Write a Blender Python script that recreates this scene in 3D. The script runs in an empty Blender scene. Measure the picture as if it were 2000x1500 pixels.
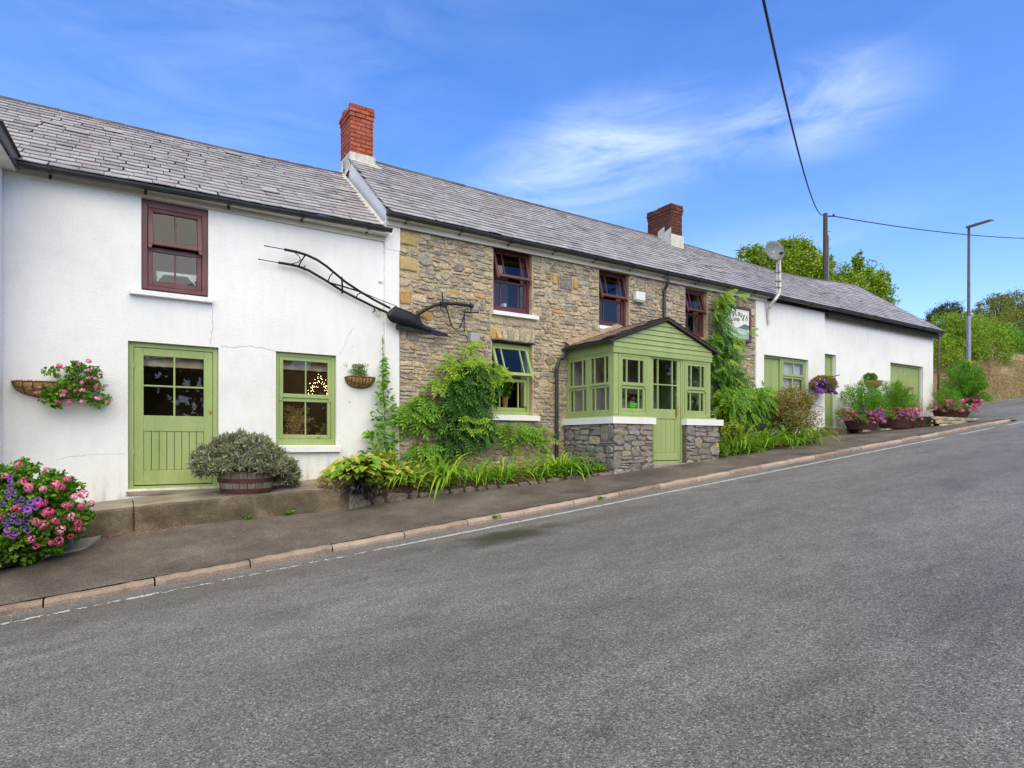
import bpy, bmesh, math, random
import numpy as np
from mathutils import Vector, Matrix, noise

random.seed(11); RNG = np.random.default_rng(11)
scn = bpy.context.scene
COL = scn.collection
PI = math.pi

# ------------------------------------------------------------------ camera
EYE, DW, FP = 1.5, 9.97, 1200.0            # eye height, distance to the facade plane (y = 0), focal length in photo pixels
YAW = math.atan2(.544, .839)
cam_d = bpy.data.cameras.new('camera'); cam = bpy.data.objects.new('camera', cam_d); COL.objects.link(cam)
cam.location = (0, -DW, EYE); cam.rotation_euler = (PI/2, 0, -YAW)
cam_d.sensor_width = 36; cam_d.lens = 36*FP/2000; cam_d.shift_y = .0575
cam_d.clip_start = .05; cam_d.clip_end = 3000
scn.camera = cam

# ------------------------------------------------------------------ world and sun
SUN_EL, SUN_AZ = math.radians(50), math.radians(196)     # azimuth clockwise from +Y
scn.view_settings.view_transform = 'Standard'; scn.view_settings.look = 'None'
scn.view_settings.gamma = 1; scn.view_settings.use_curve_mapping = False
scn.view_settings.exposure = 0.75
w = bpy.data.worlds.new('World'); scn.world = w; w.use_nodes = True
nt = w.node_tree; nt.nodes.clear()
def N(nt, t, **k):
    n = nt.nodes.new(t)
    for a, b in k.items(): setattr(n, a, b)
    return n
def link(nt, a, b): nt.links.new(a, b)
out = N(nt, 'ShaderNodeOutputWorld'); bg = N(nt, 'ShaderNodeBackground'); sky = N(nt, 'ShaderNodeTexSky')
sky.sky_type = 'NISHITA'; sky.sun_disc = False; sky.sun_elevation = SUN_EL; sky.sun_rotation = SUN_AZ
sky.altitude = 0; sky.air_density = 1.0; sky.dust_density = .08; sky.ozone_density = 3.0
hsv = N(nt, 'ShaderNodeHueSaturation'); hsv.inputs['Saturation'].default_value = 1.27; hsv.inputs['Value'].default_value = 1.0
tint = N(nt, 'ShaderNodeVectorMath', operation='MULTIPLY'); tint.inputs[1].default_value = (1.24, 1.10, 1.22); link(nt, sky.outputs[0], tint.inputs[0]); link(nt, tint.outputs[0], hsv.inputs['Color'])
# thin cirrus: stretched noise, thicker round two directions
tc = N(nt, 'ShaderNodeTexCoord')
def cloud(px, py, sx, sy, seed):
    r = (px-1000)/FP; d = Vector((.839*r+.544, -.544*r+.839, (865-py)/FP)).normalized()
    s = N(nt, 'ShaderNodeVectorMath', operation='SUBTRACT'); link(nt, tc.outputs['Generated'], s.inputs[0]); s.inputs[1].default_value = d
    rt = Vector((.839, -.544, 0)); up = d.cross(rt)*-1
    a = math.radians(-16); ax = rt*math.cos(a)-up*math.sin(a); ay = up*math.cos(a)+rt*math.sin(a)
    res = []
    for v, sc in ((ax, sx), (ay, sy)):
        dn = N(nt, 'ShaderNodeVectorMath', operation='DOT_PRODUCT'); link(nt, s.outputs[0], dn.inputs[0]); dn.inputs[1].default_value = v/sc
        p = N(nt, 'ShaderNodeMath', operation='POWER'); link(nt, dn.outputs['Value'], p.inputs[0]); p.inputs[1].default_value = 2; res.append(p)
    ad = N(nt, 'ShaderNodeMath', operation='ADD'); link(nt, res[0].outputs[0], ad.inputs[0]); link(nt, res[1].outputs[0], ad.inputs[1])
    sb = N(nt, 'ShaderNodeMath', operation='SUBTRACT', use_clamp=True); sb.inputs[0].default_value = 1; link(nt, ad.outputs[0], sb.inputs[1])
    sm = N(nt, 'ShaderNodeMath', operation='POWER'); link(nt, sb.outputs[0], sm.inputs[0]); sm.inputs[1].default_value = 1.8
    return sm
mp = N(nt, 'ShaderNodeMapping'); mp.inputs['Scale'].default_value = (3.0, 3.4, 11); mp.inputs['Rotation'].default_value = (.35, .25, .3)
link(nt, tc.outputs['Generated'], mp.inputs[0])
nz = N(nt, 'ShaderNodeTexNoise'); nz.inputs['Scale'].default_value = 1.6; nz.inputs['Detail'].default_value = 9; nz.inputs['Roughness'].default_value = .62; nz.inputs['Distortion'].default_value = .8
link(nt, mp.outputs[0], nz.inputs['Vector'])
acc = None
for c in (cloud(1160, 318, .27, .105, 0), cloud(1590, 212, .15, .075, 1), cloud(420, 120, .5, .25, 2), cloud(1500, 470, .25, .05, 2)):
    mul = N(nt, 'ShaderNodeMath', operation='MULTIPLY'); link(nt, c.outputs[0], mul.inputs[0]); mul.inputs[1].default_value = [.62, .46, .10, .14][0 if acc is None else cnt]
    if acc is None: acc = mul; cnt = 1
    else:
        a2 = N(nt, 'ShaderNodeMath', operation='ADD'); link(nt, acc.outputs[0], a2.inputs[0]); link(nt, mul.outputs[0], a2.inputs[1]); acc = a2; cnt += 1
base = N(nt, 'ShaderNodeMath', operation='ADD'); link(nt, acc.outputs[0], base.inputs[0]); base.inputs[1].default_value = .03
rmp = N(nt, 'ShaderNodeMapRange'); rmp.inputs['From Min'].default_value = .28; rmp.inputs['From Max'].default_value = .84; link(nt, nz.outputs['Fac'], rmp.inputs['Value'])
mm = N(nt, 'ShaderNodeMath', operation='MULTIPLY', use_clamp=True); link(nt, base.outputs[0], mm.inputs[0]); link(nt, rmp.outputs[0], mm.inputs[1])
cm = N(nt, 'ShaderNodeMixRGB'); link(nt, mm.outputs[0], cm.inputs['Fac']); link(nt, hsv.outputs[0], cm.inputs['Color1']); cm.inputs['Color2'].default_value = (6.0, 6.6, 7.6, 1)
link(nt, cm.outputs[0], bg.inputs['Color']); bg.inputs['Strength'].default_value = .14
link(nt, bg.outputs[0], out.inputs['Surface'])

sd = bpy.data.lights.new('sun', 'SUN'); sd.energy = 2.85; sd.angle = math.radians(82); sd.color = (1, .855, .44)
sun = bpy.data.objects.new('sun', sd); COL.objects.link(sun)
sv = Vector((math.sin(SUN_AZ)*math.cos(SUN_EL), math.cos(SUN_AZ)*math.cos(SUN_EL), math.sin(SUN_EL)))
sun.rotation_euler = sv.to_track_quat('Z', 'Y').to_euler(); sun.location = (0, -20, 30)

# ------------------------------------------------------------------ survey helpers: photo pixel -> point on a real plane of the place
def ray(px, py):
    r = (px-1000)/FP
    return Vector((.839*r+.544, -.544*r+.839, (865-py)/FP))
CAMP = Vector((0, -DW, EYE))
def W(px, py, y=0.):                 # on the vertical plane y = const
    d = ray(px, py); return CAMP + d*((y+DW)/d.y)
def WX(px, py, x):                   # on the vertical plane x = const
    d = ray(px, py); return CAMP + d*(x/d.x)
def WT(px, py, t): return CAMP + ray(px, py)*t
GR = .0952
def zroad(x): return GR*max(-45, min(x, 75))
def lerp(a, b, t): return a+(b-a)*t
def tab(x, T):
    if x <= T[0][0]: return T[0][1]
    for (a, b), (c, d) in zip(T, T[1:]):
        if x <= c: return b+(d-b)*(x-a)/(c-a)
    return T[-1][1]

# ------------------------------------------------------------------ materials
MATS = {}
def pm(name, cols, rough=.8, scale=6, bump=.0, bscale=60, spec=.3, obj_rand=False, nfac=.5, detail=6, stretch=None, metallic=0., transl=0., bdist=.01, constant=False, speck=None, coat=0):
    m = bpy.data.materials.new(name); m.use_nodes = True; t = m.node_tree; t.nodes.clear()
    o = N(t, 'ShaderNodeOutputMaterial'); b = N(t, 'ShaderNodeBsdfPrincipled')
    b.inputs['Roughness'].default_value = rough; b.inputs['Specular IOR Level'].default_value = spec; b.inputs['Metallic'].default_value = metallic
    b.inputs['Coat Weight'].default_value = coat
    geo = N(t, 'ShaderNodeNewGeometry'); mpn = N(t, 'ShaderNodeMapping'); link(t, geo.outputs['Position'], mpn.inputs[0])
    if stretch: mpn.inputs['Scale'].default_value = stretch
    n = N(t, 'ShaderNodeTexNoise'); n.inputs['Scale'].default_value = scale; n.inputs['Detail'].default_value = detail; n.inputs['Roughness'].default_value = .65
    link(t, mpn.outputs[0], n.inputs['Vector'])
    ramp = N(t, 'ShaderNodeValToRGB'); e = ramp.color_ramp.elements
    k = len(cols)
    for i, c in enumerate(cols):
        p = i/(k-1) if k > 1 else 0
        if i < 2 and i < len(e): el = e[i]; el.position = p
        else: el = e.new(p)
        el.color = (*c, 1)
    if k == 1: e.remove(e[1])
    st = N(t, 'ShaderNodeMapRange'); st.inputs['From Min'].default_value = .3; st.inputs['From Max'].default_value = .7
    link(t, n.outputs['Fac'], st.inputs['Value'])
    if obj_rand:
        at = N(t, 'ShaderNodeAttribute'); at.attribute_name = 'v'
        oi = N(t, 'ShaderNodeObjectInfo'); ad = N(t, 'ShaderNodeMath', operation='ADD'); link(t, at.outputs['Fac'], ad.inputs[0]); link(t, oi.outputs['Random'], ad.inputs[1])
        fr = N(t, 'ShaderNodeMath', operation='FRACT'); link(t, ad.outputs[0], fr.inputs[0])
        mx = N(t, 'ShaderNodeMix'); mx.data_type = 'FLOAT'; mx.inputs[0].default_value = nfac
        link(t, fr.outputs[0], mx.inputs[2]); link(t, st.outputs[0], mx.inputs[3]); link(t, mx.outputs[0], ramp.inputs[0])
    else: link(t, st.outputs[0], ramp.inputs[0])
    colout = ramp.outputs[0]
    # fine mottling so that no surface is one flat value
    n2 = N(t, 'ShaderNodeTexNoise'); n2.inputs['Scale'].default_value = bscale; n2.inputs['Detail'].default_value = 5
    link(t, mpn.outputs[0], n2.inputs['Vector'])
    mr = N(t, 'ShaderNodeMapRange'); mr.inputs['From Min'].default_value = .3; mr.inputs['From Max'].default_value = .7
    a = speck if speck is not None else .12
    mr.inputs['To Min'].default_value = 1-a; mr.inputs['To Max'].default_value = 1+a; link(t, n2.outputs['Fac'], mr.inputs['Value'])
    vm = N(t, 'ShaderNodeVectorMath', operation='SCALE'); link(t, colout, vm.inputs[0]); link(t, mr.outputs[0], vm.inputs['Scale']); colout = vm.outputs[0]
    link(t, colout, b.inputs['Base Color'])
    if bump:
        bp = N(t, 'ShaderNodeBump'); bp.inputs['Strength'].default_value = bump; bp.inputs['Distance'].default_value = bdist
        link(t, n2.outputs['Fac'], bp.inputs['Height']); link(t, bp.outputs[0], b.inputs['Normal'])
    if transl:
        tr = N(t, 'ShaderNodeBsdfTranslucent'); link(t, colout, tr.inputs[0]); ms = N(t, 'ShaderNodeMixShader'); ms.inputs[0].default_value = transl
        link(t, b.outputs[0], ms.inputs[1]); link(t, tr.outputs[0], ms.inputs[2]); link(t, ms.outputs[0], o.inputs[0])
    else: link(t, b.outputs[0], o.inputs[0])
    m['colsock'] = 1
    MATS[name] = m; return m
def emit(name, c, s):
    m = bpy.data.materials.new(name); m.use_nodes = True; t = m.node_tree; t.nodes.clear()
    o = N(t, 'ShaderNodeOutputMaterial'); e = N(t, 'ShaderNodeEmission'); e.inputs[0].default_value = (*c, 1); e.inputs[1].default_value = s; link(t, e.outputs[0], o.inputs[0])
    MATS[name] = m; return m

# render: painted roughcast with stains
def render_mat():
    m = pm('white_render', [(.69, .68, .66), (.78, .775, .765), (.81, .81, .805)], rough=.9, scale=.7, bump=.55, bscale=42, spec=.15, speck=.035, bdist=.012)
    t = m.node_tree; b = [n for n in t.nodes if n.type == 'BSDF_PRINCIPLED'][0]; src = b.inputs['Base Color'].links[0].from_socket
    geo = N(t, 'ShaderNodeNewGeometry'); sx = N(t, 'ShaderNodeSeparateXYZ'); link(t, geo.outputs['Position'], sx.inputs[0])
    # rain splash dirt: follows the height above the sloping ground
    g = N(t, 'ShaderNodeMath', operation='MULTIPLY_ADD'); link(t, sx.outputs['X'], g.inputs[0]); g.inputs[1].default_value = -.0800; link(t, sx.outputs['Z'], g.inputs[2])
    mr = N(t, 'ShaderNodeMapRange'); mr.inputs['From Min'].default_value = .68; mr.inputs['From Max'].default_value = 1.12; mr.inputs['To Min'].default_value = 1.0; mr.inputs['To Max'].default_value = 0; link(t, g.outputs[0], mr.inputs['Value'])
    nn = N(t, 'ShaderNodeTexNoise'); nn.inputs['Scale'].default_value = 5; nn.inputs['Detail'].default_value = 8
    mpn = N(t, 'ShaderNodeMapping'); mpn.inputs['Scale'].default_value = (1.6, 1, .35); link(t, geo.outputs['Position'], mpn.inputs[0]); link(t, mpn.outputs[0], nn.inputs['Vector'])
    r2 = N(t, 'ShaderNodeMapRange'); r2.inputs['From Min'].default_value = .45; r2.inputs['From Max'].default_value = .75; link(t, nn.outputs['Fac'], r2.inputs['Value'])
    mu = N(t, 'ShaderNodeMath', operation='MULTIPLY'); link(t, mr.outputs[0], mu.inputs[0]); link(t, r2.outputs[0], mu.inputs[1])
    # faint vertical runs all over
    m3 = N(t, 'ShaderNodeMath', operation='MULTIPLY_ADD', use_clamp=True); link(t, r2.outputs[0], m3.inputs[0]); m3.inputs[1].default_value = .08; link(t, mu.outputs[0], m3.inputs[2])
    mx = N(t, 'ShaderNodeMixRGB'); link(t, m3.outputs[0], mx.inputs[0]); link(t, src, mx.inputs[1]); mx.inputs[2].default_value = (.36, .33, .27, 1)
    # sparse dark pits
    vo = N(t, 'ShaderNodeTexVoronoi'); vo.inputs['Scale'].default_value = 2.1; link(t, geo.outputs['Position'], vo.inputs['Vector'])
    lt = N(t, 'ShaderNodeMath', operation='LESS_THAN'); link(t, vo.outputs['Distance'], lt.inputs[0]); lt.inputs[1].default_value = .022
    mx2 = N(t, 'ShaderNodeMixRGB'); link(t, lt.outputs[0], mx2.inputs[0]); link(t, mx.outputs[0], mx2.inputs[1]); mx2.inputs[2].default_value = (.2, .18, .16, 1)
    link(t, mx2.outputs[0], b.inputs['Base Color']); return m
render_mat()
pm('sage_paint', [(.25, .33, .12), (.295, .375, .145), (.335, .41, .17)], rough=.55, scale=2.6, bump=.25, bscale=70, spec=.3, speck=.07, stretch=(1, 1, .25), bdist=.004)
pm('maroon_paint', [(.075, .018, .022), (.10, .025, .028), (.14, .045, .045)], rough=.4, scale=2.2, bump=.12, bscale=80, spec=.45, speck=.10, bdist=.004)
pm('white_paint', [(.72, .72, .72), (.80, .80, .80)], rough=.55, scale=3, bump=.2, bscale=40, speck=.04)
pm('fascia_paint', [(.42, .40, .34), (.56, .54, .48), (.62, .60, .55)], rough=.6, scale=2, bump=.1, bscale=50, stretch=(.4, 1, 2))
pm('gutter_plastic', [(.014, .016, .020), (.022, .025, .03), (.035, .038, .042)], rough=.38, scale=2.5, spec=.5)
pm('black_iron', [(.005, .006, .008), (.010, .011, .013), (.018, .018, .020)], rough=.42, scale=9, bump=.25, bscale=70, spec=.3)
pm('rusty_pipe', [(.10, .06, .05), (.20, .13, .11)], rough=.7, scale=6)
pm('slate', [(.19, .165, .163), (.27, .245, .245), (.355, .335, .335), (.43, .41, .41), (.30, .255, .25), (.50, .48, .475)], rough=.45, scale=2.4, bump=.35, bscale=38, spec=.55, obj_rand=True, nfac=.42, speck=.13, bdist=.006)
pm('slate_bed', [(.02, .018, .018), (.035, .03, .03)], rough=.9)
pm('ridge_tile', [(.04, .036, .033), (.08, .068, .06), (.15, .135, .085)], rough=.85, scale=5, bump=.6, bscale=40, obj_rand=True, speck=.3)
pm('rubble_stone', [(.16, .135, .105), (.36, .295, .205), (.26, .24, .21), (.47, .385, .26), (.36, .33, .28), (.21, .17, .125), (.41, .33, .225), (.52, .43, .285), (.30, .29, .27), (.46, .31, .15), (.42, .39, .34)], rough=.88, scale=9, bump=1, bscale=30, spec=.25, obj_rand=True, nfac=.22, speck=.34, bdist=.02)
pm('ochre_stone', [(.40, .24, .075), (.48, .32, .13), (.40, .33, .16)], rough=.9, scale=8, bump=.9, bscale=30, obj_rand=True, speck=.25, bdist=.015)
pm('grey_stone', [(.14, .13, .125), (.24, .225, .205), (.20, .18, .165), (.30, .285, .26), (.21, .20, .19), (.36, .30, .21), (.27, .25, .23)], rough=.85, scale=8, bump=1, bscale=28, obj_rand=True, nfac=.25, speck=.30, bdist=.02)
pm('lime_mortar', [(.33, .245, .15), (.48, .37, .24), (.58, .46, .31)], rough=.95, scale=5, bump=1, bscale=34, speck=.28, bdist=.02)
pm('grey_mortar', [(.10, .085, .07), (.16, .14, .115)], rough=.95, scale=5, bump=1, bscale=34, speck=.28, bdist=.02)
pm('edge_rock', [(.09, .075, .06), (.17, .145, .12), (.24, .21, .175)], rough=.95, scale=7, bump=1, bscale=30, obj_rand=True, speck=.35, bdist=.02)
pm('red_brick', [(.16, .045, .030), (.32, .075, .042), (.40, .105, .06), (.24, .055, .035), (.36, .09, .05), (.42, .15, .09)], rough=.88, scale=10, bump=.7, bscale=60, obj_rand=True, nfac=.4, speck=.3)
pm('sooty_brick', [(.055, .022, .018), (.11, .035, .025), (.08, .03, .022), (.15, .045, .03), (.30, .075, .04)], rough=.9, scale=5, bump=.7, bscale=60, obj_rand=True, nfac=.6, speck=.35)
pm('brick_mortar', [(.05, .04, .035), (.12, .10, .085)], rough=.95, scale=10)
pm('lead_flashing', [(.36, .35, .26), (.50, .50, .46), (.58, .58, .56)], rough=.8, scale=5, bump=.3, bscale=30, stretch=(2.5, 2.5, .6), speck=.15)
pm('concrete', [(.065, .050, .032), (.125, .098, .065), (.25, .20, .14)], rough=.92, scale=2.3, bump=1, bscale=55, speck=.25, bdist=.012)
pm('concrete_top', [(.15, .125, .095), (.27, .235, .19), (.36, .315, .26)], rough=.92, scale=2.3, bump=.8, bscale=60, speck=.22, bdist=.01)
pm('pavement', [(.075, .060, .048), (.13, .108, .088), (.20, .17, .14)], rough=.93, scale=1.3, bump=1, bscale=75, speck=.5, bdist=.02)
pm('kerb_concrete', [(.19, .14, .11), (.36, .27, .215), (.50, .40, .33)], rough=.9, scale=3, bump=.9, bscale=90, obj_rand=True, speck=.30, bdist=.01)
pm('soil', [(.035, .022, .014), (.09, .055, .035), (.16, .10, .06)], rough=1, scale=9, bump=1, bscale=40, speck=.5, bdist=.04)
pm('dry_bank', [(.16, .115, .06), (.30, .23, .13), (.44, .35, .21)], rough=1, scale=2.5, bump=1, bscale=12, speck=.4, bdist=.12)
pm('field_grass', [(.05, .075, .02), (.09, .12, .035), (.12, .12, .05)], rough=1, scale=.6, bump=1, bscale=8, speck=.3, bdist=.1)
pm('road_paint', [(.50, .50, .47), (.66, .66, .63)], rough=.7, scale=14, bump=.6, bscale=110, speck=.25)
pm('oak_stave', [(.12, .095, .075), (.22, .185, .15), (.34, .30, .26)], rough=.85, scale=14, bump=.6, bscale=50, obj_rand=True, nfac=.6, stretch=(1, 1, .12), speck=.25)
pm('rusty_hoop', [(.055, .022, .018), (.085, .035, .028), (.12, .05, .035)], rough=.65, scale=9, bump=.3, bscale=60)
pm('coir', [(.20, .10, .035), (.34, .19, .07), (.46, .29, .13)], rough=1, scale=16, bump=1, bscale=70, speck=.4)
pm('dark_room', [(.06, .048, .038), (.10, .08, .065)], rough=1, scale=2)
pm('room_floor', [(.05, .03, .02), (.08, .05, .03)], rough=.8)
pm('blind', [(.42, .31, .20), (.55, .43, .30)], rough=.95, scale=9)
pm('net_curtain', [(.40, .38, .40), (.62, .60, .62)], rough=1, scale=16, stretch=(1, 1, .1))
pm('porch_plaster', [(.34, .30, .28), (.50, .47, .45)], rough=1, scale=3)
pm('brown_curtain', [(.15, .115, .10), (.30, .25, .225)], rough=1, scale=22, stretch=(1, 1, .08))
pm('brass', [(.40, .27, .08), (.55, .38, .12)], rough=.4, scale=20, metallic=.9)
pm('dish_grey', [(.11, .125, .135), (.17, .185, .195), (.08, .09, .10)], rough=.6, scale=9, speck=.2)
pm('galvanised', [(.20, .22, .23), (.30, .32, .33)], rough=.5, scale=6, metallic=.4)
pm('post_brown', [(.10, .075, .06), (.16, .13, .11)], rough=.7, scale=8)
pm('yellow_band', [(.75, .62, .02)], rough=.5)
pm('pole_wood', [(.055, .04, .032), (.11, .085, .07)], rough=.9, scale=18, stretch=(1, 1, .1), bump=.5)
pm('plastic_white', [(.66, .66, .65), (.75, .75, .74)], rough=.5)
pm('plastic_grey', [(.30, .30, .33), (.36, .36, .39)], rough=.5)
pm('dirty_white_pipe', [(.30, .28, .22), (.62, .60, .55), (.70, .69, .66)], rough=.6, scale=9)
pm('wire_black', [(.012, .012, .014)], rough=.6)
pm('terracotta', [(.30, .13, .07), (.42, .20, .11)], rough=.85, scale=12)
pm('sign_white', [(.70, .69, .64), (.76, .75, .72)], rough=.35, scale=4)
pm('sign_ink', [(.05, .035, .03)], rough=.5)
pm('sign_blue', [(.22, .34, .38), (.42, .52, .52), (.60, .66, .64)], rough=.4, scale=7, stretch=(.5, 1, 3))
pm('sign_green', [(.06, .13, .11), (.12, .20, .17)], rough=.4, scale=12)
pm('card_black', [(.01, .012, .012)], rough=.4)
pm('card_green', [(.05, .62, .04)], rough=.5)
pm('bark', [(.05, .035, .025), (.11, .08, .06)], rough=1, scale=12, bump=1, bscale=20)
pm('stem_brown', [(.10, .06, .035), (.17, .11, .07)], rough=.9, scale=20)
pm('pale_twig', [(.28, .20, .16), (.40, .31, .26)], rough=.9, scale=20)
pm('moss_tile', [(.16, .11, .075), (.30, .23, .16), (.40, .32, .23)], rough=1, scale=7, bump=1, bscale=26, speck=.3, obj_rand=True, bdist=.02)
pm('verge_tile', [(.03, .022, .022), (.065, .048, .044)], rough=.8, scale=7, obj_rand=True)
pm('crack_line', [(.30, .28, .25)], rough=1)
def leafmat(name, cols, **k):
    d = dict(rough=.5, scale=3.5, spec=.35, obj_rand=True, nfac=.18, transl=.28, speck=.10, bscale=18); d.update(k)
    return pm(name, cols, **d)
leafmat('leaf_dark', [(.015, .055, .008), (.035, .11, .012), (.06, .16, .018), (.045, .135, .014), (.10, .22, .022)])
leafmat('leaf_mid', [(.045, .15, .010), (.12, .29, .016), (.20, .38, .02), (.09, .23, .014), (.28, .46, .03)])
leafmat('leaf_lime', [(.16, .34, .02), (.26, .46, .025), (.36, .52, .04), (.20, .40, .02)], transl=.4)
leafmat('leaf_hosta', [(.12, .28, .02), (.22, .38, .03), (.40, .46, .05), (.55, .52, .12), (.16, .33, .02), (.08, .20, .02)])
leafmat('leaf_strap', [(.12, .32, .015), (.20, .44, .02), (.29, .52, .03), (.40, .54, .06), (.15, .37, .02)], transl=.35)
leafmat('leaf_sage', [(.15, .23, .08), (.28, .37, .15), (.32, .27, .26), (.42, .48, .24), (.24, .18, .20), (.24, .40, .09)])
leafmat('leaf_black', [(.008, .008, .010), (.02, .016, .024), (.04, .03, .045)], transl=.05)
leafmat('leaf_geranium', [(.05, .16, .012), (.09, .24, .016), (.15, .32, .02), (.22, .38, .03)])
leafmat('leaf_red', [(.28, .08, .03), (.36, .15, .06), (.18, .26, .04), (.14, .28, .03), (.45, .25, .12), (.24, .34, .05)])
leafmat('leaf_fern', [(.08, .23, .015), (.14, .34, .02), (.21, .42, .03)])
leafmat('tree_leaf', [(.06, .13, .008), (.14, .25, .012), (.24, .37, .015), (.35, .46, .02), (.19, .31, .012)])
leafmat('tree_leaf_dark', [(.025, .05, .015), (.045, .075, .02), (.07, .10, .03), (.10, .12, .04)])
leafmat('tree_leaf_olive', [(.07, .11, .015), (.15, .19, .02), (.24, .27, .03), (.32, .29, .05)])
leafmat('hedge_leaf', [(.05, .12, .01), (.14, .27, .015), (.24, .40, .02), (.33, .48, .03), (.10, .21, .012)])
leafmat('dry_grass', [(.30, .22, .10), (.48, .37, .19), (.60, .48, .28), (.22, .15, .07)])
leafmat('petal_pink', [(.70, .025, .16), (.78, .05, .24), (.80, .14, .34), (.84, .45, .58), (.60, .015, .10)], transl=.2)
leafmat('petal_purple', [(.06, .012, .16), (.12, .03, .28), (.22, .08, .40), (.05, .01, .12)], transl=.15)
leafmat('petal_yellow', [(.75, .62, .05), (.80, .72, .10)], transl=.2)
leafmat('dried_flower', [(.42, .26, .09), (.55, .38, .14), (.35, .18, .06), (.60, .46, .22)], transl=.1)
emit('fairy_light', (1, .55, .20), 22); emit('lamp_glow', (1, .93, .75), 14)

def glass_mat():
    m = bpy.data.materials.new('window_glass'); m.use_nodes = True; t = m.node_tree; t.nodes.clear()
    o = N(t, 'ShaderNodeOutputMaterial'); tr = N(t, 'ShaderNodeBsdfTransparent'); tr.inputs[0].default_value = (.93, .95, .94, 1)
    g = N(t, 'ShaderNodeBsdfGlossy'); g.inputs['Roughness'].default_value = .015; g.inputs[0].default_value = (.9, .9, .9, 1)
    f = N(t, 'ShaderNodeFresnel'); f.inputs[0].default_value = 1.55; ms = N(t, 'ShaderNodeMixShader')
    mu = N(t, 'ShaderNodeMath', operation='MULTIPLY', use_clamp=True); mu.inputs[1].default_value = 1.0; link(t, f.outputs[0], mu.inputs[0])
    tn = N(t, 'ShaderNodeTexNoise'); tn.inputs['Scale'].default_value = 1.5; bp = N(t, 'ShaderNodeBump'); bp.inputs['Strength'].default_value = .05; link(t, tn.outputs['Fac'], bp.inputs['Height']); link(t, bp.outputs[0], g.inputs['Normal'])
    gb = N(t, 'ShaderNodeNewGeometry'); iv = N(t, 'ShaderNodeMath', operation='SUBTRACT'); iv.inputs[0].default_value = 1; link(t, gb.outputs['Backfacing'], iv.inputs[1]); m9 = N(t, 'ShaderNodeMath', operation='MULTIPLY'); link(t, mu.outputs[0], m9.inputs[0]); link(t, iv.outputs[0], m9.inputs[1]); link(t, m9.outputs[0], ms.inputs[0]); link(t, tr.outputs[0], ms.inputs[1]); link(t, g.outputs[0], ms.inputs[2]); link(t, ms.outputs[0], o.inputs[0])
    MATS['window_glass'] = m
glass_mat()

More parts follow.
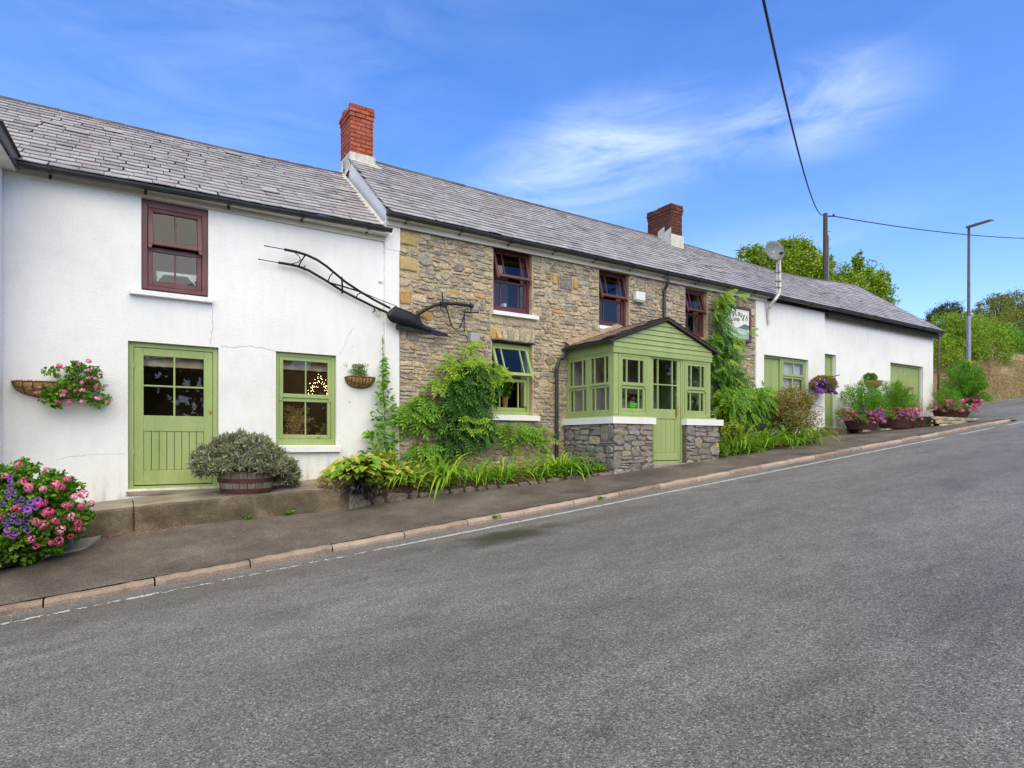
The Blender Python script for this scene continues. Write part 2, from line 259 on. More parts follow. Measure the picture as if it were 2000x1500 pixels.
def road_mat():
    m = bpy.data.materials.new('asphalt'); m.use_nodes = True; t = m.node_tree; t.nodes.clear()
    o = N(t, 'ShaderNodeOutputMaterial'); b = N(t, 'ShaderNodeBsdfPrincipled'); link(t, b.outputs[0], o.inputs[0])
    geo = N(t, 'ShaderNodeNewGeometry'); P = geo.outputs['Position']
    v = N(t, 'ShaderNodeTexVoronoi'); v.inputs['Scale'].default_value = 125; link(t, P, v.inputs['Vector'])
    sp = N(t, 'ShaderNodeSeparateXYZ'); link(t, v.outputs['Color'], sp.inputs[0])
    r = N(t, 'ShaderNodeValToRGB'); e = r.color_ramp.elements; e[0].color = (.06, .056, .052, 1); e[1].color = (.36, .35, .33, 1); e[1].position = 1
    for p, c in ((.22, (.12, .114, .104)), (.6, (.168, .159, .147)), (.88, (.22, .208, .192)), (.97, (.33, .315, .29))): x = e.new(p); x.color = (*c, 1)
    link(t, sp.outputs[0], r.inputs[0])
    def noisef(sc, a, b2, lo, hi, stretch=None, det=5):
        mpn = N(t, 'ShaderNodeMapping'); link(t, P, mpn.inputs[0])
        if stretch: mpn.inputs['Scale'].default_value = stretch
        n = N(t, 'ShaderNodeTexNoise'); n.inputs['Scale'].default_value = sc; n.inputs['Detail'].default_value = det; link(t, mpn.outputs[0], n.inputs['Vector'])
        q = N(t, 'ShaderNodeMapRange'); q.inputs['From Min'].default_value = a; q.inputs['From Max'].default_value = b2; q.inputs['To Min'].default_value = lo; q.inputs['To Max'].default_value = hi
        link(t, n.outputs['Fac'], q.inputs['Value']); return q.outputs[0], n.outputs['Fac']
    big, _ = noisef(.55, .3, .7, .80, 1.17, (.5, 1.4, 1)); mid, _ = noisef(5, .3, .7, .86, 1.14, (.6, 1.3, 1)); fin, fh = noisef(48, .3, .7, .84, 1.18)
    # torn dark seams where the surface has plucked
    seam, sh = noisef(1.3, .57, .70, 1, .74, (.6, 1.2, 1), 14)
    c = r.outputs[0]
    for q in (big, mid, fin, seam):
        s = N(t, 'ShaderNodeVectorMath', operation='SCALE'); link(t, c, s.inputs[0]); link(t, q, s.inputs['Scale']); c = s.outputs[0]
    # damp green-black stain on the road, running downhill from the patch
    def blob(cx, cy, rx, ry, pw):
        s = N(t, 'ShaderNodeVectorMath', operation='SUBTRACT'); link(t, P, s.inputs[0]); s.inputs[1].default_value = (cx, cy, 0)
        d = N(t, 'ShaderNodeVectorMath', operation='MULTIPLY'); link(t, s.outputs[0], d.inputs[0]); d.inputs[1].default_value = (1/rx, 1/ry, 0)
        l = N(t, 'ShaderNodeVectorMath', operation='LENGTH'); link(t, d.outputs[0], l.inputs[0])
        nn = N(t, 'ShaderNodeTexNoise'); nn.inputs['Scale'].default_value = 3; nn.inputs['Detail'].default_value = 6; link(t, P, nn.inputs['Vector'])
        ad = N(t, 'ShaderNodeMath', operation='MULTIPLY_ADD'); link(t, nn.outputs['Fac'], ad.inputs[0]); ad.inputs[1].default_value = .9; link(t, l.outputs['Value'], ad.inputs[2])
        q = N(t, 'ShaderNodeMapRange'); q.interpolation_type = 'SMOOTHSTEP'; q.inputs['From Min'].default_value = .7; q.inputs['From Max'].default_value = 1.5; q.inputs['To Min'].default_value = pw; q.inputs['To Max'].default_value = 0
        link(t, ad.outputs[0], q.inputs['Value']); return q.outputs[0]
    for (cx, cy, rx, ry, pw, col) in ((4.0, -3.72, .95, .46, .95, (.035, .038, .018)), (5.2, -3.75, 1.9, .42, .35, (.06, .055, .04)), (.2, -3.3, 9, .55, .28, (.075, .058, .045))):
        f = blob(cx, cy, rx, ry, pw); mx = N(t, 'ShaderNodeMixRGB'); link(t, f, mx.inputs[0]); link(t, c, mx.inputs[1]); mx.inputs[2].default_value = (*col, 1); c = mx.outputs[0]
    link(t, c, b.inputs['Base Color']); b.inputs['Roughness'].default_value = .68; b.inputs['Specular IOR Level'].default_value = .35
    v2 = N(t, 'ShaderNodeTexVoronoi'); v2.inputs['Scale'].default_value = 125; v2.feature = 'SMOOTH_F1'; link(t, P, v2.inputs['Vector'])
    h = N(t, 'ShaderNodeMath', operation='MULTIPLY_ADD'); link(t, fh, h.inputs[0]); h.inputs[1].default_value = -.6; link(t, v2.outputs['Distance'], h.inputs[2])
    bp = N(t, 'ShaderNodeBump'); bp.invert = True; bp.inputs['Strength'].default_value = .8; bp.inputs['Distance'].default_value = .006; link(t, h.outputs[0], bp.inputs['Height']); link(t, bp.outputs[0], b.inputs['Normal'])
    MATS['asphalt'] = m
road_mat()

# ------------------------------------------------------------------ mesh builder
ORG = {}
def org(o):
    while o is not None:
        if o.name in ORG: return ORG[o.name]
        o = o.parent
    return Vector((0, 0, 0))
class MB:
    def __init__(s): s.v = []; s.f = []; s.mi = []; s.a = []; s.cm = 0; s.ca = 0.
    def add(s, vs, fs):
        n = len(s.v); s.v.extend([Vector(p) for p in vs])
        for f in fs: s.f.append([i+n for i in f]); s.mi.append(s.cm); s.a.append(s.ca)
        return s
    def hexa(s, p):            # 8 points: bottom 4 then top 4
        return s.add(p, [(0, 3, 2, 1), (4, 5, 6, 7), (0, 1, 5, 4), (1, 2, 6, 5), (2, 3, 7, 6), (3, 0, 4, 7)])
    def box(s, x0, x1, y0, y1, z0, z1, M=None):
        p = [(x0, y0, z0), (x1, y0, z0), (x1, y1, z0), (x0, y1, z0), (x0, y0, z1), (x1, y0, z1), (x1, y1, z1), (x0, y1, z1)]
        if M: p = [M(*q) for q in p]
        return s.hexa(p)
    def bbox(s, x0, x1, y0, y1, z0, z1, b=.006, M=None):    # box with chamfered edges on the front (low y) face
        p = [(x0, y0+b, z0), (x1, y0+b, z0), (x1, y1, z0), (x0, y1, z0), (x0, y0+b, z1), (x1, y0+b, z1), (x1, y1, z1), (x0, y1, z1),
             (x0+b, y0, z0+b), (x1-b, y0, z0+b), (x1-b, y0, z1-b), (x0+b, y0, z1-b)]
        if M: p = [M(*q) for q in p]
        return s.add(p, [(0, 3, 2, 1), (4, 5, 6, 7), (1, 2, 6, 5), (2, 3, 7, 6), (3, 0, 4, 7), (8, 9, 10, 11), (0, 1, 9, 8), (1, 5, 10, 9), (5, 4, 11, 10), (4, 0, 8, 11)])
    def tube(s, pts, r, n=8, caps=True, flat=None):
        pts = [Vector(p) for p in pts]; rings = []
        rs = r if isinstance(r, (list, tuple)) else [r]*len(pts)
        pu = None
        for i, p in enumerate(pts):
            d = (pts[min(i+1, len(pts)-1)]-pts[max(i-1, 0)]).normalized()
            u = d.cross(Vector((0, 0, 1))) if pu is None else (pu - d*pu.dot(d))
            if u.length < 1e-4: u = d.cross(Vector((1, 0, 0)))
            u.normalize(); pu = u; v = d.cross(u)
            rings.append([p+(u*math.cos(2*PI*k/n)*(flat or 1)+v*math.sin(2*PI*k/n))*rs[i] for k in range(n)])
        vs = [q for R in rings for q in R]; fs = []
        for i in range(len(pts)-1):
            for k in range(n): fs.append((i*n+k, i*n+(k+1) % n, (i+1)*n+(k+1) % n, (i+1)*n+k))
        if caps: fs.append(tuple(range(n-1, -1, -1))); fs.append(tuple((len(pts)-1)*n+k for k in range(n)))
        return s.add(vs, fs)
    def lathe(s, prof, c, n=20, a0=0, a1=2*PI, sy=1):
        full = abs(a1-a0-2*PI) < 1e-6; m = n if full else n+1; vs = []
        for r, z in prof:
            for k in range(m):
                a = a0+(a1-a0)*k/n; vs.append((c[0]+r*math.cos(a), c[1]+sy*r*math.sin(a), c[2]+z))
        fs = []
        for i in range(len(prof)-1):
            for k in range(n):
                k2 = (k+1) % m
                fs.append((i*m+k, i*m+k2, (i+1)*m+k2, (i+1)*m+k))
        return s.add(vs, fs)
    def extr(s, poly, d):      # polygon (list of points) extruded by the vector d
        n = len(poly); d = Vector(d); vs = [Vector(p) for p in poly]+[Vector(p)+d for p in poly]
        return s.add(vs, [tuple(range(n-1, -1, -1)), tuple(range(n, 2*n))]+[(k, (k+1) % n, n+(k+1) % n, n+k) for k in range(n)])
    def map(s, fn, i0=0):
        for i in range(i0, len(s.v)): s.v[i] = Vector(fn(s.v[i]))
        return s
    def mesh(s, name, mats, off=Vector((0, 0, 0)), recalc=True, smooth=False):
        me = bpy.data.meshes.new(name); me.from_pydata([p-off for p in s.v], [], s.f)
        for m in (mats if isinstance(mats, (list, tuple)) else [mats]): me.materials.append(MATS[m])
        if any(s.mi): me.polygons.foreach_set('material_index', s.mi)
        if any(s.a):
            at = me.attributes.new('v', 'FLOAT', 'FACE'); at.data.foreach_set('value', s.a)
        if recalc:
            bm = bmesh.new(); bm.from_mesh(me); bmesh.ops.recalc_face_normals(bm, faces=bm.faces); bm.to_mesh(me); bm.free()
        if smooth: me.polygons.foreach_set('use_smooth', [True]*len(me.polygons))
        me.update(); return me
def tag(o, label=None, cat=None, group=None, kind=None):
    if label: o['label'] = label
    if cat: o['category'] = cat
    if group: o['group'] = group
    if kind: o['kind'] = kind
    return o
def thing(name, loc, label, cat, group=None):
    o = bpy.data.objects.new(name, None); COL.objects.link(o); o.location = loc; o.empty_display_size = .1
    ORG[o.name] = Vector(loc); return tag(o, label, cat, group)
def obj(name, mb, mats, parent=None, recalc=True, smooth=False, **k):
    off = org(parent) if parent else Vector((0, 0, 0))
    me = mb.mesh(name, mats, off, recalc, smooth); o = bpy.data.objects.new(name, me); COL.objects.link(o)
    if parent: o.parent = parent
    return tag(o, **k)
def inst(name, me, M, parent, **k):      # a piece that shares its mesh; M is its world matrix
    o = bpy.data.objects.new(name, me); COL.objects.link(o); o.parent = parent
    o.matrix_basis = Matrix.Translation(-org(parent)) @ M
    return tag(o, **k)
def single(name, mb, mats, label, cat, group=None, **k):     # a thing that is one mesh, its origin at its base
    c = sum(mb.v, Vector())/len(mb.v); c.z = min(p.z for p in mb.v)
    me = mb.mesh(name, mats, c, **k); o = bpy.data.objects.new(name, me); COL.objects.link(o); o.location = c
    return tag(o, label, cat, group)
# ================================================================== GROUND, ROAD, PAVEMENT
def grid(xs, rows, mats, name, parent=None, **k):       # rows(x) -> list of points
    mb = MB(); R = [rows(x) for x in xs]; n = len(R[0])
    vs = [p for r in R for p in r]; fs = [(i*n+j, (i+1)*n+j, (i+1)*n+j+1, i*n+j+1) for i in range(len(R)-1) for j in range(n-1)]
    mb.add(vs, fs); return obj(name, mb, mats, parent, recalc=False, **k)
def frange(a, b, s):
    n = max(1, int(round((b-a)/s))); return [a+(b-a)*i/n for i in range(n+1)]
YK = -2.69                                             # face of the kerb
grid(frange(-400, 400, 10), lambda x: [(x, y, zroad(x)-.45-(.0 if abs(y) < 60 else 2)) for y in (-400, -120, -60, -14, 10, 60, 120, 400)], 'field_grass', 'ground', kind='structure')
grid(frange(-40, 75, 5), lambda x: [(x, y, zroad(x)) for y in (-12.2, -8, -5, YK-.02)], 'asphalt', 'road', kind='structure')
grid(frange(23.2, 75, 4), lambda x: [(x, y, zroad(x)-.012+.004*(y+2.7)) for y in (YK+.0, 0, 6.5)], 'asphalt', 'lane', kind='structure')
grid(frange(-40, 75, 5), lambda x: [(x, y, zroad(x)+dz) for y, dz in ((-30, .6), (-18, .5), (-12.6, .12), (-12.2, .0), (-12.1, -.3))], 'field_grass', 'verge', kind='structure')
# inner edge of the pavement: x -> y, and x -> height above the eye datum
INY = [(-8, -1.0), (2.98, -1.0), (4.07, -1.15), (5.1, -1.2), (6.2, -1.2), (7.4, -1.42), (10.6, -1.42), (11.2, -1.3), (15.7, -.8), (16.6, 0.06), (24.6, 0.3)]
INZ = [(-8, -1.95), (-1.5, -1.28), (-.26, -1.157), (.65, -1.064), (2.98, -.976), (4.07, -.837), (5.1, -.782), (6.2, -.715), (7.4, -.60), (8.81, -.459), (9.66, -.39), (10.8, -.335), (11.1, -.31), (15.7, .02), (16.9, .20), (20, .36), (23, .51), (24.6, .62)]
def iny(x): return tab(x, INY)
def inz(x): return EYE+tab(x, INZ)
def kz(x): return zroad(x)+.070
def pave(x, y):
    t = max(0, min(1, (y-YK-.105)/(iny(x)-YK-.105))); return lerp(kz(x), inz(x), t)
def prow(x):
    y1 = iny(x)+.04; ys = [lerp(YK+.100, y1, i/6) for i in range(7)]
    r = [(x, y, pave(x, y)+(.005 if i == 0 else .003)+.012*noise.noise(Vector((x*.9, y*1.3, 0)))*(0 < i < 6)) for i, y in enumerate(ys)]
    return r+[(x, .4, r[-1][2]-.02)]
grid(frange(-8, 23.4, .25), prow, 'pavement', 'pavement', kind='structure')
# kerb
kerb = thing('kerb', (8, YK, kz(8)), None, None); kerb['kind'] = 'structure'
x = -6.05; i = 0
while x < 23.1:
    L = .915; mb = MB(); g = .008; a, b = x+g, min(x+L-g, 23.3); dz = random.uniform(-.006, .006); dy = random.uniform(-.006, .006)
    def M(u, v, q): return (u, YK+dy+v+(.9*((u-22)/1.3)**2*.35 if u > 22 else 0), zroad(u)+q+dz)
    prof = [(0, -.12), (0, .040), (.012, .061), (.030, .072), (.122, .074), (.122, -.12)]
    vs = []; ns = 10
    for s_ in range(ns):
        u = lerp(a, b, s_/(ns-1)); c = .006 if s_ in (0, ns-1) else random.uniform(-.009, .003)
        vs += [M(u, v+(c if 0 < j < 5 else 0)*(v < .1), q-(abs(c) if 0 < j < 5 else 0)) for j, (v, q) in enumerate(prof)]
    m = len(prof); fs = [(s_*m+j, s_*m+(j+1) % m, (s_+1)*m+(j+1) % m, (s_+1)*m+j) for s_ in range(ns-1) for j in range(m)]
    fs += [tuple(range(m)), tuple(range(ns*m-1, (ns-1)*m-1, -1))]
    obj('kerb_stone', mb.add(vs, fs), 'kerb_concrete', kerb); x += L; i += 1
# gutter grit along the kerb foot
mb = MB()
for k in range(900):
    u = random.uniform(-4, 22); v = YK-abs(random.gauss(0, .05))-.004; s_ = random.uniform(.003, .009); a = random.uniform(0, 6)
    p = Vector((u, v, zroad(u)+.002)); mb.ca = random.random()
    mb.add([p+Vector((math.cos(a)*s_, math.sin(a)*s_, 0)), p+Vector((math.cos(a+2.1)*s_, math.sin(a+2.1)*s_, 0)), p+Vector((math.cos(a+4.2)*s_, math.sin(a+4.2)*s_, 0)), p+Vector((0, 0, s_))], [(0, 1, 3), (1, 2, 3), (2, 0, 3)])
obj('road_grit', mb, 'rubble_stone', kind='stuff')
# worn edge line: ragged fragments of paint, whole further up the hill
mb = MB(); x = -1.0; YL = -3.08; cx_, cy_ = .018, .014
while x < 23.5:
    if x > 16 and (x % 3.0) > 2.1: x += cx_; continue
    thr = tab(x, [(-1, -.02), (.1, -.12), (.5, .02), (2.4, .04), (2.8, -.20), (3.4, -.34), (8, -.34), (12, -.40), (24, -.42)])+.16*noise.noise(Vector((x*2.3, 0, 9)))
    for k in range(6):
        y = YL+(k-3)*cy_; e = abs(k-2.5)/3
        n_ = .55*noise.noise(Vector((x*9, y*14, 0)))+.45*noise.noise(Vector((x*31, y*40, 3)))
        if n_ < thr+.30*e*e: continue
        j = lambda: random.uniform(-.0045, .0045)
        c = [(x+j(), y+j()), (x+cx_+j(), y+j()), (x+cx_+j(), y+cy_+j()), (x+j(), y+cy_+j())]
        mb.add([(a, b, zroad(a)+.004) for a, b in c], [(0, 1, 2, 3)])
    x += cx_
obj('edge_line', mb, 'road_paint', kind='structure', recalc=False)

# ---- raised doorstep slab in two lengths, and the concrete apron at the left
def slab_top(x): return EYE+tab(x, [(-3, -.985), (-.3, -.80), (.72, -.715), (2.6, -.575), (3.2, -.54)])
def front_top(x): return EYE+tab(x, [(-3, -1.02), (-.26, -.831), (.65, -.765), (2.87, -.651), (3.2, -.64)])
step = thing('raised_step', (1, -.5, .5), 'long weathered concrete step in front of the green cottage door', 'step')
def slab(a, b, ya, yb, rnd):
    mb = MB(); xs = frange(a, b, .12); vs = []; m = 6
    for u in xs:
        e = .02*noise.noise(Vector((u*3, 0, 4)))+.008*noise.noise(Vector((u*11, 0, 1))); f = front_top(u)+e; yy = lerp(ya, yb, (u-a)/(b-a))+.03*noise.noise(Vector((u*2.3, 5, 0)))
        endr = rnd*max(0, 1-(b-u)/.22)**2
        vs += [(u, .2, slab_top(u)), (u, -.45, lerp(slab_top(u), f, .4)+.01*noise.noise(Vector((u*4, 2, 2)))), (u, yy+.03+endr, f), (u, yy+endr, f-.03), (u, yy-.015+endr*.6, f-.16), (u, yy-.02+endr*.2, inz(u)-.12)]
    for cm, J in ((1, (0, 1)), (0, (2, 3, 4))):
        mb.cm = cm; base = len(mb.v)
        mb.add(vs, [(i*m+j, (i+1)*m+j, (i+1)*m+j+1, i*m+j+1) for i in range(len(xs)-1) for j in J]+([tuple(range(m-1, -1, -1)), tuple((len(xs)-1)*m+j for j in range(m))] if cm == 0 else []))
    return mb
xa = W(262, 1000, -1.0).x; xb = W(684, 960, -1.0).x
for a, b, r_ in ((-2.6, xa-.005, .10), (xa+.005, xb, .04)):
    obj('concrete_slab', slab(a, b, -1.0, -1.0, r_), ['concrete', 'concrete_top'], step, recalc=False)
mb = MB(); xs = frange(-2.4, -.12, .15)
for i in range(len(xs)-1):
    a, b = xs[i], xs[i+1]
    def ye(u): return -1.42-.16*noise.noise(Vector((u*1.1, 3, 3)))-.42*max(0, min(1, (-.4-u)/2))+.5*max(0, (u+.35)/.25)**2
    P = lambda u, y, d: (u, y, pave(u, y)+d)
    mb.add([P(a, -.98, .03), P(b, -.98, .03), P(b, ye(b), .028), P(a, ye(a), .028), P(a, ye(a)-.015, -.02), P(b, ye(b)-.015, -.02)], [(0, 1, 2, 3), (3, 2, 5, 4)])
tag(obj('concrete_apron', mb, 'concrete_top'), kind='structure')

# ================================================================== BUILDING HELPERS
def facade(x0, x1, zb, zt, ops, y0, y1, name, mats, parent, **k):
    """wall skin with real reveals; ops = (xa, xb, za, zb); zt, zb are functions of x"""
    mb = MB(); xs = sorted(set([x0, x1]+[o[0] for o in ops]+[o[1] for o in ops]+[q for q in frange(x0, x1, .8)]))
    q = []
    for v in xs:
        if not q or v-q[-1] > 1e-4: q.append(v)
    xs = q
    for a, b in zip(xs, xs[1:]):
        m_ = (a+b)/2; here = sorted([o for o in ops if o[0] <= m_ <= o[1]], key=lambda o: o[2])
        za, zb_ = zb(a), zb(b); segs = []; cur = (za, zb_)
        for o in here: segs.append((cur, (o[2], o[2]))); cur = (o[3], o[3])
        segs.append((cur, (zt(a), zt(b))))
        for (l0, l1), (h0, h1) in segs:
            if h0-l0 < 1e-3: continue
            mb.add([(a, y0, l0), (b, y0, l1), (b, y0, h1), (a, y0, h0)], [(0, 1, 2, 3)])
            mb.add([(a, y1, l0), (b, y1, l1), (b, y1, h1), (a, y1, h0)], [(3, 2, 1, 0)])
        for o in here:
            for z, up in ((o[2], 1), (o[3], 0)):
                mb.add([(a, y0, z), (b, y0, z), (b, y1, z), (a, y1, z)], [(0, 1, 2, 3) if up else (3, 2, 1, 0)])
    for o in ops:
        for xx, rt in ((o[0], 1), (o[1], 0)):
            mb.add([(xx, y0, o[2]), (xx, y1, o[2]), (xx, y1, o[3]), (xx, y0, o[3])], [(0, 1, 2, 3) if rt else (3, 2, 1, 0)])
    mb.add([(x0, y0, zb(x0)), (x0, y1, zb(x0)), (x0, y1, zt(x0)), (x0, y0, zt(x0))], [(3, 2, 1, 0)])
    mb.add([(x1, y0, zb(x1)), (x1, y1, zb(x1)), (x1, y1, zt(x1)), (x1, y0, zt(x1))], [(0, 1, 2, 3)])
    return obj(name, mb, mats, parent, recalc=False, **k)

def bars(mb, u0, u1, v0, v1, w0, w1, wd, M, b=.004, wide_bottom=None, wide_top=None):
    """four mitre-less members of a frame, in (u, v) plane with depth w (w grows outwards)"""
    wb = wide_bottom or wd; wt = wide_top or wd
    f = lambda a, b_, c, d: mb.bbox(a, b_, -w1, -w0, c, d, b, lambda x, y, z: M(x, z, -y))
    f(u0, u0+wd, v0, v1); f(u1-wd, u1, v0, v1); f(u0+wd, u1-wd, v0, v0+wb); f(u0+wd, u1-wd, v1-wt, v1)
def window(parent, M, u0, u1, v0, v1, paint, lights, open_top=0., split=.5, frame=.05, sash=.048, bar=.02, wide_bottom=.055, sunk=0., horn=.045, pname='window', plabel=None, wide_top=None, sashlabel=None):
    """a window of a fixed lower sash and a top-hung upper sash. M(u, v, w) -> world. lights: widths of the panes across."""
    mb = MB(); bars(mb, u0, u1, v0, v1, -.10, .0, frame, M, wide_bottom=wide_bottom, wide_top=wide_top)
    fr = obj(pname, mb, paint, parent)
    if plabel: fr['label'] = plabel
    a, b, c, d = u0+frame+.003, u1-frame-.003, v0+wide_bottom+.003, v1-(wide_top or frame)-.003
    mid = lerp(c, d, split)
    def leaf(va, vb, w0, w1, MM, upper):
        sb = MB(); bot = sash*1.15; bars(sb, a, b, va, vb, w0, w1, sash, MM, wide_bottom=bot)
        ia, ib, ic, id_ = a+sash, b-sash, va+bot, vb-sash
        cut = [0]; tot = sum(lights)
        for l in lights: cut.append(cut[-1]+l/tot)
        us = [lerp(ia, ib, t) for t in cut]
        for u in us[1:-1]:
            sb.bbox(u-bar/2, u+bar/2, -(w1-.004), -(w0+.006), ic, id_, .004, lambda x, y, z: MM(x, z, -y))
        if upper and horn:                                # sash horns
            for (h0, h1) in ((a, a+sash*.8), (b-sash*.8, b)):
                sb.extr([MM(h0, va, w1-.002), MM(h1, va, w1-.002), MM(h1-.006 if h0 == a else h1, va-horn*.6, w1-.002), MM((h0+h1)/2, va-horn, w1-.002), MM(h0+(.006 if h0 != a else 0), va-horn*.6, w1-.002)], Vector(MM(0, 0, w0+.004))-Vector(MM(0, 0, w1-.002)))
        so = obj('sash', sb, paint, fr)
        if sashlabel and upper: so['label'] = sashlabel
        for i in range(len(us)-1):
            l = us[i]+(bar/2 if i else 0); r = us[i+1]-(bar/2 if i < len(us)-2 else 0); wm = (w0+w1)/2
            g = MB().box(l-.003, r+.003, -wm-.002, -wm+.002, ic-.003, id_+.003, lambda x, y, z: MM(x, z, -y))
            obj('pane', g, 'window_glass', fr)
        return us, ic, id_
    leaf(c, mid, -.062, -.022, M, False)
    MM = M
    if open_top:
        cc, ss = math.cos(open_top), math.sin(open_top); w00 = -.015
        def MM(u, v, w_): dv, dw = v-d, w_-w00; return M(u, d+dv*cc+dw*ss, w00+dw*cc-dv*ss)
    leaf(mid+.004, d, -.045, -.003, MM, True)
    return fr
def FM(y): return lambda u, v, w_: (u, y-w_, v)          # front-facing plane
def SM(x): return lambda u, v, w_: (x-w_, -u, v)         # plane facing -x; u = -y (grows towards the road)

def sill(parent, x0, x1, z, y, d=.09, h=.075, name='sill', mat='white_paint', lab=None):
    mb = MB(); mb.add([(x0, y-d, z-h), (x1, y-d, z-h), (x1, y+.1, z-h), (x0, y+.1, z-h), (x0, y-d, z-.012), (x1, y-d, z-.012), (x1, y+.1, z+.015), (x0, y+.1, z+.015)],
        [(0, 3, 2, 1), (4, 5, 6, 7), (0, 1, 5, 4), (1, 2, 6, 5), (2, 3, 7, 6), (3, 0, 4, 7)])
    return obj(name, mb, mat, parent)

def slate_mesh(k):
    mb = MB(); L, wd, th = .285, .267, .012; r = random.Random(k); j = lambda s: r.uniform(-s, s)
    z0 = .022
    lo = [(-wd/2+j(.004), j(.008), z0), (-wd*.2, j(.006), z0+j(.002)), (wd*.2, j(.006), z0+j(.002)), (wd/2+j(.004), j(.008), z0)]
    if k % 4 == 3: lo[3] = (wd/2-.02, .004, z0); lo[0] = (-wd/2, .012, z0)
    hi = [(-wd/2, L, .001), (-wd*.2, L, .001), (wd*.2, L, .001), (wd/2, L, .001)]
    vs = lo+hi+[(x, y, z+th) for x, y, z in lo]+[(x, y, z+th*.5) for x, y, z in hi]
    fs = [(8, 9, 13, 12), (9, 10, 14, 13), (10, 11, 15, 14), (0, 1, 9, 8), (1, 2, 10, 9), (2, 3, 11, 10), (0, 8, 12, 4), (3, 7, 15, 11)]
    mb.add(vs, fs); return mb
SLM = [slate_mesh(k) for k in range(6)]; SLMESH = [m.mesh('slate_%s' % 'abcdef'[i], 'slate', recalc=True) for i, m in enumerate(SLM)]
def slate_roof(house, x0, x1, eave, ridge, y0, y1, edgefix=None, cap=300, wid=.275, expo=.203, verge=None):
    """eave(x), ridge(x): heights. Individually laid slates; the nearest `cap` are objects, the rest one part."""
    mb = MB()
    xs = frange(x0, x1, .5)
    P = lambda x, t: Vector((x, lerp(y0, y1, t), lerp(eave(x), ridge(x), t)))
    ex = edgefix or (lambda t: (x0, x1))
    for a, b in zip(xs, xs[1:]):
        for t0, t1 in ((0, .5), (.5, 1)):
            q = []
            for xx, tt in ((a, t0), (b, t0), (b, t1), (a, t1)):
                e0, e1 = ex(tt); q.append(P(e0 if xx <= x0+1e-6 else (e1 if xx >= x1-1e-6 else xx), tt))
            mb.add(q, [(0, 1, 2, 3)])
        qa = ex(1)[0] if a <= x0+1e-6 else a; mb.add([P(qa, 1), P(b, 1), (b, 2*y1-y0, eave(b)), (qa, 2*y1-y0, eave(a))], [(0, 1, 2, 3)])
    roof = obj('roof', mb, 'slate_bed', house, recalc=False)
    sl = math.hypot(y1-y0, ridge((x0+x1)/2)-eave((x0+x1)/2)); n = int(sl/expo); items = []
    for r in range(n+1):
        t = (r*expo-.03)/sl; off = wid/2 if r % 2 else 0; X0, X1 = ex(max(0, min(1, t+.03))); x = x0-off+.01+random.uniform(-.03, .03)
        while x < X1:
            ws = 1.0*random.choice((1, 1, 1, .82, 1.12)) if random.random() < .35 else 1
            c = x+wid*ws/2
            lo_, hi_ = max(x, X0), min(x+wid*ws, X1)
            if hi_-lo_ > .05 and (r+1)*expo < sl+.12:
                cc = (lo_+hi_)/2; a = P(cc, t); up = (P(cc, min(1.0, t+.05))-P(cc, t)).normalized(); rt = (P(cc+.1, t)-P(cc-.1, t)).normalized(); nn = rt.cross(up).normalized(); rt = up.cross(nn)
                tilt = random.gauss(0, .005); lift = random.uniform(0, .003)+(random.random() < .02)*.010
                M = Matrix(((rt.x, up.x, nn.x, a.x+nn.x*lift), (rt.y, up.y, nn.y, a.y+nn.y*lift), (rt.z, up.z, nn.z, a.z+nn.z*lift), (0, 0, 0, 1))) @ Matrix.Rotation(tilt, 4, 'Z') @ Matrix.Rotation(random.gauss(0, .006), 4, 'Y') @ Matrix.Diagonal(((hi_-lo_)/wid, 1, 1, 1))
                items.append(((a-CAMP).length, M))
            x += wid*ws
    items.sort(key=lambda q: q[0])
    for d, M in items[:cap]: inst('slate', random.choice(SLMESH), M, roof)
    rest = MB()
    for d, M in items[cap:]:
        s = random.choice(SLM); rest.ca = random.random(); rest.add([M @ v for v in s.v], s.f)
    if rest.v: obj('slates', rest, 'slate', roof, kind='stuff')
    return roof
def ridge_tiles(roof, x0, x1, ridge, y, L=.46, mat='ridge_tile', lift=0.02):
    x = x0
    while x < x1-.1:
        b = min(x+L-.012, x1); mb = MB(); za, zb_ = ridge(x)+lift, ridge(b)+lift+random.uniform(0, .01); prof = [(-.13, -.080), (-.05, -.004), (-.02, .014), (.02, .014), (.05, -.004), (.13, -.080)]
        vs = [(xx, y+p, z+q+o) for xx, z in ((x, za), (b, zb_)) for o in (0, -.018) for p, q in prof]; m = 6
        fs = [(j, j+1, 2*m+j+1, 2*m+j) for j in range(5)]+[(j+1, j, m+j, m+j+1) for j in range(5)]+[(2*m+j, 2*m+j+1, 3*m+j+1, 3*m+j) for j in range(5)]+[(0, 2*m, 3*m, m), (5, 11, 23, 17)]
        obj('ridge_tile', mb.add(vs, fs), mat, roof); x += L
